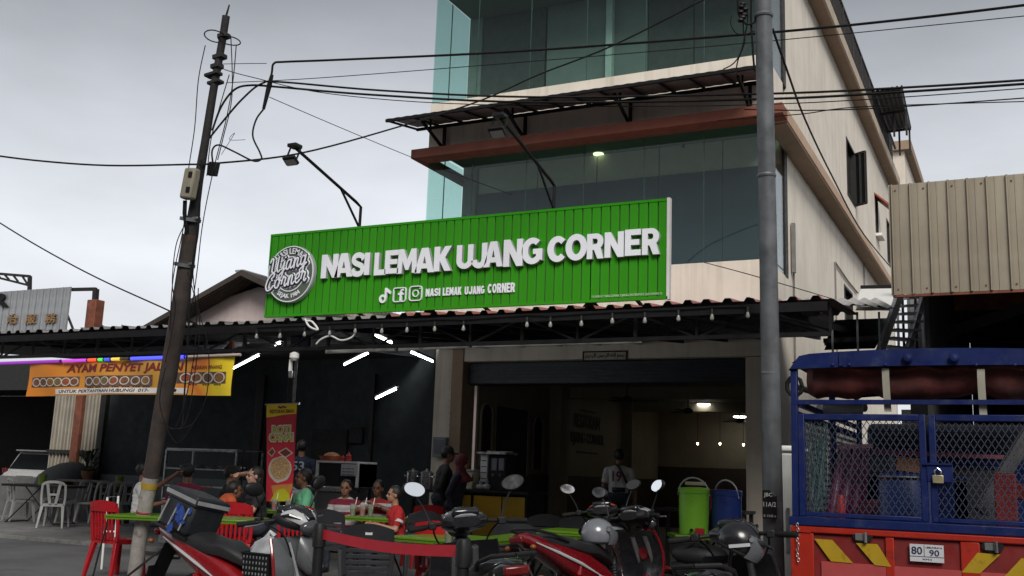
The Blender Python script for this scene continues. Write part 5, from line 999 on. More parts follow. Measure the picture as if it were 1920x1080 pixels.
f = MB(); f.loft([[p+V((i*s_*.85, j*s_*.85, 0)) for i, j in ((-1, -1), (1, -1), (1, 1), (-1, 1))], [p+V((i*s_, j*s_, .27)) for i, j in ((-1, -1), (1, -1), (1, 1), (-1, 1))]]); f.build('body', mat('cream plastic', (.48, .44, .31), .5), t, bevel=.015); MB().box(p+Z1*.285, (.25, .25, .03)).build('lid', mat('grey lid', (.30, .32, .36), .5), t, bevel=.008); MB().box(p+V((.1, -.105, .19)), (.02, .01, .1)).build('handle', m_plast, t)
p = V((P(930, 900, cy+.3).x, cy+.3, zt)); t = thing('drink_machine', 'black and grey drink machine on the counter', 'machine', p); hx = .19; hz = P(930, 852, cy+.3).z-zt
MB().box(p+V((.06, .05, hz/2)), (.30, .3, hz)).build('body', m_plast, t, bevel=.01); MB().box(p+V((-.15, -.03, hz/2+.06)), (.12, .2, hz-.12)).build('white_tower', mat('machine white', (.46, .46, .46), .4), t, bevel=.008); MB().box(p+V((0, 0, hz+.015)), (.5, .4, .03)).build('tray_top', m_steel, t)
for k, dx in enumerate((0.02, .14)): MB().box(p+V((dx, -.11, hz*.72)), (.09, .02, hz*.34)).build('front_panel', mat('machine grey', (.13, .14, .16), .35), t, bevel=.006); MB().cyl(p+V((dx, -.125, hz*.45)), p+V((dx, -.16, hz*.42)), .018).build('spout', m_steel, t)
for k in range(4): MB().box(p+V((-.15, -.132, .17+k*.09)), (.09, .006, .012)).build('button_strip', m_plast, t)
for k in range(3): MB().lathe([(.09, 0), (.11, .012), (.10, .014)], p+V((-.05+.11*k, -.02, hz+.031)), 14).build('saucer', m_white, t)
p = V((P(858, 915, cy+.1).x, cy+.1, zt)); t = thing('sauce_bottle', 'red squeeze bottle on a red dish on the counter', 'bottle', p); MB().lathe([(.11, 0), (.12, .025), (.11, .02)], p, 14).build('dish', mat('chilli red'), t); MB().lathe([(.03, .02), (.032, .12), (.012, .15), (.008, .2)], p, 12).build('body', mat('chilli red'), t)
for k, u in enumerate((901, 912)): p = V((P(u, 915, cy+.05).x, cy+.05, zt)); t = thing('wrapped_bundle', 'pale wrapped bundle %s on the counter' % ('beside the cream tub' if k == 0 else 'below the drink machine'), 'bundle', p); MB().ell(p+Z1*.05, (.07, .06, .05)).build('wrap', mat('plastic wrap', (.3, .3, .3), .3, var=.4, scale=20), t); MB().cyl(p+Z1*.09, p+Z1*.14, .02, .035).build('knot', mat('plastic wrap'), t)
# meter box on the pale column
t = thing('meter_box', 'grey meter box on the pale column behind the cooks', 'meter box', P(825, 835, 15.9)); a, b = P(812, 857, 15.85), P(838, 820, 15.85); MB().bx(a.x, b.x, 15.8, 15.94, a.z, b.z).build('case', mat('meter grey', (.2, .22, .23), .5), t, bevel=.01); MB().bx(a.x+.04, b.x-.04, 15.79, 15.80, a.z+.06, b.z-.05).build('window', mat('machine grey'), t)
# coolers
def cooler(u, t_, zb_, body, lidc, label, dh=1.0, ang=.6):
    p = at(u, t_, zb_); t = thing('drink_cooler', label, 'cooler', p, 'round drink coolers'); h = .46*dh; r = .172
    MB().lathe([(r*.93, 0), (r*.95, .015), (r, h*.55), (r*1.0, h), (r*.9, h)], p, 28).build('body', body, t); MB().lathe([(r*1.04, h+.002), (r*1.05, h+.05), (r*.98, h+.065), (.03, h+.07)], p, 28).build('lid', lidc, t)
    ax = V((math.cos(ang), math.sin(ang), 0)); q = [p+ax*(r*1.05*math.cos(k/10*math.pi))+Z1*(h-.02+.20*math.sin(k/10*math.pi))+V((0, -.03, 0))*math.sin(k/10*math.pi) for k in range(11)]
    MB().loft([[c_+V((0, -.02, 0))+Z1*.008, c_+V((0, .02, 0))+Z1*.008, c_+V((0, .02, 0))-Z1*.008, c_+V((0, -.02, 0))-Z1*.008] for c_ in q]).build('handle', mat('handle grey', (.40, .42, .43), .5), t, bevel=.004)
    MB().cyl(p+V((.03, -r, .05)), p+V((.03, -r-.04, .05)), .018).build('tap', m_plast, t)
    return t
zt = .715
tb = table((at(1335, 11.8).x, at(1335, 11.8).y), AWAY-1.57, .95, .6, 'low lime green table carrying the two coolers', m_lime, zt, None)
g1 = cooler(1301, 11.8, zt+.002, mat('apple green plastic', (.17, .43, .03), .35, var=.04), mat('apple green plastic'), 'bright green round drink cooler left of the blue one', 1.0, .3); g2 = cooler(1362, 11.75, zt+.002, mat('cooler blue', (.012, .03, .16), .35, var=.06), mat('cooler blue'), 'dark blue round drink cooler right of the green one', .97, 2.7)
p = at(1310, 11.6, zt+.002); tag(MB().box(p+V((.02, -.02, .04)), (.10, .05, .075)).build('red_packet', mat('chilli red'), bevel=.006), 'small red packet at the foot of the green cooler', 'packet')
p = at(1310, 11.5, 0); t = thing('black_bag', 'bulky black bag on a box under the cooler table', 'bag', p); MB().box(p+V((0, .1, .22)), (.6, .35, .4)).build('box', m_plast, t, bevel=.03); MB().ell(p+V((0, .05, .5)), (.33, .2, .13), 16, 10).build('bag', mat('black cloth', (.015, .016, .018), .6, bump=.4, bscale=14), t); MB().tube([p+V((-.15, -.08, .56)), p+V((0, -.12, .64)), p+V((.15, -.08, .56))], .012).build('strap', m_rubber, t)
SD = at(1320, 14.2); t = thing('side_table', 'dark table behind the coolers with a dispenser', 'table', SD); MB().box(SD+Z1*.92, (1.3, .6, .04)).build('top', m_plast, t)
for i in (-1, 1):
    for j in (-1, 1): MB().box(SD+V((i*.6, j*.25, .45)), (.05, .05, .9)).build('leg', m_dark, t)
p = at(1304, 14.1, .942); t = thing('juice_dispenser', 'tan see-through drink dispenser behind the green cooler', 'dispenser', p); MB().box(p+Z1*.15, (.22, .22, .3)).build('tank', mat('tan tank', (.23, .17, .10), .2), t, bevel=.02); MB().box(p+Z1*.345, (.235, .235, .05)).build('lid', mat('cream plastic'), t, bevel=.01); MB().box(p+V((0, -.113, .2)), (.18, .006, .04)).build('label_band', m_dark, t); MB().cyl(p+V((0, -.11, .04)), p+V((0, -.16, .03)), .02).build('tap', m_plast, t)
p = at(1346, 14.1, .942); t = thing('red_carton', 'dark red printed carton behind the blue cooler', 'carton', p); MB().box(p+Z1*.14, (.18, .14, .28)).build('box', mat('dark red card', (.20, .012, .03), .5), t, bevel=.004); q = MB()
for k in range(4): dashes(q, p+V((-.06, -.0712, .2-.045*k)), X1, Z1, .11, .018, 4)
q.build('print', mat('pink print', (.4, .12, .14), .5), t, smooth=0)['kind'] = 'stuff'
# retractable belt barrier
def post(u, t_, zt_, label):
    p = at(u, t_); t = thing('barrier_post', label, 'post', p, 'belt barrier posts'); MB().lathe([(.16, 0), (.16, .015), (.05, .04), (.03, .05)], p, 20).build('base', m_rubber, t); MB().cyl(p+Z1*.045, p+Z1*zt_, .032, n=14).build('tube', m_plast, t); MB().lathe([(.04, zt_-.12), (.042, zt_-.01), (.03, zt_+.02)], p, 14).build('head', m_plast, t); return p+Z1*(zt_-.04)
a = post(607, 6.3, .95, 'black barrier post left, beside the delivery motorcycle'); b = post(875, 5.3, .95, 'black barrier post right, beside the black scooter')
f = MB(); d = (b-a); f.grid(lambda s, v_: a+d*s+Z1*(-.03+.06*v_-.03*math.sin(math.pi*s)), 16, 1); f.grid(lambda s, v_: a+d*s+Z1*(-.03+.06*v_-.03*math.sin(math.pi*s))+V((0, .003, 0)), 16, 1)
tag(f.build('barrier_belt', mat('red belt', (.38, .008, .02), .5, var=.08), recalc=False), 'red fabric belt stretched between the two black barrier posts', 'belt')
# white tubular frame and cord by the red chair
t = thing('tubular_frame', 'white tubular frame stand behind the left red chair', 'frame', at(218, 12.6)); q = [at(u, 12.6, z_) for u, z_ in ((211, 0), (208, .86), (228, .88), (232, 0))]; MB().tube(q, .014, 8).build('hoop', m_white, t); MB().cyl(at(209, 12.6, .45), at(231, 12.6, .45), .012).build('rail', m_white, t)
tag(MB().tube(smooth_pts([at(217, 11.5, .85), at(212, 11.5, .6), at(203, 11.4, .3), at(194, 11.2, .01), at(180, 11, .01)]), .010, 6).build('power_cord', m_rubber), 'dark cord trailing from the left red chair to the ground', 'cord')
# low wall, gate, garage, umbrella, plants
q0, q1 = P(-60, 903, 15.35), P(172, 908, 15.35); w = MB(); w.bx(q0.x-3, q1.x, 15.35, 15.6, 0, .90); tag(w.build('low_wall', mat('dull grey wall', (.12, .12, .12), .9, var=.2, streak=.4), bevel=.01), 'low grey wall behind the black folding table', 'wall')
tag(MB().bx(P(128, 905, 15.3).x, P(214, 905, 15.3).x, 15.0, 15.32, .86, .90).build('plank_shelf', mat('old plank', (.16, .12, .09), .8, var=.3, scale=12)), 'old plank shelf along the low grey wall', 'shelf')
GT = thing('sheet_gate', 'cream ribbed metal gate beside the dark garage', 'gate', (-18.8, 16.1, 0)); m_gate = mat('cream gate sheet', (.33, .30, .25), .6, var=.15, scale=3, streak=.6, dirt=(.12, .08, .06), rnd=.1)
ga, gb2 = P(100, 800, 16.05).x, P(184, 800, 16.05).x; n = 13
for k in range(n): x = ga+(gb2-ga)*k/n; w_ = (gb2-ga)/n; f = MB(); f.bx(x, x+w_*.80, 16.05, 16.08, .1, 3.0); f.bx(x+w_*.2, x+w_*.5, 16.0, 16.049, .1, 3.0); f.build('gate_panel', m_gate, GT)
a = P(146, 800, 15.95).x; MB().bx(a-.11, a+.11, 15.9, 15.99, 0, 3.1).build('rust_stile', m_rust, GT); MB().bx(ga, gb2, 15.94, 15.985, P(120, 846, 15.9).z-.04, P(120, 846, 15.9).z+.03).build('rail', m_dark, GT); MB().bx(gb2-.02, gb2+.10, 15.8, 15.9, 0, 1.35).build('white_stop', m_white, GT)
w = MB(); w.bx(-34, -19.75, 23.9, 24, 0, 3.2); w.bx(-34, -18.1, 16.3, 24, 3.2, 3.3); w.bx(-18.2, -18.1, 16.32, 24, 0, 3.19); gar = MB()
GA = thing('garage', 'unlit garage shed at the far left behind the white car', 'garage', (-26, 20, 0))
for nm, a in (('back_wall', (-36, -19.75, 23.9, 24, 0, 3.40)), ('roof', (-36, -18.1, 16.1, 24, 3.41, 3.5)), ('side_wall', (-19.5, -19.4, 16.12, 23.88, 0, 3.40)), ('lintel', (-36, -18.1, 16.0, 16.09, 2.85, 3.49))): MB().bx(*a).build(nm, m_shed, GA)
UM = thing('open_umbrella', 'open black umbrella lying behind the low grey wall', 'umbrella', P(131, 905, 16)); c = P(131, 908, 15.75); Ru = .72
f = MB(); f.lathe([(Ru, 0), (Ru*.92, .16), (Ru*.66, .33), (Ru*.33, .44), (.02, .48)], c, 16); f.build('canopy', mat('umbrella cloth', (.014, .016, .018), .7), UM); MB().cyl(c-Z1*.3, c+Z1*.53, .01).build('shaft', m_steel, UM)
for k in range(8): a_ = k*math.pi/4; MB().tube([c+V((Ru*math.cos(a_), Ru*math.sin(a_), 0)), c+V((Ru*.66*math.cos(a_), Ru*.66*math.sin(a_), .325)), c+Z1*.475], .006, 4).build('rib', m_steel, UM)
PT = thing('potted_plant', 'small dark potted plant beside the umbrella', 'plant', at(166, 21.3)); c = at(166, 21.6, .86); MB().lathe([(.10, 0), (.14, .22), (.12, .22), (.09, .02)], c, 14).build('pot', mat('clay pot', (.20, .09, .05), .8), PT); f = MB()
for k in range(60): a_ = random.uniform(0, 6.28); r_ = random.uniform(.05, .3); b_ = c+Z1*.2; e_ = b_+V((r_*math.cos(a_), r_*math.sin(a_), random.uniform(.05, .5))); n_ = V((-math.sin(a_), math.cos(a_), 0))*.03; f.add([b_.lerp(e_, .6)-n_*.2, e_-n_, e_+V((math.cos(a_), math.sin(a_), .2))*.08, e_+n_], [(0, 1, 2, 3)])
f.build('foliage', mat('dark leaf', (.03, .05, .02), .6), PT, recalc=False)
# white hatchback in the garage mouth, seen from behind
CA = thing('white_car', 'white hatchback parked in the dark garage, seen from behind', 'car', (0, 0, 0)); m_car = mat('white car paint', (.50, .50, .50), .25, var=.03, coat=.5); m_cgl = mat('car glass', (.015, .018, .02), .08)
def csec(x, w_, z0_, z1_, r_=.12): return [V((x, s*w_, z)) for s, z in ((-.8, z0_), (-1, z0_+r_), (-1, (z0_+z1_)*.5), (-.97, z1_-r_), (-.85, z1_), (.85, z1_), (.97, z1_-r_), (1, (z0_+z1_)*.5), (1, z0_+r_), (.8, z0_))]
MB().loft([csec(0, .76, .35, .88), csec(.08, .82, .24, .96), csec(1.0, .84, .2, .98), csec(2.6, .84, .2, .97), csec(3.5, .80, .24, .85), csec(3.75, .7, .34, .7)]).build('body', m_car, CA)
cab = MB().loft([[V((x, s*w_, z)) for s, w_, z in ((-1, w0, .95), (-1, w1, z_), (1, w1, z_), (1, w0, .95))] for x, w0, w1, z_ in ((.12, .76, .62, 1.02), (.42, .79, .60, 1.46), (1.7, .79, .60, 1.5), (2.75, .76, .62, .99))]); cb = cab.build('cabin', m_car, CA)
f = MB(); f.add([(.105, -.60, 1.03), (.105, .60, 1.03), (.362, .54, 1.40), (.362, -.54, 1.40)], [(0, 1, 2, 3)]); f.add([(.17, -.60, 1.02), (.17, .60, 1.02), (.40, .54, 1.40), (.40, -.54, 1.40)], [(3, 2, 1, 0)]); f.build('rear_window', m_cgl, CA, smooth=0, recalc=False)
for s in (-1, 1):
    MB().box((.11, s*.70, .92), (.12, .12, .26)).build('tail_light', mat('tail red', (.11, .005, .005), .25), CA, bevel=.02)
    for x in (.65, 2.95): wl_ = MB().cyl((x, s*.70, .29), (x, s*.86, .29), .29, n=24).build('wheel', m_rubber, CA); MB().cyl((x, s*.855, .29), (x, s*.875, .29), .18, n=16).build('rim', m_steel, wl_)
MB().box((.36, 0, 1.49), (.25, 1.15, .04)).build('spoiler', m_car, CA, bevel=.01); MB().box((-.02, 0, .62), (.1, 1.5, .22)).build('bumper', m_car, CA, bevel=.04); nb = MB().box((-.005, 0, .80), (.02, .5, .12)).build('licence_plate', m_plast, CA); q = MB(); dashes(q, (-.0165, .2, .775), V((0, -1, 0)), Z1, .4, .05, 7, .002); q.build('plate_print', wl, nb, smooth=0)['kind'] = 'stuff'; MB().tube([(.15, -.1, 1.05), (.22, .15, 1.14)], .012).build('wiper', m_plast, CA)
put(CA, (P(48, 880, 17.6).x, 17.6, 0), R_(100))
# ------------------------------------------------------------------ motorcycles
m_mir = mat('mirror glass', (.78, .8, .82), .04, 1., var=.02); m_seat = mat('seat vinyl', (.016, .016, .018), .5, var=.2, bump=.15, bscale=120)
m_redb = mat('red bike plastic', (.22, .007, .010), .22, var=.08, coat=.6); m_whb = mat('white bike plastic', (.42, .43, .44), .3, var=.05, coat=.4); m_grb = mat('grey bike plastic', (.085, .09, .095), .35, var=.08, coat=.3); m_blb = mat('gloss black bike plastic', (.010, .010, .012), .22, var=.15, coat=.5); m_alu = mat('cast metal', (.28, .28, .29), .4, .9, var=.2)
def shell(mb, secs, n=16, e=.62, mi=0):
    rings = []
    for x, z, w_, h_ in secs:
        ring = []
        for k in range(n):
            a = 2*math.pi*k/n; c_, s_ = math.cos(a), math.sin(a)
            ring.append(V((x, w_*math.copysign(abs(c_)**e, c_), z+h_*math.copysign(abs(s_)**e, s_))))
        rings.append(ring)
    return mb.loft(rings, True, mi)
def make_bike(name, label, cols, scooter=False, mirrors=True, group='parked motorcycles'):
    body, cowl, shield = cols
    t = thing(name, label, 'motorcycle', (0, 0, 0), group); RW = .285; WB_ = 1.22
    for x, nm in ((0, 'rear'), (WB_, 'front')):
        q = MB(); q.tube([V((x+RW*.87*math.cos(k/28*2*math.pi), 0, RW+RW*.87*math.sin(k/28*2*math.pi))) for k in range(28)], .046, 10, closed=True); wh = q.build('wheel', m_rubber, t)
        q = MB(); q.tube([V((x+RW*.70*math.cos(k/28*2*math.pi), 0, RW+RW*.70*math.sin(k/28*2*math.pi))) for k in range(28)], .022, 8, closed=True)
        for k in range(5): a = k*1.2566; q.bar((x, 0, RW), (x+RW*.68*math.cos(a), 0, RW+RW*.68*math.sin(a)), .03, .025)
        q.build('rim', m_alu, wh); MB().cyl((x, -.07, RW), (x, .07, RW), .05, n=14).build('hub', m_alu, wh); MB().cyl((x, -.052, RW), (x, -.046, RW), .105, n=20).build('brake_disc', m_steel, wh)
    for s in (-1, 1):
        MB().tube([(.97, s*.065, .86), (1.10, s*.07, .52), (WB_, s*.075, RW)], [.022, .024, .026], 8).build('fork_leg', m_alu, t)
        MB().bar((.02, s*.085, RW), (.46, s*.075, .33), .03, .045).build('swing_arm', m_plast, t)
        q = MB(); a, b = V((.03, s*.115, RW+.05)), V((.13, s*.105, .66)); q.cyl(a, b, .018, n=8)
        for k in range(9): c_ = a.lerp(b, .2+.07*k); q.lathe([(.02, -.008), (.034, 0), (.02, .008)], c_, 10, b-a)
        q.build('shock_absorber', m_redb if s < 0 and 'red' in body.name else m_alu, t)
    q = MB(); q.grid(lambda a, b: V((WB_+(RW+.055)*math.cos(R_(35+120*a)), -.07+.14*b, RW+(RW+.055)*math.sin(R_(35+120*a))-.03*abs(2*b-1)**2)), 14, 6); q.grid(lambda a, b: V((WB_+(RW+.048)*math.cos(R_(35+120*a)), -.068+.136*b, RW+(RW+.048)*math.sin(R_(35+120*a))-.03*abs(2*b-1)**2)), 14, 6); q.build('front_fender', body, t, recalc=False)
    q = MB(); shell(q, [(-.42, .87, .03, .02), (-.36, .865, .07, .045), (-.18, .80, .10, .075), (.02, .72, .115, .105), (.22, .64, .125, .13), (.42, .54, .115, .13), (.60, .44, .10, .10), (.80, .40, .085, .08), (.92, .46, .06, .06)]); bd_ = q.build('body_panel', body, t)
    for s in (-1, 1):
        MB().tube([V((-.30, s*.088, .83)), V((-.1, s*.112, .755)), V((.12, s*.128, .67)), V((.34, s*.13, .57))], [.004, .011, .012, .004], 6).build('side_stripe', cowl, bd_)
        q = MB(); q.loft([[V((.30, s*.126, .50)), V((.30, s*.134, .58))], [V((.48, s*.112, .42)), V((.50, s*.124, .55))], [V((.70, s*.094, .37)), V((.72, s*.10, .47))]], False, closed=False); q.build('side_cover', cowl, bd_, recalc=False)
    q = MB(); shell(q, [(-.26, .865, .06, .03), (-.18, .855, .105, .045), (.05, .815, .125, .055), (.22, .775, .13, .055), (.34, .77, .12, .06), (.50, .715, .085, .05), (.57, .67, .05, .03)], e=.7); q.build('seat', m_seat, t)
    for s in (-1, 1): MB().tube([V((.0, s*.125, .83)), V((-.18, s*.14, .885)), V((-.36, s*.11, .925)), V((-.42, 0, .93))], .012, 8).build('grab_rail', m_plast, t)
    MB().box((-.415, 0, .855), (.04, .13, .05)).build('tail_light', mat('tail red'), t, bevel=.012)
    for s in (-1, 1): MB().ell((-.38, s*.13, .80), (.022, .024, .018)).build('indicator', mat('amber lens', (.20, .06, .01), .3), t)
    q = MB(); q.loft([[V((-.30, -.07, .78)), V((-.30, .07, .78))], [V((-.40, -.075, .62)), V((-.40, .075, .62))], [V((-.50, -.07, .46)), V((-.50, .07, .46))]], False, closed=False); q.grid(lambda a, b: V((-.295-.2*a, -.072+.144*b, .775-.31*a)), 3, 2); q.build('rear_fender', m_plast, t, recalc=False)
    MB().box((-.475, 0, .55), (.008, .17, .11), M.Rotation(R_(18), 3, 'Y')).build('licence_plate', m_plast, t)
    q = MB(); q.box((.47, 0, .34), (.30, .18, .22)); q.cyl((.55, 0, .34), (.78, 0, .38), .085, n=14); q.cyl((.42, -.12, .33), (.42, .12, .33), .10, n=18); q.build('engine', m_alu, t, bevel=.015)
    q = MB(); q.tube(smooth_pts([(.74, -.05, .30), (.62, -.10, .20), (.3, -.13, .21), (.05, -.145, .27)]), .018, 8); q.tube([(.08, -.15, .27), (.0, -.152, .29), (-.30, -.155, .40), (-.36, -.155, .42)], [.02, .045, .048, .03], 12); q.build('exhaust', m_plast, t); MB().bar((-.02, -.205, .31), (-.28, -.208, .405), .012, .05).build('heat_guard', m_chrome, t)
    for s in (-1, 1): MB().cyl((.52, s*.1, .22), (.52, s*.27, .23), .014, n=8).build('foot_peg', m_rubber, t)
    MB().tube([(.42, .1, .2), (.38, .2, .02), (.42, .22, .01)], .011, 6).build('side_stand', m_plast, t)
    # leg shield: curved, with thickness
    def ls(a, b, d=0): y = -.2+.4*a; z = .40+.50*b; return V((.90+.10*(1-b)-1.5*y*y*(1.1-.4*b)+.10*math.sin(b*2.4)+d, y*(.80+.3*math.sin(b*2.6)), z))
    q = MB(); q.grid(lambda a, b: ls(a, b), 12, 10); q.grid(lambda a, b: ls(a, b, -.012), 12, 10)
    q.build('leg_shield', shield, t, recalc=False)
    for s in (0, 1): MB().tube([ls(s, k/8)+V((.0, 0, 0)) for k in range(9)], .011, 6).build('shield_trim', body, t)
    q = MB(); shell(q, [(1.01, .78, .045, .10), (1.07, .80, .075, .13), (1.125, .75, .06, .11), (1.155, .70, .03, .05)], e=.8); q.build('nose_cowl', shield if shield is m_grb else body, t)
    # handlebar cowl, headlight, meter
    q = MB(); shell(q, [(.86, 1.02, .09, .03), (.90, 1.022, .15, .05), (.96, 1.015, .15, .06), (1.01, 1.0, .12, .055), (1.05, .985, .08, .045), (1.08, .975, .04, .03)], e=.85); q.build('handle_cowl', m_blb if cowl is not m_whb else m_plast, t)
    q = MB(); shell(q, [(.95, 1.045, .128, .035), (1.01, 1.045, .122, .045), (1.08, 1.015, .085, .05), (1.12, .985, .045, .03)], e=.8); q.build('headlight_cowl', cowl, t)
    q = MB(); shell(q, [(.93, 1.075, .05, .02), (1.0, 1.08, .058, .03), (1.07, 1.05, .052, .034), (1.12, 1.01, .035, .025)], e=.8); q.build('visor', m_blb, t)
    for s in (-1, 1): q = MB(); q.tube([V((.95, s*.128, 1.045)), V((1.03, s*.118, 1.055)), V((1.09, s*.08, 1.03))], [.006, .014, .006], 6); q.build('cowl_vent', m_blb, t)
    q = MB(); q.ell((1.10, 0, .965), (.05, .085, .055), 14, 8); q.build('headlight', mat('headlight lens', (.06, .062, .068), .08), t)
    Rm = M.Rotation(R_(-52), 3, 'Y'); mt_ = MB().box((.895, 0, 1.07), (.05, .17, .08), Rm).build('meter', m_blb, t, bevel=.02); MB().ell(V((.895, 0, 1.07))+Rm @ V((-.026, 0, 0)), (.006, .074, .033), 18, 6, Rm).build('meter_glass', mat('sky painted meter glass', (.45, .46, .48), .12), mt_)  # light grey base colour paints in the sky mirrored by the meter
    bar = MB(); bar.tube(smooth_pts([(.80, -.34, 1.005), (.84, -.25, 1.01), (.93, -.1, 1.02), (.94, 0, 1.02), (.93, .1, 1.02), (.84, .25, 1.01), (.80, .34, 1.005)], 4), .012, 8); hb = bar.build('handlebar', m_plast, t)
    for s in (-1, 1):
        d = V((-.04, s*.09, -.005)).normalized(); a = V((.84, s*.25, 1.01)); MB().tube([a, a+d*.02, a+d*.115, a+d*.125], [.016, .018, .018, .014], 10).build('grip', m_rubber, hb); MB().tube([a+V((.05, -s*.03, -.005)), a+V((.055, s*.04, -.012)), a+V((.03, s*.12, -.015))], .007, 6).build('brake_lever', m_alu, hb); MB().box(a+V((.0, -s*.035, .005)), (.05, .05, .045)).build('switch_box', m_plast, hb, bevel=.008)
        if mirrors:
            st = MB().tube(smooth_pts([a+V((.03, -s*.03, .02)), a+V((.05, s*.0, .10)), a+V((.05, s*.05, .19))], 4), .006, 6).build('mirror_stem', m_plast, hb)
            c_ = a+V((.05, s*.06, .225)); ms = MB(); rot = M.Rotation(s*R_(12), 3, 'Z') @ M.Rotation(R_(8), 3, 'Y') @ M.Rotation(s*R_(14), 3, 'X'); ms.ell(c_, (.022, .075, .048), 16, 8, rot); mo = ms.build('mirror', m_plast, t)
            q = MB(); n = 20; nd_ = rot @ V((-1, 0, 0)); q.add([c_+nd_*.0235+rot @ V((0, .066*math.cos(2*math.pi*k/n), .041*math.sin(2*math.pi*k/n))) for k in range(n)], [tuple(range(n))]); q.add([c_+nd_*.012+rot @ V((0, .068*math.cos(2*math.pi*k/n), .043*math.sin(2*math.pi*k/n))) for k in range(n)], [tuple(range(n-1, -1, -1))]); q.build('mirror_glass', m_mir, mo, smooth=0, recalc=False)
    # cables
    for s in (-1, 1): MB().tube(smooth_pts([(.88, s*.2, 1.0), (1.02, s*.17, .93), (1.02, s*.09, .78)]), .006, 5).build('control_cable', m_rubber, t)
    return t
FH = V((AZ.x, AZ.y, 0)).normalized(); UH = V((AX.x, AX.y, 0)).normalized()
def place_bike(b, hb_pt, right, away, lean=R_(-7), z=0.):
    h = (UH*right + FH*away).normalized(); o = V((hb_pt.x, hb_pt.y, 0)) - h*.93; b.location = (o.x, o.y, z); b.rotation_euler = (lean, 0, math.atan2(h.y, h.x)); return h
bA = make_bike('delivery_motorcycle', 'red and white underbone motorcycle carrying a black delivery box', (m_redb, m_whb, m_grb)); hA = place_bike(bA, at(578, 6.8), .84, -.54, R_(5)); bA.scale = (.96, .96, .96)
bB = make_bike('black_scooter', 'black scooter seen from behind beside the right barrier post', (m_blb, m_grb, m_blb)); place_bike(bB, at(906, 6.3), -.22, .98, R_(-6))
bC = make_bike('red_motorcycle', 'red and black underbone motorcycle in the middle of the parked row', (mat('dark red bike plastic', (.13, .004, .007), .22, var=.1, coat=.5), m_whb, m_blb)); place_bike(bC, at(1212, 8.2), .72, .69, R_(-7))
bF = make_bike('orange_motorcycle', 'motorcycle with orange-red cowl behind the red one', (m_blb, mat('orange bike plastic', (.42, .05, .02), .25, coat=.5), m_blb)); place_bike(bF, at(1152, 9.5), .15, .99, R_(-6))
bE = make_bike('black_motorcycle', 'black motorcycle with a helmet on it beside the grey pole', (m_blb, m_blb, m_blb), mirrors=False); place_bike(bE, at(1412, 5.9), .35, .93, R_(-6))
# delivery box strapped behind the seat of bike A
def from_bike(b, p): return M.LocRotScale(b.location, b.rotation_euler, b.scale) @ V(p)
bpy.context.view_layer.update()
pB = from_bike(bA, (-.10, 0, .855)); DB = thing('delivery_box', 'large black soft delivery box tilted on the red motorcycle tail', 'delivery box', pB)
Rz = M.Rotation(math.atan2(hA.y, hA.x), 3, 'Z'); W_, H_, D_ = .31, .235, .29; Rt = M.Rotation(R_(17), 3, FH) @ Rz; m_bag = mat('black bag fabric', (.012, .014, .018), .55, var=.25, scale=10, bump=.25, bscale=35); c0 = pB+V((0, 0, .12))
def bl_(x, y, z): return c0 + Rt @ V((x, y, z))
q = MB(); q.loft([[bl_(i*W_/2*k, j*D_/2*k, z) for i, j in ((-1, -1), (1, -1), (1, 1), (-1, 1))] for z, k in ((-H_/2, .96), (0, 1.02), (H_/2, 1.0))]); q.build('body', m_bag, DB, bevel=.025)
q = MB(); q.loft([[bl_(i*(W_/2+.012)*k, j*(D_/2+.012)*k, z) for i, j in ((-1, -1), (1, -1), (1, 1), (-1, 1))] for z, k in ((H_/2-.03, 1), (H_/2+.035, 1.0), (H_/2+.045, .93))]); lid = q.build('lid', m_bag, DB, bevel=.015)
m_tape = mat('grey reflective tape', (.26, .27, .27), .35, var=.2)
for j in (-1, 1): MB().bar(bl_(-W_/2-.01, j*(D_/2+.016), H_/2+.005), bl_(W_/2+.01, j*(D_/2+.016), H_/2+.005), .006, .028).build('reflective_tape', m_tape, lid)
for i in (-1, 1): MB().bar(bl_(i*(W_/2+.016), -D_/2, H_/2+.005), bl_(i*(W_/2+.016), D_/2, H_/2+.005), .006, .028).build('reflective_tape', m_tape, lid)
for x in (-.11, .0, .12): MB().tube([bl_(x, -D_/2-.012, H_/2-.05), bl_(x-.02, -D_/2-.016, -H_/2+.02)], .006, 6).build('strap', m_tape, DB)
q = MB(); n = 9
for k in range(14):
    cx, cz = random.uniform(-.03, .14), random.uniform(-.11, .06); r_ = random.uniform(.015, .035)
    q.add([bl_(cx+r_*random.uniform(.6, 1.3)*math.cos(2*math.pi*i/n), -D_/2-.012-.001*k, cz+r_*random.uniform(.7, 1.5)*math.sin(2*math.pi*i/n)) for i in range(n)], [tuple(range(n))])
qb = q.build('blue_print', mat('blue bag print', (.015, .045, .22), .5, var=.4, scale=40), DB, smooth=0, recalc=False); qb['kind'] = 'stuff'
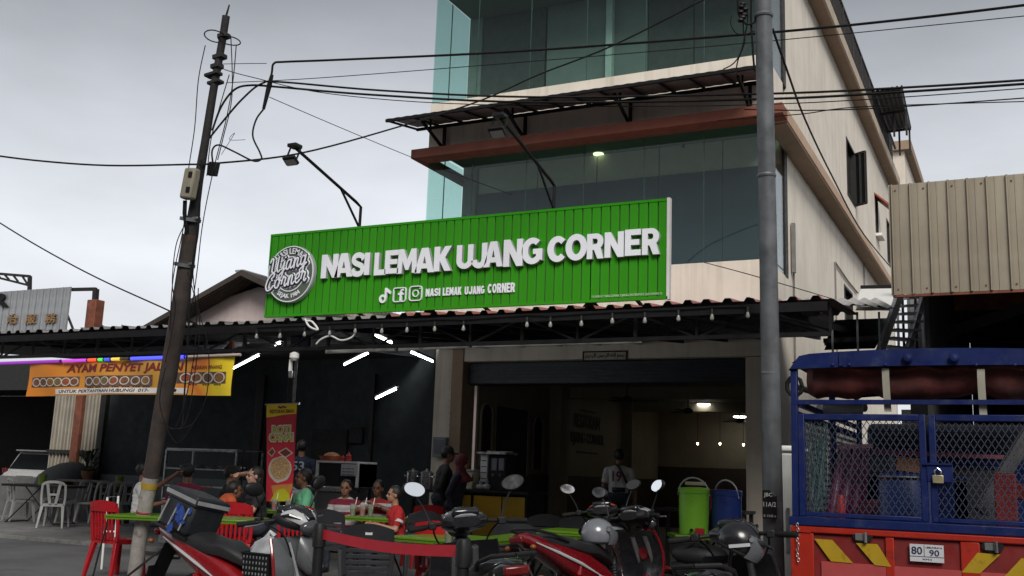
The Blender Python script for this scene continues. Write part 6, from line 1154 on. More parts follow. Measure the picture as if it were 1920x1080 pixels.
# basket with a white bag on bike A
pK = from_bike(bA, (.70, 0, .60)); BK = thing('mesh_basket', 'black mesh basket holding a white bag on the red motorcycle', 'basket', pK)
f = MB(); f.loft([[pK + Rz @ V((i*.13*k, j*.12*k, z)) for i, j in ((-1, -1), (1, -1), (1, 1), (-1, 1))] for z, k in ((0, .85), (.16, 1))], False)
f.loft([[pK + Rz @ V((i*.124*k, j*.114*k, z)) for i, j in ((-1, -1), (1, -1), (1, 1), (-1, 1))] for z, k in ((.006, .85), (.16, 1))], False); f.build('wall', m_plast, BK, recalc=False)
q = MB()
for k in range(8):
    for l2 in range(4): q.ell(pK + Rz @ V((-.105+.03*k, -.122, .03+.035*l2)), (.006, .004, .011), 6, 4)
q.build('mesh_holes', mat('mesh glint', (.16, .17, .18), .4), BK); MB().tube([pK + Rz @ V((i*.132, j*.122, .162)) for i, j in ((-1, -1), (1, -1), (1, 1), (-1, 1))], .007, 6, closed=True).build('rim', m_plast, BK)
WBG = thing('white_bag', 'crumpled white plastic bag in the mesh basket', 'bag', pK); q = MB(); q.ell(pK+Z1*.17, (.125, .115, .095), 18, 10)
for v in q.v: v += V((random.uniform(-1, 1), random.uniform(-1, 1), random.uniform(-1, 1)))*.009
q.build('bag', mat('white plastic bag', (.55, .56, .58), .35, bump=.4, bscale=25), WBG); MB().tube([pK+V((-.03, 0, .25)), pK+V((0, 0, .30)), pK+V((.03, .01, .27))], [.02, .012, .02], 6).build('knot', mat('white plastic bag'), WBG)
# helmets
def helmet(p, rz, label, colr, visor=True, s=1.0, tilt=0.):
    t = thing('helmet', label, 'helmet', (0, 0, 0), 'helmets'); q = MB(); n, m_ = 24, 14
    def hp(a, b, k=1.0):
        th = 2*math.pi*a; ph = -.55+2.1*b; x = .135*math.cos(ph)*math.cos(th); y = .118*math.cos(ph)*math.sin(th); z = .125*math.sin(ph)
        if ph < 0: x *= 1-.10*ph*ph
        return V((x, y, z+.0))*k*s
    for v_ in (1.0, .9): q.grid(lambda a, b: hp(a, b, v_), n, m_)
    q.build('shell', colr, t, recalc=False)
    q = MB(); q.grid(lambda a, b: V((.124*math.cos(R_(-75+150*a))+.03*math.sin(b*2.6), .118*math.sin(R_(-75+150*a)), .065-.13*b))*s*1.06, 16, 6); q.grid(lambda a, b: V((.122*math.cos(R_(-75+150*a))+.03*math.sin(b*2.6), .116*math.sin(R_(-75+150*a)), .065-.13*b))*s*1.05, 16, 6); q.build('visor', mat('smoked visor', (.09, .095, .105), .12, var=.05), t, recalc=False)
    q = MB(); q.grid(lambda a, b: V(((.14+.07*b)*math.cos(R_(-60+120*a)), .122*math.sin(R_(-60+120*a))*(1-.1*b), .065-.015*b))*s, 12, 2); q.grid(lambda a, b: V(((.14+.07*b)*math.cos(R_(-60+120*a)), .122*math.sin(R_(-60+120*a))*(1-.1*b), .058-.015*b))*s, 12, 2); q.build('peak', colr, t, recalc=False)
    for j in (-1, 1): MB().cyl(V((.05, j*.118, .045))*s, V((.05, j*.13, .045))*s, .014*s, n=12).build('visor_screw', m_alu, t); MB().tube([V((-.02, j*.10, -.06))*s, V((.0, j*.06, -.15))*s, V((.01, 0, -.18))*s], .006, 5).build('chin_strap', m_plast, t)
    q = MB(); q.lathe([(.118*s, -.068*s), (.123*s, -.058*s), (.118*s, -.05*s)], (0, 0, 0), 24); q.build('edge_trim', m_rubber, t)
    t.location = p; t.rotation_euler = (0, tilt, rz); return t
m_hb = mat('glossy black helmet', (.012, .012, .014), .25, var=.05, coat=.25)
hE = helmet(D(1386, 1016, 5.7), math.atan2(UH.y, UH.x)-.15, 'large black helmet with smoked visor beside the grey pole', m_hb, s=.92, tilt=R_(24))
q = MB(); q.bar(V((-.05, -.116, -.045)), V((.05, -.113, .015)), .006, .018); q.build('side_sticker', mat('handle grey'), None, smooth=0).parent = hE
helmet(D(1121, 1002, 7.8), math.atan2(UH.y, UH.x)+.2, 'grey open helmet hung on the orange-red motorcycle', mat('grey helmet', (.15, .16, .18), .25, coat=.4), s=.98)
# pale seat rim at the foot of the black motorcycle
# ------------------------------------------------------------------ small lorry seen from behind
TY = 7.0; tx0, tx1 = P(1487, 985, TY).x, P(1487, 985, TY).x+1.66; TL = 3.1
m_tb = mat('lorry blue paint', (.004, .012, .078), .45, var=.18, scale=5, rust=((.04, .05, .09), 9, .5), spec=.3); m_tr = mat('lorry red paint', (.33, .018, .008), .45, spec=.3, rust=((.10, .015, .008), 16, .6), var=.12, scale=4, streak=.3, dirt=(.10, .02, .012), coat=.0); m_td = mat('lorry dark red paint', (.17, .010, .009), .5, rust=((.07, .012, .01), 14, .6), var=.12, scale=5, streak=.3, dirt=(.06, .01, .01)); m_ty = mat('chevron yellow', (.36, .23, .008), .45, var=.12, rust=((.16, .08, .01), 12, .6)); m_chs = mat('chassis black', (.015, .014, .013), .7)
LR = thing('cargo_lorry', 'small lorry with blue caged top and red chevron tailgate at the right', 'lorry', ((tx0+tx1)/2, TY+1.5, 0))
zg = P(1490, 985, TY).z; zgb = zg-.50; zr1 = P(1520, 664, TY).z; zr0 = P(1520, 689, TY).z; zc1 = P(1505, 776, TY).z; zc0 = P(1495, 968, TY).z; zb1 = P(1505, 754, TY).z
MB().bx(tx0+.02, tx1-.02, TY+.06, TY+TL, zgb+.04, zgb+.12).build('bed_floor', mat('chequer plate', (.06, .055, .05), .6, .4), LR)
tg = MB().bx(tx0, tx1, TY, TY+.03, zgb, zg-.045).build('tailgate', m_td, LR, bevel=.006)
MB().bx(tx0-.01, tx1+.01, TY-.025, TY+.05, zg-.042, zg).build('top_rail', m_tr, tg, bevel=.008)
for u0, u1 in ((1483, 1526), (1660, 1676), (1800, 1836)): a, b = P(u0, 1000, TY).x, P(u1, 1000, TY).x; MB().bx(a, b, TY-.018, TY-.002, zgb+.02, zg-.044).build('rib', m_tr, tg, bevel=.005)
MB().bx(tx0+.18, tx1, TY-.014, TY-.002, zgb, P(1600, 1050, TY).z-.02).build('lower_band', mat('pink reflective band', (.36, .06, .06), .35, var=.08), tg)
def zp(x, y): return P(1480+x/4.364, 860+y/4.364, TY-.02)
for pl in ([(205, 655), (350, 665), (520, 855), (340, 840)], [(545, 690), (720, 700), (835, 885), (700, 872)], [(1540, 770), (1725, 785), (1560, 940), (1410, 930)], [(1900, 815), (2080, 830), (1920, 985), (1750, 975)]):
    q = [zp(*p) for p in pl]; f = MB(); f.add(q, [(0, 1, 2, 3)]); f.add([p+V((0, .008, 0)) for p in q], [(3, 2, 1, 0)]); f.build('chevron', m_ty, tg, smooth=0, recalc=False)
for cx, cy in ((600, 645), (1665, 725)):
    c = zp(cx, cy); q = MB(); n = 18; q.prism([(c.x+.062*math.cos(2*math.pi*k/n), c.z+.038*math.sin(2*math.pi*k/n)+.005) for k in range(n)], (0, TY-.024, 0), X1, Z1, Y1, .008); lm = q.build('lamp_opening', m_plast, tg, smooth=0); MB().bx(c.x-.045, c.x+.03, TY-.032, TY-.025, c.z-.02, c.z+.025).build('lamp', mat('dull lamp lens', (.12, .13, .13), .25), lm, bevel=.003); MB().cyl((c.x+.02, TY-.04, c.z-.03), (c.x+.02, TY-.04, c.z+.035), .012, n=8).build('lamp_bracket', m_steel, lm)
a, b = zp(985, 695), zp(1262, 705); c, d = zp(985, 836), zp(1260, 858); x0, x1, z0, z1 = a.x, b.x, c.z, a.z
pl = MB().bx(x0, x1, TY-.030, TY-.019, z0, z1).build('speed_plate', mat('plate white', (.50, .50, .52), .45, var=.04), tg, smooth=0); q = MB(); m_ink2 = mat('dark blue ink', (.012, .015, .06), .5); W_ = x1-x0; H_ = z1-z0
lettering(q, '80', (x0+W_*.05, TY-.031, z0+H_*.42), X1, Z1, W_*.32, H_*.44, .002, .012); lettering(q, '90', (x0+W_*.58, TY-.031, z0+H_*.36), X1, Z1, W_*.29, H_*.36, .002, .012); lettering(q, 'LEBUHRAYA', (x0+W_*.48, TY-.031, z0+H_*.80), X1, Z1, W_*.48, H_*.09, .002); lettering(q, 'KM/J', (x0+W_*.38, TY-.031, z0+H_*.09), X1, Z1, W_*.26, H_*.11, .002)
q.bx(x0+W_*.425, x0+W_*.435, TY-.033, TY-.0305, z0+H_*.32, z1-.004); q.bx(x0, x1, TY-.033, TY-.0305, z0+H_*.295, z0+H_*.315); q.build('plate_lettering', m_ink2, pl, smooth=0)
# chain at the left corner
q = MB(); c = zp(70, 540)
for k in range(15): p = c+V((.004*math.sin(k), -.02, -.016*k)); R0 = M.Rotation((k % 2)*1.57, 3, 'Z'); q.tube([p+R0 @ V((.007*math.cos(i/8*6.283), 0, .012*math.sin(i/8*6.283))) for i in range(8)], .0022, 5, closed=True)
q.build('chain', m_steel, tg); MB().bar(zp(75, 590), zp(175, 600), .012).build('latch_bar', m_tr, tg)
# sides of the bed
for x in (tx0+.015, tx1-.015): MB().bx(x-.014, x+.014, TY+.051, TY+TL, zgb, zg-.01).build('side_gate', m_tr, LR, bevel=.005)
# cage frame
CG = MB(); pr = .045
for a in ((tx0-.02, tx1+.02, TY-.03, TY+.05, zg+.003, zc0),): CG.bx(*a)
cg = CG.build('cage_sill', m_tb, LR, bevel=.006)
for x in (tx0+.02, tx1-.02):
    for y in (TY+.01, TY+TL/2, TY+TL-.03): MB().bar((x, y, zc0), (x, y, zr0), .045).build('cage_post', m_tb, LR, bevel=.005)
    MB().bar((x, TY+.01, zb1), (x, TY+TL, zb1), .035).build('side_rail', m_tb, LR); MB().bar((x, TY+.01, zc1), (x, TY+TL, zc1), .04).build('side_rail', m_tb, LR)
MB().bar((tx0, TY, zb1), (tx1, TY, zb1), .03).build('cross_rail', m_tb, LR)
xm = P(1739, 850, TY).x
def door(x0, x1, nm):
    f = MB(); w = .042
    f.bx(x0, x0+w, TY-.02, TY+.02, zc0+.004, zc1); f.bx(x1-w, x1, TY-.02, TY+.02, zc0+.004, zc1); f.bx(x0+w, x1-w, TY-.019, TY+.019, zc1-w, zc1); f.bx(x0+w, x1-w, TY-.019, TY+.019, zc0+.004, zc0+.004+w*.7); d_ = f.build('cage_door', m_tb, LR, bevel=.005)
    return d_
def mesh_panel(o, U, W, w, h, parent, dx=.040, dz=.066, r=.0022):
    q = MB(); o, U, W = V(o), V(U), V(W); s = dz/dx
    for sg in (1, -1):
        n = int((w*s+h)/dz)+1
        for k in range(n):
            # line z = sg*s*(x - x0)
            pts = []
            c0_ = k*dz - (0 if sg < 0 else w*s)
            for x in (0, w):
                z = (c0_ + s*x) if sg > 0 else (c0_ - s*x)
                pts.append((x, z))
            (xa, za), (xb, zb_) = pts
            def clip(za, zb_, lim, hi):
                return None
            t0_, t1_ = 0., 1.; dzv = zb_-za
            for lim, sign in ((0, 1), (h, -1)):
                fa = sign*(za-lim); fb = sign*(zb_-lim)
                if fa < 0 and fb < 0: t0_, t1_ = 1, 0; break
                if fa < 0: t0_ = max(t0_, fa/(fa-fb))
                elif fb < 0: t1_ = min(t1_, fa/(fa-fb))
            if t1_ <= t0_: continue
            A_ = o+U*(w*t0_)+W*(za+dzv*t0_); B_ = o+U*(w*t1_)+W*(za+dzv*t1_)
            if (B_-A_).length > .01: q.bar(A_, B_, r*2)
    m = q.build('wire_mesh', m_tbm, parent, smooth=0); m['kind'] = 'stuff'; return m
m_tbm = mat('dull blue wire', (.035, .045, .08), .6, .2)
d1 = door(tx0+.045, xm-.004, 'l'); d2 = door(xm+.012, tx1-.045, 'r')
mesh_panel((tx0+.087, TY, zc0+.03), X1, Z1, xm-.046-tx0-.087, zc1-zc0-.07, d1); mesh_panel((xm+.054, TY, zc0+.03), X1, Z1, tx1-.087-xm-.054, zc1-zc0-.07, d2)
mesh_panel((tx0+.02, TY+.05, zc0), Y1, Z1, TL-.1, zc1-zc0, LR, .06, .09)
a, b = P(1738, 868, TY), P(1788, 905, TY); lp = MB().bx(a.x, b.x, TY-.028, TY-.021, b.z, a.z).build('lock_plate', m_tb, d2, bevel=.003); MB().bx(a.x-.02, b.x, TY-.04, TY-.029, a.z-.012, a.z).build('lock_flange', m_tb, lp)
pd = thing('padlock', 'brass padlock hanging on the blue cage door', 'padlock', P(1759, 906, TY-.05)); a, b = P(1749, 906, TY-.05), P(1769, 891, TY-.05); MB().bx(a.x, b.x, TY-.062, TY-.042, a.z, b.z).build('body', mat('pale brass', (.45, .40, .24), .35, .6), pd, bevel=.004); mx_ = (a.x+b.x)/2; MB().tube([V((mx_+s*.018 if abs(s) == 1 else mx_, TY-.05, b.z+z)) for s, z in ((-1, 0), (-1, .025), (0, .042), (1, .025), (1, 0))], .0055, 8).build('shackle', m_chrome, pd)
# roof: bowed rear beam, hoops, sheet
def arch_z(s): return -.03*(2*s-1)**2
f = MB(); n = 24
def beam(s, k):
    x = tx0-.01+(tx1-tx0+.02)*s; e = min(s, 1-s)*(tx1-tx0); cor = .10*(1-min(1, e/.10))**2
    return V((x, TY-.03, (zr1+.02+arch_z(s)-cor if k else zr0+.0+arch_z(s)*.4)))
q = [beam(i/n, 0) for i in range(n+1)]; p_ = [beam(i/n, 1) for i in range(n+1)]
f.loft([[q[i], p_[i], p_[i]+V((0, .05, 0)), q[i]+V((0, .05, 0))] for i in range(n+1)]); rb = f.build('roof_beam', m_tb, LR)
for u in (1577, ): c = P(u, 672, TY-.035); MB().bx(c.x-.012, c.x+.012, TY-.045, TY-.031, c.z-.05, c.z+.045).build('splice_strap', m_tb, rb)
for u in (1702, 1789): c = P(u, 672, TY-.04); MB().lathe([(.032, 0), (.032, .015), (.02, .03), (.001, .034)], c, 14, (0, -1, 0)).build('marker_lamp', m_tb, rb)
for u in (1561, 1592, 1660, 1830, 1903): c = P(u, 684, TY-.035); MB().ell(c, (.012, .01, .010), 8, 5).build('rivet', m_tb, rb)
f = MB(); f.grid(lambda a, b: V((tx0+(tx1-tx0)*a, TY+.03+(TL-.05)*b, zr1+.025+arch_z(a)-.08*(max(0, abs(2*a-1)-.9)*10)**2*.6)), 20, 8); f.grid(lambda a, b: V((tx0+(tx1-tx0)*a, TY+.03+(TL-.05)*b, zr1+.012+arch_z(a)-.08*(max(0, abs(2*a-1)-.9)*10)**2*.6)), 20, 8); f.build('roof_sheet', mat('dark red tarpaulin', (.16, .03, .022), .6, var=.35, scale=7, streak=.2), LR, recalc=False)
for k in range(5): y = TY+.5+k*.6; MB().tube([V((tx0+.02+(tx1-tx0-.04)*i/10, y, zr1+arch_z(i/10)-.01)) for i in range(11)], .015, 6).build('roof_hoop', m_tb, LR)
# rolled tarpaulin under the beam with pale straps
f = MB(); rings = []; n = 14
for i in range(31):
    s = i/30; c = V((tx0+.08+(tx1-tx0-.16)*s, TY+.22, zr0-.075+.012*math.sin(s*11)+.01*math.sin(s*29))); r_ = .115+.012*math.sin(s*17)+.008*math.sin(s*41)
    if i in (0, 30): r_ *= .75
    rings.append([c+V((0, r_*1.1*math.cos(2*math.pi*k/n), r_*math.sin(2*math.pi*k/n)*(1+.05*math.sin(3*k+i)))) for k in range(n)])
f.loft(rings); tp = tag(f.build('rolled_tarpaulin', mat('red brown tarpaulin', (.13, .030, .025), .7, var=.6, scale=5, bump=.6, bscale=12, rust=((.06, .05, .05), 3, .8))), 'rolled red-brown tarpaulin slung under the lorry roof beam', 'tarpaulin')
for u, v0, v1, l in ((1661, 690, 772, 'pale strap round the tarpaulin, left of the lorry middle'), (1840, 692, 778, 'pale strap round the tarpaulin, right side of the lorry')):
    f = MB(); pts = [P(u-1, v0, TY-.0), P(u, v0+25, TY+.0), P(u+3, v1-12, TY+.02), P(u+4, v1, TY+.02)]; f.loft([[p-X1*.022+Y1*0, p+X1*.022, p+X1*.022+Y1*.006, p-X1*.022+Y1*.006] for p in smooth_pts(pts, 4)]); tag(f.build('tarpaulin_strap', mat('pale webbing', (.30, .28, .23), .7, var=.15)), l, 'strap', 'tarpaulin straps')
# front bulkhead, cab, chassis, wheels, lamps below
MB().bx(tx0+.04, tx1-.04, TY+TL-.02, TY+TL+.02, zgb, zc1-.2).build('bulkhead', m_tb, LR)
f = MB(); yc = TY+TL+.1; f.loft([[V((x, y, z)) for x, y in ((tx0+.06, y0), (tx1-.06, y0), (tx1-.06, y1), (tx0+.06, y1))] for z, y0, y1 in ((.45, yc, yc+1.5), (1.15, yc, yc+1.55), (1.85, yc+.05, yc+1.15), (1.92, yc+.15, yc+1.05))]); cab = f.build('cab', mat('dark cab paint', (.012, .014, .02), .6), LR, bevel=.05); MB().bx(tx0+.3, tx1-.3, yc-.002, yc+.03, 1.25, 1.7).build('rear_window', m_cgl, cab)
for x in (tx0+.45, tx1-.45): MB().bx(x-.05, x+.05, TY+.2, TY+4.5, .42, .58).build('chassis_rail', m_chs, LR)
MB().bx(tx0+.1, tx1-.1, TY+.03, TY+.1, .36, .46).build('under_run_bar', m_chs, LR)
for x in (tx0+.22, tx1-.22):
    for y in (TY+.95, TY+3.9): w_ = MB().lathe([(.2, -.1), (.3, -.1), (.33, -.06), (.33, .06), (.3, .1), (.2, .1)], (x, y, .33), 28, (1, 0, 0)).build('wheel', m_rubber, LR); MB().lathe([(.19, -.09), (.12, -.05), (.06, -.07), (.06, .07), (.12, .05), (.19, .09)], (x, y, .33), 20, (1, 0, 0)).build('rim', m_alu, w_)
MB().cyl((tx0+.2, TY+.95, .33), (tx1-.2, TY+.95, .33), .06).build('axle', m_chs, LR)
for x in (tx0+.2, tx1-.2): MB().bx(x-.1, x+.1, TY+.02, TY+.06, .47, .55).build('tail_lamp', mat('tail red'), LR, bevel=.01)
# cargo inside the cage
def cloth0(n, c): return mat('cloth ' + n, c, .85, var=.2, scale=7, bump=.25, bscale=30)
zf = zgb+.122
def cz(u, y): p = P(u, 950, y); return V((p.x, y, zf))
c = cz(1698, TY+.45); t = thing('blue_drum', 'dark blue plastic drum inside the lorry cage', 'drum', c); hh = P(1698, 893, TY+.45).z-zf; MB().lathe([(.155, 0), (.17, .03), (.175, hh*.3), (.168, hh*.33), (.175, hh*.36), (.172, hh-.05), (.15, hh)], c, 24).build('body', mat('drum blue', (.012, .03, .14), .4, var=.15), t); MB().lathe([(.158, hh+.001), (.16, hh+.02), (.02, hh+.025)], c, 24).build('lid', mat('drum blue'), t); MB().lathe([(.172, hh-.02), (.178, hh-.01), (.172, 0+hh)], c, 24).build('clamp_ring', m_steel, t)
c = cz(1580, TY+.9); t = thing('purple_sheet', 'purple-red folded sheet leaning inside the cage at the left', 'sheet', c); f = MB(); a, b, d_, e_ = P(1548, 975, TY+.7), P(1622, 975, TY+1.2), P(1634, 836, TY+1.3), P(1572, 838, TY+.9); f.grid(lambda s, v_: a.lerp(b, s).lerp(e_.lerp(d_, s), v_)+V((0, .02*math.sin(s*22), 0)), 24, 6); f.grid(lambda s, v_: a.lerp(b, s).lerp(e_.lerp(d_, s), v_)+V((0, .02*math.sin(s*22)+.01, 0)), 24, 6); f.build('panel', mat('purple red plastic', (.13, .012, .05), .4, var=.2), t, recalc=False); MB().bar(e_, d_, .03).build('top_bar', mat('pink bar', (.35, .1, .14), .4), t)
a, b = P(1620, 846, TY+1.35), P(1905, 858, TY+1.35); tag(MB().bar(a, b, .03).build('pink_rail', mat('pink bar')), 'long pinkish rail lying across the load in the cage', 'rail')
c = P(1577, 966, TY+.2); c.z = zf+.2; t = thing('red_cone_bottle', 'small red bottle standing near the cage door', 'bottle', c); MB().lathe([(.03, -.2), (.032, 0), (.022, .10), (.018, .12)], P(1577, 962, TY+.2), 12).build('body', mat('chilli red'), t)
q = P(1577, 966, TY+.2); MB().ell(q+V((0, 0, -.03)), (.03, .02, .02)).build('rag', m_white, t)
t = thing('red_jack', 'red steel floor jack standing in the cage at the right', 'jack', P(1880, 985, TY+.4)); a = P(1868, 990, TY+.35); b = P(1906, 888, TY+.35); MB().bx(a.x, a.x+.13, TY+.3, TY+.42, zf, b.z).build('column', m_td, t, bevel=.01); MB().bar(P(1885, 915, TY+.36), P(1990, 940, TY+.36), .09, .1).build('arm', m_td, t, bevel=.008); MB().bx(a.x-.1, a.x+.5, TY+.25, TY+.5, zf-.001, zf+.06).build('base', m_td, t)
tag(MB().bar(P(1935, 800, TY+.8), P(1838, 960, TY+.6), .05, .09).build('timber_beam', mat('grey timber', (.10, .095, .09), .8, var=.3, scale=12)), 'grey timber leaning across the right cage door', 'timber')
tag(MB().box(cz(1855, TY+.5)+Z1*.16, (.22, .3, .1)).build('brown_sack', mat('brown sack', (.12, .10, .08), .9, var=.3, bump=.4), bevel=.04), 'brown sack on the lorry bed by the timber', 'sack')
tag(MB().bar(P(1682, 868, TY+.8), P(1736, 875, TY+.8), .06, .1).build('wood_block', mat('orange wood', (.25, .11, .04), .7, var=.25, scale=10)), 'orange-brown wood block above the blue drum', 'wood')
t = thing('tangled_net', 'tangle of green nylon net at the left cage corner', 'net', P(1530, 900, TY+.2)); f = MB()
for k in range(26):
    pts = [P(random.uniform(1518, 1552), random.uniform(795, 970), TY+random.uniform(.08, .3)) for _ in range(4)]; f.tube(smooth_pts(pts, 4), .0028, 4)
nt_ = f.build('net', mat('nylon net', (.09, .17, .15), .4), t); nt_['kind'] = 'stuff'
for k, (u, v, m_) in enumerate(((1640, 905, mat('grey crate', (.10, .11, .12), .6)), (1650, 940, mat('dark crate', (.05, .05, .05), .6)), (1780, 950, mat('drum blue')), (1600, 930, mat('black cloth')), (1830, 930, mat('dark crate')))):
    c = cz(u, TY+1.6); hgt = P(u, v-50, TY+1.6).z-zf; t = thing('cargo_crate', 'plastic crate deep in the lorry load, %s' % ('behind the purple sheet', 'behind the blue drum at its left', 'behind the lock plate', 'left of the blue drum', 'behind the leaning timber')[k], 'crate', c, 'crates in the lorry')
    MB().box(c+Z1*hgt/2, (.3, .3, hgt)).build('body', m_, t, bevel=.015); MB().box(c+Z1*(hgt+.012), (.31, .31, .022)).build('lid', m_, t, bevel=.006)
t = thing('maroon_bundle', 'heap of maroon cloth between the purple sheet and the blue drum', 'bundle', cz(1655, TY+.9)); c = cz(1655, TY+.95); q = MB(); q.ell(c+Z1*.26, (.26, .2, .30), 22, 14)
for v in q.v: v += V((math.sin(v.z*31)*.02, math.sin(v.x*27+v.z*9)*.02, math.sin(v.x*23)*.02))
q.build('cloth', cloth0('maroon sheet', (.07, .008, .02)), t); MB().tube([c+V((-.25, -.05, .3)), c+V((0, -.22, .34)), c+V((.25, -.05, .3))], .012).build('cord', m_rubber, t)
tag(MB().cyl(P(1545, 768, TY+.5), P(1617, 766, TY+.5), .045, n=14).build('grey_pipe', m_zinc), 'grey pipe lying across the top of the cage load', 'pipe')
# ------------------------------------------------------------------ people: one continuous skin per person
import numpy as np
m_sk = [mat('skin tan', (.30, .155, .095), .5, var=.08, scale=14), mat('skin brown', (.17, .080, .048), .5, var=.08, scale=14), mat('skin light', (.42, .25, .18), .5, var=.06, scale=14)]
m_hair = mat('black hair', (.008, .007, .007), .55, var=.3, scale=60, bump=.5, bscale=90); m_jean = mat('dark jeans', (.018, .022, .035), .8, var=.2, bump=.2); m_shoe = mat('dark shoe', (.012, .012, .012), .5)
def cloth(n, c): return mat('cloth ' + n, c, .85, var=.12, scale=7, bump=.25, bscale=30)
def striped(name, c1, c2, sc, ax=2):
    if name in _mats: return _mats[name]
    m = cloth(name, c1); n = m.node_tree.nodes; l = m.node_tree.links; b = n['Principled BSDF']; t = n.new('ShaderNodeTexCoord'); s = n.new('ShaderNodeSeparateXYZ'); l.new(t.outputs['Object'], s.inputs[0])
    f = n.new('ShaderNodeMath'); f.operation = 'MULTIPLY'; f.inputs[1].default_value = sc; l.new(s.outputs[ax], f.inputs[0]); g = n.new('ShaderNodeMath'); g.operation = 'SINE'; l.new(f.outputs[0], g.inputs[0]); h = n.new('ShaderNodeMath'); h.operation = 'GREATER_THAN'; h.inputs[1].default_value = .1; l.new(g.outputs[0], h.inputs[0])
    x = n.new('ShaderNodeMix'); x.data_type = 'RGBA'; x.inputs[6].default_value = (*c1, 1); x.inputs[7].default_value = (*c2, 1); l.new(h.outputs[0], x.inputs[0]); l.new(x.outputs[2], b.inputs['Base Color']); return m
def person(label, p, rz, shirt, pants=m_jean, skin=0, pose='sit', lean=0., hair='short', aL=None, aR=None, hz=0., scale=1., long_sleeve=False, hyaw=0., vox=.0095):
    t = thing('person', label, 'person', (0, 0, 0), 'people at the restaurant'); sk = m_sk[skin]
    sit = pose == 'sit'; zp_ = .53 if sit else .93; zs = zp_+.44; lx = lambda z: lean*(z-zp_)/.44
    segs = []                                                # (a, b, ra, rb, material slot)
    SKN, SHT, PNT, SHO = 0, 1, 2, 3
    def cap(a, b, ra, rb, m): segs.append((V(a), V(b), ra, rb, m))
    cap((lx(zp_), -.06, zp_), (lx(zp_), .06, zp_), .125, .125, PNT)
    for k in range(7):
        zz = zp_+.06+.05*k; w_ = .052+.016*k/6; cap((lx(zz)+.008, -w_, zz), (lx(zz)+.008, w_, zz), .116, .116, SHT)
    cap((lx(zs)-.005, -.13, zs-.035), (lx(zs)-.005, .13, zs-.035), .075, .075, SHT)
    cap((lx(zs)-.005, -.06, zs-.02), (lx(zs)-.005, .06, zs-.02), .085, .085, SHT)
    hx = lean*1.35+.02; hc = V((hx, 0, zs+.205+hz)); cap((lx(zs), 0, zs), (hx-.012, 0, hc.z-.06), .052, .05, SKN)
    for s in (-1, 1):
        hip = V((lx(zp_)+.02, s*.09, zp_-.03)); 
        kn = V((.44, s*.13, .50)) if sit else V((.03, s*.10, .50)); an = V((.42, s*.13, .09)) if sit else V((-.02+.04*s, s*.10, .09))
        cap(hip, kn, .088, .062, PNT); cap(kn, an, .062, .042, PNT); cap(an+V((0, 0, -.045)), an+V((.15, s*.02, -.055)), .042, .034, SHO)
        el_, wr = (aL, aR)[s < 0] or ((V((.10, s*.25, zs-.26)), V((.33, s*.15, zs-.20))) if sit else (V((-.03, s*.245, zs-.28)), V((.05, s*.235, zs-.50))))
        el_, wr = V(el_), V(wr); sh = V((lx(zs)-.005, s*.185, zs-.035)); 
        if long_sleeve: cap(sh, el_, .054, .044, SHT); cap(el_, wr, .043, .034, SHT)
        else: md = sh.lerp(el_, .62); cap(sh, md, .062, .055, SHT); cap(md, el_, .042, .038, SKN); cap(el_, wr, .039, .027, SKN)
        d = (wr-el_).normalized(); side = d.cross(Z1); side = side.normalized() if side.length > .1 else V((0, 1, 0)); up_ = side.cross(d)
        pc = wr+d*.045; cap(wr, pc+side*.0, .026, .030, SKN)
        for k in range(4):
            o_ = pc+side*(-.027+.018*k)+d*.02; L_ = (.034, .04, .038, .03)[k]; k1 = o_+d*L_-up_*.006; k2 = k1+d*L_*.7-up_*.022; cap(o_, k1, .0105, .0095, SKN); cap(k1, k2, .0095, .0085, SKN)
        th = wr+d*.02-side*s*.028; cap(th, th+d*.03-side*s*.02, .012, .011, SKN); cap(th+d*.03-side*s*.02, th+d*.058-side*s*.022-up_*.008, .011, .009, SKN)
    q = MB()
    for a, b, ra, rb, m_ in segs:
        d = b-a; x, y = frame(d if d.length > 1e-5 else V((0, 1, 0))); dn = d.normalized() if d.length > 1e-5 else V((0, 1, 0)); rings = []
        for j in range(4): u_ = math.pi/2*(1-j/3.001); rings.append([a-dn*ra*math.sin(u_)+(x*math.cos(2*math.pi*k/12)+y*math.sin(2*math.pi*k/12))*max(ra*math.cos(u_), 1e-4) for k in range(12)])
        for j in range(4): u_ = math.pi/2*(j/3.001); rings.append([b+dn*rb*math.sin(u_)+(x*math.cos(2*math.pi*k/12)+y*math.sin(2*math.pi*k/12))*max(rb*math.cos(u_), 1e-4) for k in range(12)])
        q.loft(rings)
    Rh = M.Rotation(hyaw, 3, 'Z')
    def H(x, y, z): return hc + Rh @ V((x, y, z))
    q.ell(H(-.012, 0, .022), (.092, .076, .096), 16, 12, Rh); q.ell(H(.018, 0, -.045), (.070, .058, .066), 14, 10, Rh); q.ell(H(.052, 0, -.085), (.03, .032, .022), 10, 8, Rh)   # skull, face, chin
    q.ell(H(.092, 0, -.018), (.022, .014, .024), 8, 6, Rh); q.ell(H(.078, 0, .026), (.014, .05, .012), 10, 6, Rh)                                                         # nose, brow
    for s in (-1, 1): q.ell(H(-.008, s*.078, -.012), (.020, .011, .030), 8, 6, Rh); q.ell(H(.058, s*.034, -.03), (.022, .02, .02), 8, 6, Rh)
    q.ell(H(.078, 0, -.062), (.014, .026, .010), 8, 6, Rh)
    tmp = q.build('tmp', sk, None, smooth=0); r = tmp.modifiers.new('r', 'REMESH'); r.mode = 'VOXEL'; r.voxel_size = vox; sm = tmp.modifiers.new('s', 'SMOOTH'); sm.factor = .5; sm.iterations = 3
    me = bpy.data.meshes.new_from_object(tmp.evaluated_get(bpy.context.evaluated_depsgraph_get())); bpy.data.objects.remove(tmp)
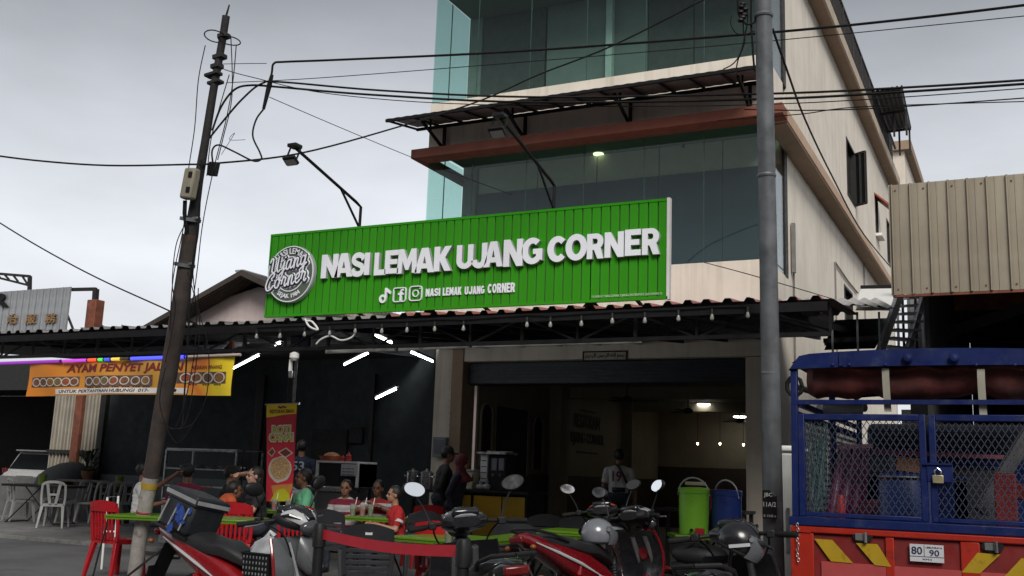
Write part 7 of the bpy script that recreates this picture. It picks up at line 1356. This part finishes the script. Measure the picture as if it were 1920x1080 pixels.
    n = len(me.vertices); co = np.empty(n*3); me.vertices.foreach_get('co', co); co = co.reshape(-1, 3); best = np.full(n, 9.); lab = np.zeros(n, int)
    for a, b, ra, rb, m_ in segs:
        A, B_ = np.array(a), np.array(b); ab = B_-A; L2 = max(ab @ ab, 1e-9); tt = np.clip(((co-A) @ ab)/L2, 0, 1); dd = np.linalg.norm(co-(A+tt[:, None]*ab), axis=1)-(ra+(rb-ra)*tt); k = dd < best; best[k] = dd[k]; lab[k] = m_
    dh = np.linalg.norm((co-np.array(hc))/np.array((.10, .09, .125)), axis=1); lab[dh < 1.12] = SKN
    me.materials.clear()
    for m_ in (sk, shirt, pants, m_shoe): me.materials.append(m_)
    fv = np.array([f.vertices[0] for f in me.polygons]); me.polygons.foreach_set('material_index', lab[fv]); me.shade_smooth()
    # cloth folds: light displacement on garments
    rs = np.random.RandomState(int(abs(p[0])*100) % 1000); ph = rs.uniform(0, 6, 6); nrm = np.empty(n*3); me.vertices.foreach_get('normal', nrm); nrm = nrm.reshape(-1, 3)
    w_ = np.sin(co[:, 2]*38+ph[0]+2.5*np.sin(co[:, 1]*14+ph[1]))*np.sin(co[:, 1]*26+ph[2]+2*np.sin(co[:, 2]*17+ph[3])); co2 = co+nrm*(w_*.0045*np.isin(lab, (SHT, PNT)) + .004*np.isin(lab, (SHT,)))[:, None]; me.vertices.foreach_set('co', co2.ravel()); me.update()
    bo = bpy.data.objects.new('body', me); C.objects.link(bo); bo.parent = t
    for s in (-1, 1): MB().ell(H(.077, s*.033, .002), (.010, .015, .007), 10, 6, Rh).build('eye', m_plast, t); MB().ell(H(.083, s*.034, .026), (.006, .022, .005), 8, 4, Rh).build('eyebrow', m_hair, t)
    MB().ell(H(.086, 0, -.062), (.006, .024, .004), 8, 4, Rh).build('mouth', mat('lip', (.16, .05, .04), .5), t)
    if hair in ('short', 'cap', 'long'):
        q = MB(); q.ell(H(-.028, 0, .034), (.094, .084, .098), 24, 14, Rh)
        for v in q.v: v += V((random.uniform(-1, 1), random.uniform(-1, 1), random.uniform(-1, 1)))*.004
        if hair == 'long': q.ell(H(-.06, 0, -.05), (.06, .075, .12), 14, 8, Rh)
        q.build('hair', m_hair, t)
    if hair == 'cap':
        q = MB(); q.lathe([(.096, .02), (.098, .05), (.085, .10), (.05, .13), (.005, .138)], H(-.012, 0, 0), 20); cp = q.build('cap', CAPM[0], t); q = MB(); q.grid(lambda a, b: H(.04+.115*b, (-.075+.15*a)*(1-.25*b), .045-.012*b-.02*(2*a-1)**2), 8, 3); q.grid(lambda a, b: H(.04+.115*b, (-.075+.15*a)*(1-.25*b), .038-.012*b-.02*(2*a-1)**2), 8, 3); q.build('cap_brim', CAPM[0], cp, recalc=False)
    if hair == 'hijab':
        q = MB(); q.ell(H(-.025, 0, .02), (.108, .095, .122), 20, 12, Rh); q.tube([H(-.03, 0, -.04), H(-.03, 0, -.14), H(-.02, 0, -.26), H(0, 0, -.32)], [.085, .085, .17, .19], 16); q.build('headscarf', CAPM[0], t)
    t.scale = (scale,)*3; t.location = p; t.rotation_euler = (0, 0, rz); return t
CAPM = [cloth('black', (.010, .010, .011))]; k_ = cloth('black', (.010, .010, .011))
RIGHT, LEFT, TOW = AWAY-math.pi/2, AWAY+math.pi/2, AWAY+math.pi
person('seated man in white shirt reaching out an arm behind the leaning pole', at(270, 14.2), RIGHT+.3, cloth('white', (.46, .46, .45)), aL=((.22, .24, .98), (.42, .16, 1.14)), skin=1)
CAPM[0] = cloth('navy', (.008, .014, .03)); person('seated person in maroon shirt and dark blue cap, back turned', at(352, 14.6), AWAY+.2, cloth('maroon', (.16, .008, .035)), hair='cap', skin=1)
person('seated person in orange shirt bending forward beside the delivery box', at(412, 12.9), RIGHT+.5, cloth('orange', (.42, .075, .02)), lean=.16, hz=-.10, scale=.92, skin=1, aR=((.18, -.2, .72), (.36, -.1, .78)))
CAPM[0] = k_; person('seated man in black shirt and black cap facing right', at(425, 14.4), RIGHT+.15, k_, hair='cap', skin=0, lean=.05)
person('seated bald-browed man facing left behind the black cap', at(452, 15.0), LEFT-.4, cloth('grey', (.05, .05, .055)), skin=0, lean=.08)
person('seated person in black shirt with a bare arm raised across the face', at(492, 13.3), LEFT+.5, k_, hair='long', skin=2, lean=.06, aR=((.10, -.30, 1.20), (.30, -.02, 1.19)), aL=((.16, .26, .74), (.34, .1, .8)))
gm = person('seated man in glasses with a white towel before the flatbread banner', at(540, 14.6), TOW+.35, cloth('white', (.46, .46, .45)), skin=1, aR=((.2, -.22, .80), (.34, -.06, .95)), hz=.03)
q = MB(); hc = V((.02, 0, 1.205))
for s in (-1, 1): q.tube([hc+V((.098, s*.036+.026*math.cos(k/12*6.283), .004+.019*math.sin(k/12*6.283))) for k in range(12)], .0035, 5, closed=True); q.tube([hc+V((.098, s*.06, .008)), hc+V((.0, s*.085, .008))], .003, 4)
q.tube([hc+V((.102, -.012, .008)), hc+V((.102, .012, .008))], .003, 4); sp2 = q.build('glasses', m_plast, None); sp2.parent = gm
person('seated man in mint green t-shirt facing left', at(583, 13.7), LEFT+.35, cloth('mint', (.13, .42, .24)), skin=1, lean=.06, aR=((.22, -.2, .82), (.26, -.04, 1.05)))
j53 = person('waiter in dark jersey numbered 53 standing behind the flatbread banner', at(563, 16.6, .06), AWAY+.1, cloth('navy', (.008, .014, .03)), pose='stand', skin=1)
b1 = person('boy in white and maroon shirt looking down at the green table', at(654, 13.6), TOW-.1, striped('white maroon', (.45, .43, .43), (.18, .012, .03), 34), skin=0, scale=.91, lean=.08, hz=-.01)
b2 = person('boy in red and white stripes with folded arms at the green table', at(713, 13.55), TOW-.25, striped('red white bands', (.36, .015, .02), (.48, .46, .46), 42), skin=1, scale=.91, lean=.03, aR=((.20, -.26, .86), (.26, .02, .92)), aL=((.22, .24, .88), (.28, .0, .97)))
b3 = person('boy in bright red jersey with white sleeve bands, seen from behind', at(752, 12.4), LEFT+.35, cloth('red', (.34, .010, .012)), skin=0, scale=.87, lean=.05)
for s in (-1, 1):
    q = MB(); a, b = V((.03, s*.20, .93-.035)), V((.10, s*.25, .71)); q.tube([a.lerp(b, .30), a.lerp(b, .48)], [.072, .070], 12); q.build('sleeve_band', cloth('white', (.46, .46, .45)), None).parent = b3
q = MB(); dashes(q, V((-.140, .11, .86)), V((0, -1, 0)), Z1, .22, .028, 7, .006); dashes(q, V((-.138, .07, .80)), V((0, -1, 0)), Z1, .14, .022, 5, .006); q = q.build('shirt_print', m_white, None, smooth=0); q.parent = b3; q['kind'] = 'stuff'
person('cook in black cap and dark clothes beside the pale column', at(826, 15.1), RIGHT+.2, k_, pose='stand', hair='cap', skin=1, long_sleeve=True, lean=.06)
CAPM[0] = cloth('wine', (.09, .008, .014)); person('cook in wine red headscarf and navy dress by the counter', at(852, 14.6), RIGHT-.2, cloth('navy dress', (.012, .012, .025)), pants=cloth('navy dress', (.012, .012, .025)), pose='stand', hair='hijab', skin=0, long_sleeve=True, lean=.08, scale=.93)
m19 = person('man in white football shirt numbered 19 walking into the shop', at(1160, 16.6, .1), AWAY-.1, cloth('white', (.46, .46, .45)), pose='stand', skin=1, scale=1.0, lean=.02)
def backtext(o, s, w_, h_, m, z): q = MB(); lettering(q, s, V((-.138, w_/2+.03, z)), V((0, -1, 0)), Z1, w_, h_, .006, .02); x = q.build('shirt_number', m, None, smooth=0); x.parent = o
backtext(m19, '19', .15, .17, cloth('plum', (.12, .01, .04)), 1.17); backtext(j53, '53', .2, .15, cloth('pale blue', (.25, .28, .34)), 1.2)
q = MB(); q.tube([V((-.04, .05, 1.45)), V((-.09, .0, 1.40)), V((-.125, -.06, 1.30)), V((-.125, -.12, 1.18)), V((-.06, -.17, 1.08)), V((.04, -.15, 1.03))], .018, 8); sb_ = q.build('strap', m_plast, None); sb_.parent = m19
q = MB(); q.lathe([(.135, 1.0), (.143, 1.02), (.143, 1.06), (.135, 1.08)], (0, 0, 0), 20); q.build('waist_bag', m_plast, None).parent = m19
# ------------------------------------------------------------------ the far side of the road, behind the viewer
OB = thing('added_shophouses', 'added row of dark shophouses across the road, blocking low sky, mirrored in the upper glass', 'building', (-6, -17, 0))  # out of view, added to block low sky and darken the terrace
m_ob = mat('weathered grey render', (.17, .16, .15), .85, var=.15, scale=.6, streak=.5); m_obg = mat('dark shop glass', (.02, .024, .028), .15)
holes = [(x, x+2.1, z, z+1.7) for x in [-44+4.2*k for k in range(20)] for z in (4.6, 8.0)]
w = MB(); w.wall((0, -15, 0), X1, Z1, V((0, -1, 0)), [-46, 42], [0, 10.6], holes, .3); w.build('front_wall', m_ob, OB)
MB().bx(-45.9, 41.9, -27, -15.35, 0, 10.5).build('rooms', m_obg, OB); MB().bx(-46.4, 42.4, -27.5, -14.6, 10.61, 11.0).build('roof', m_conc, OB); MB().bx(-46, 42, -14.99, -12.6, 3.5, 3.7).build('five_foot_way_canopy', m_conc, OB)
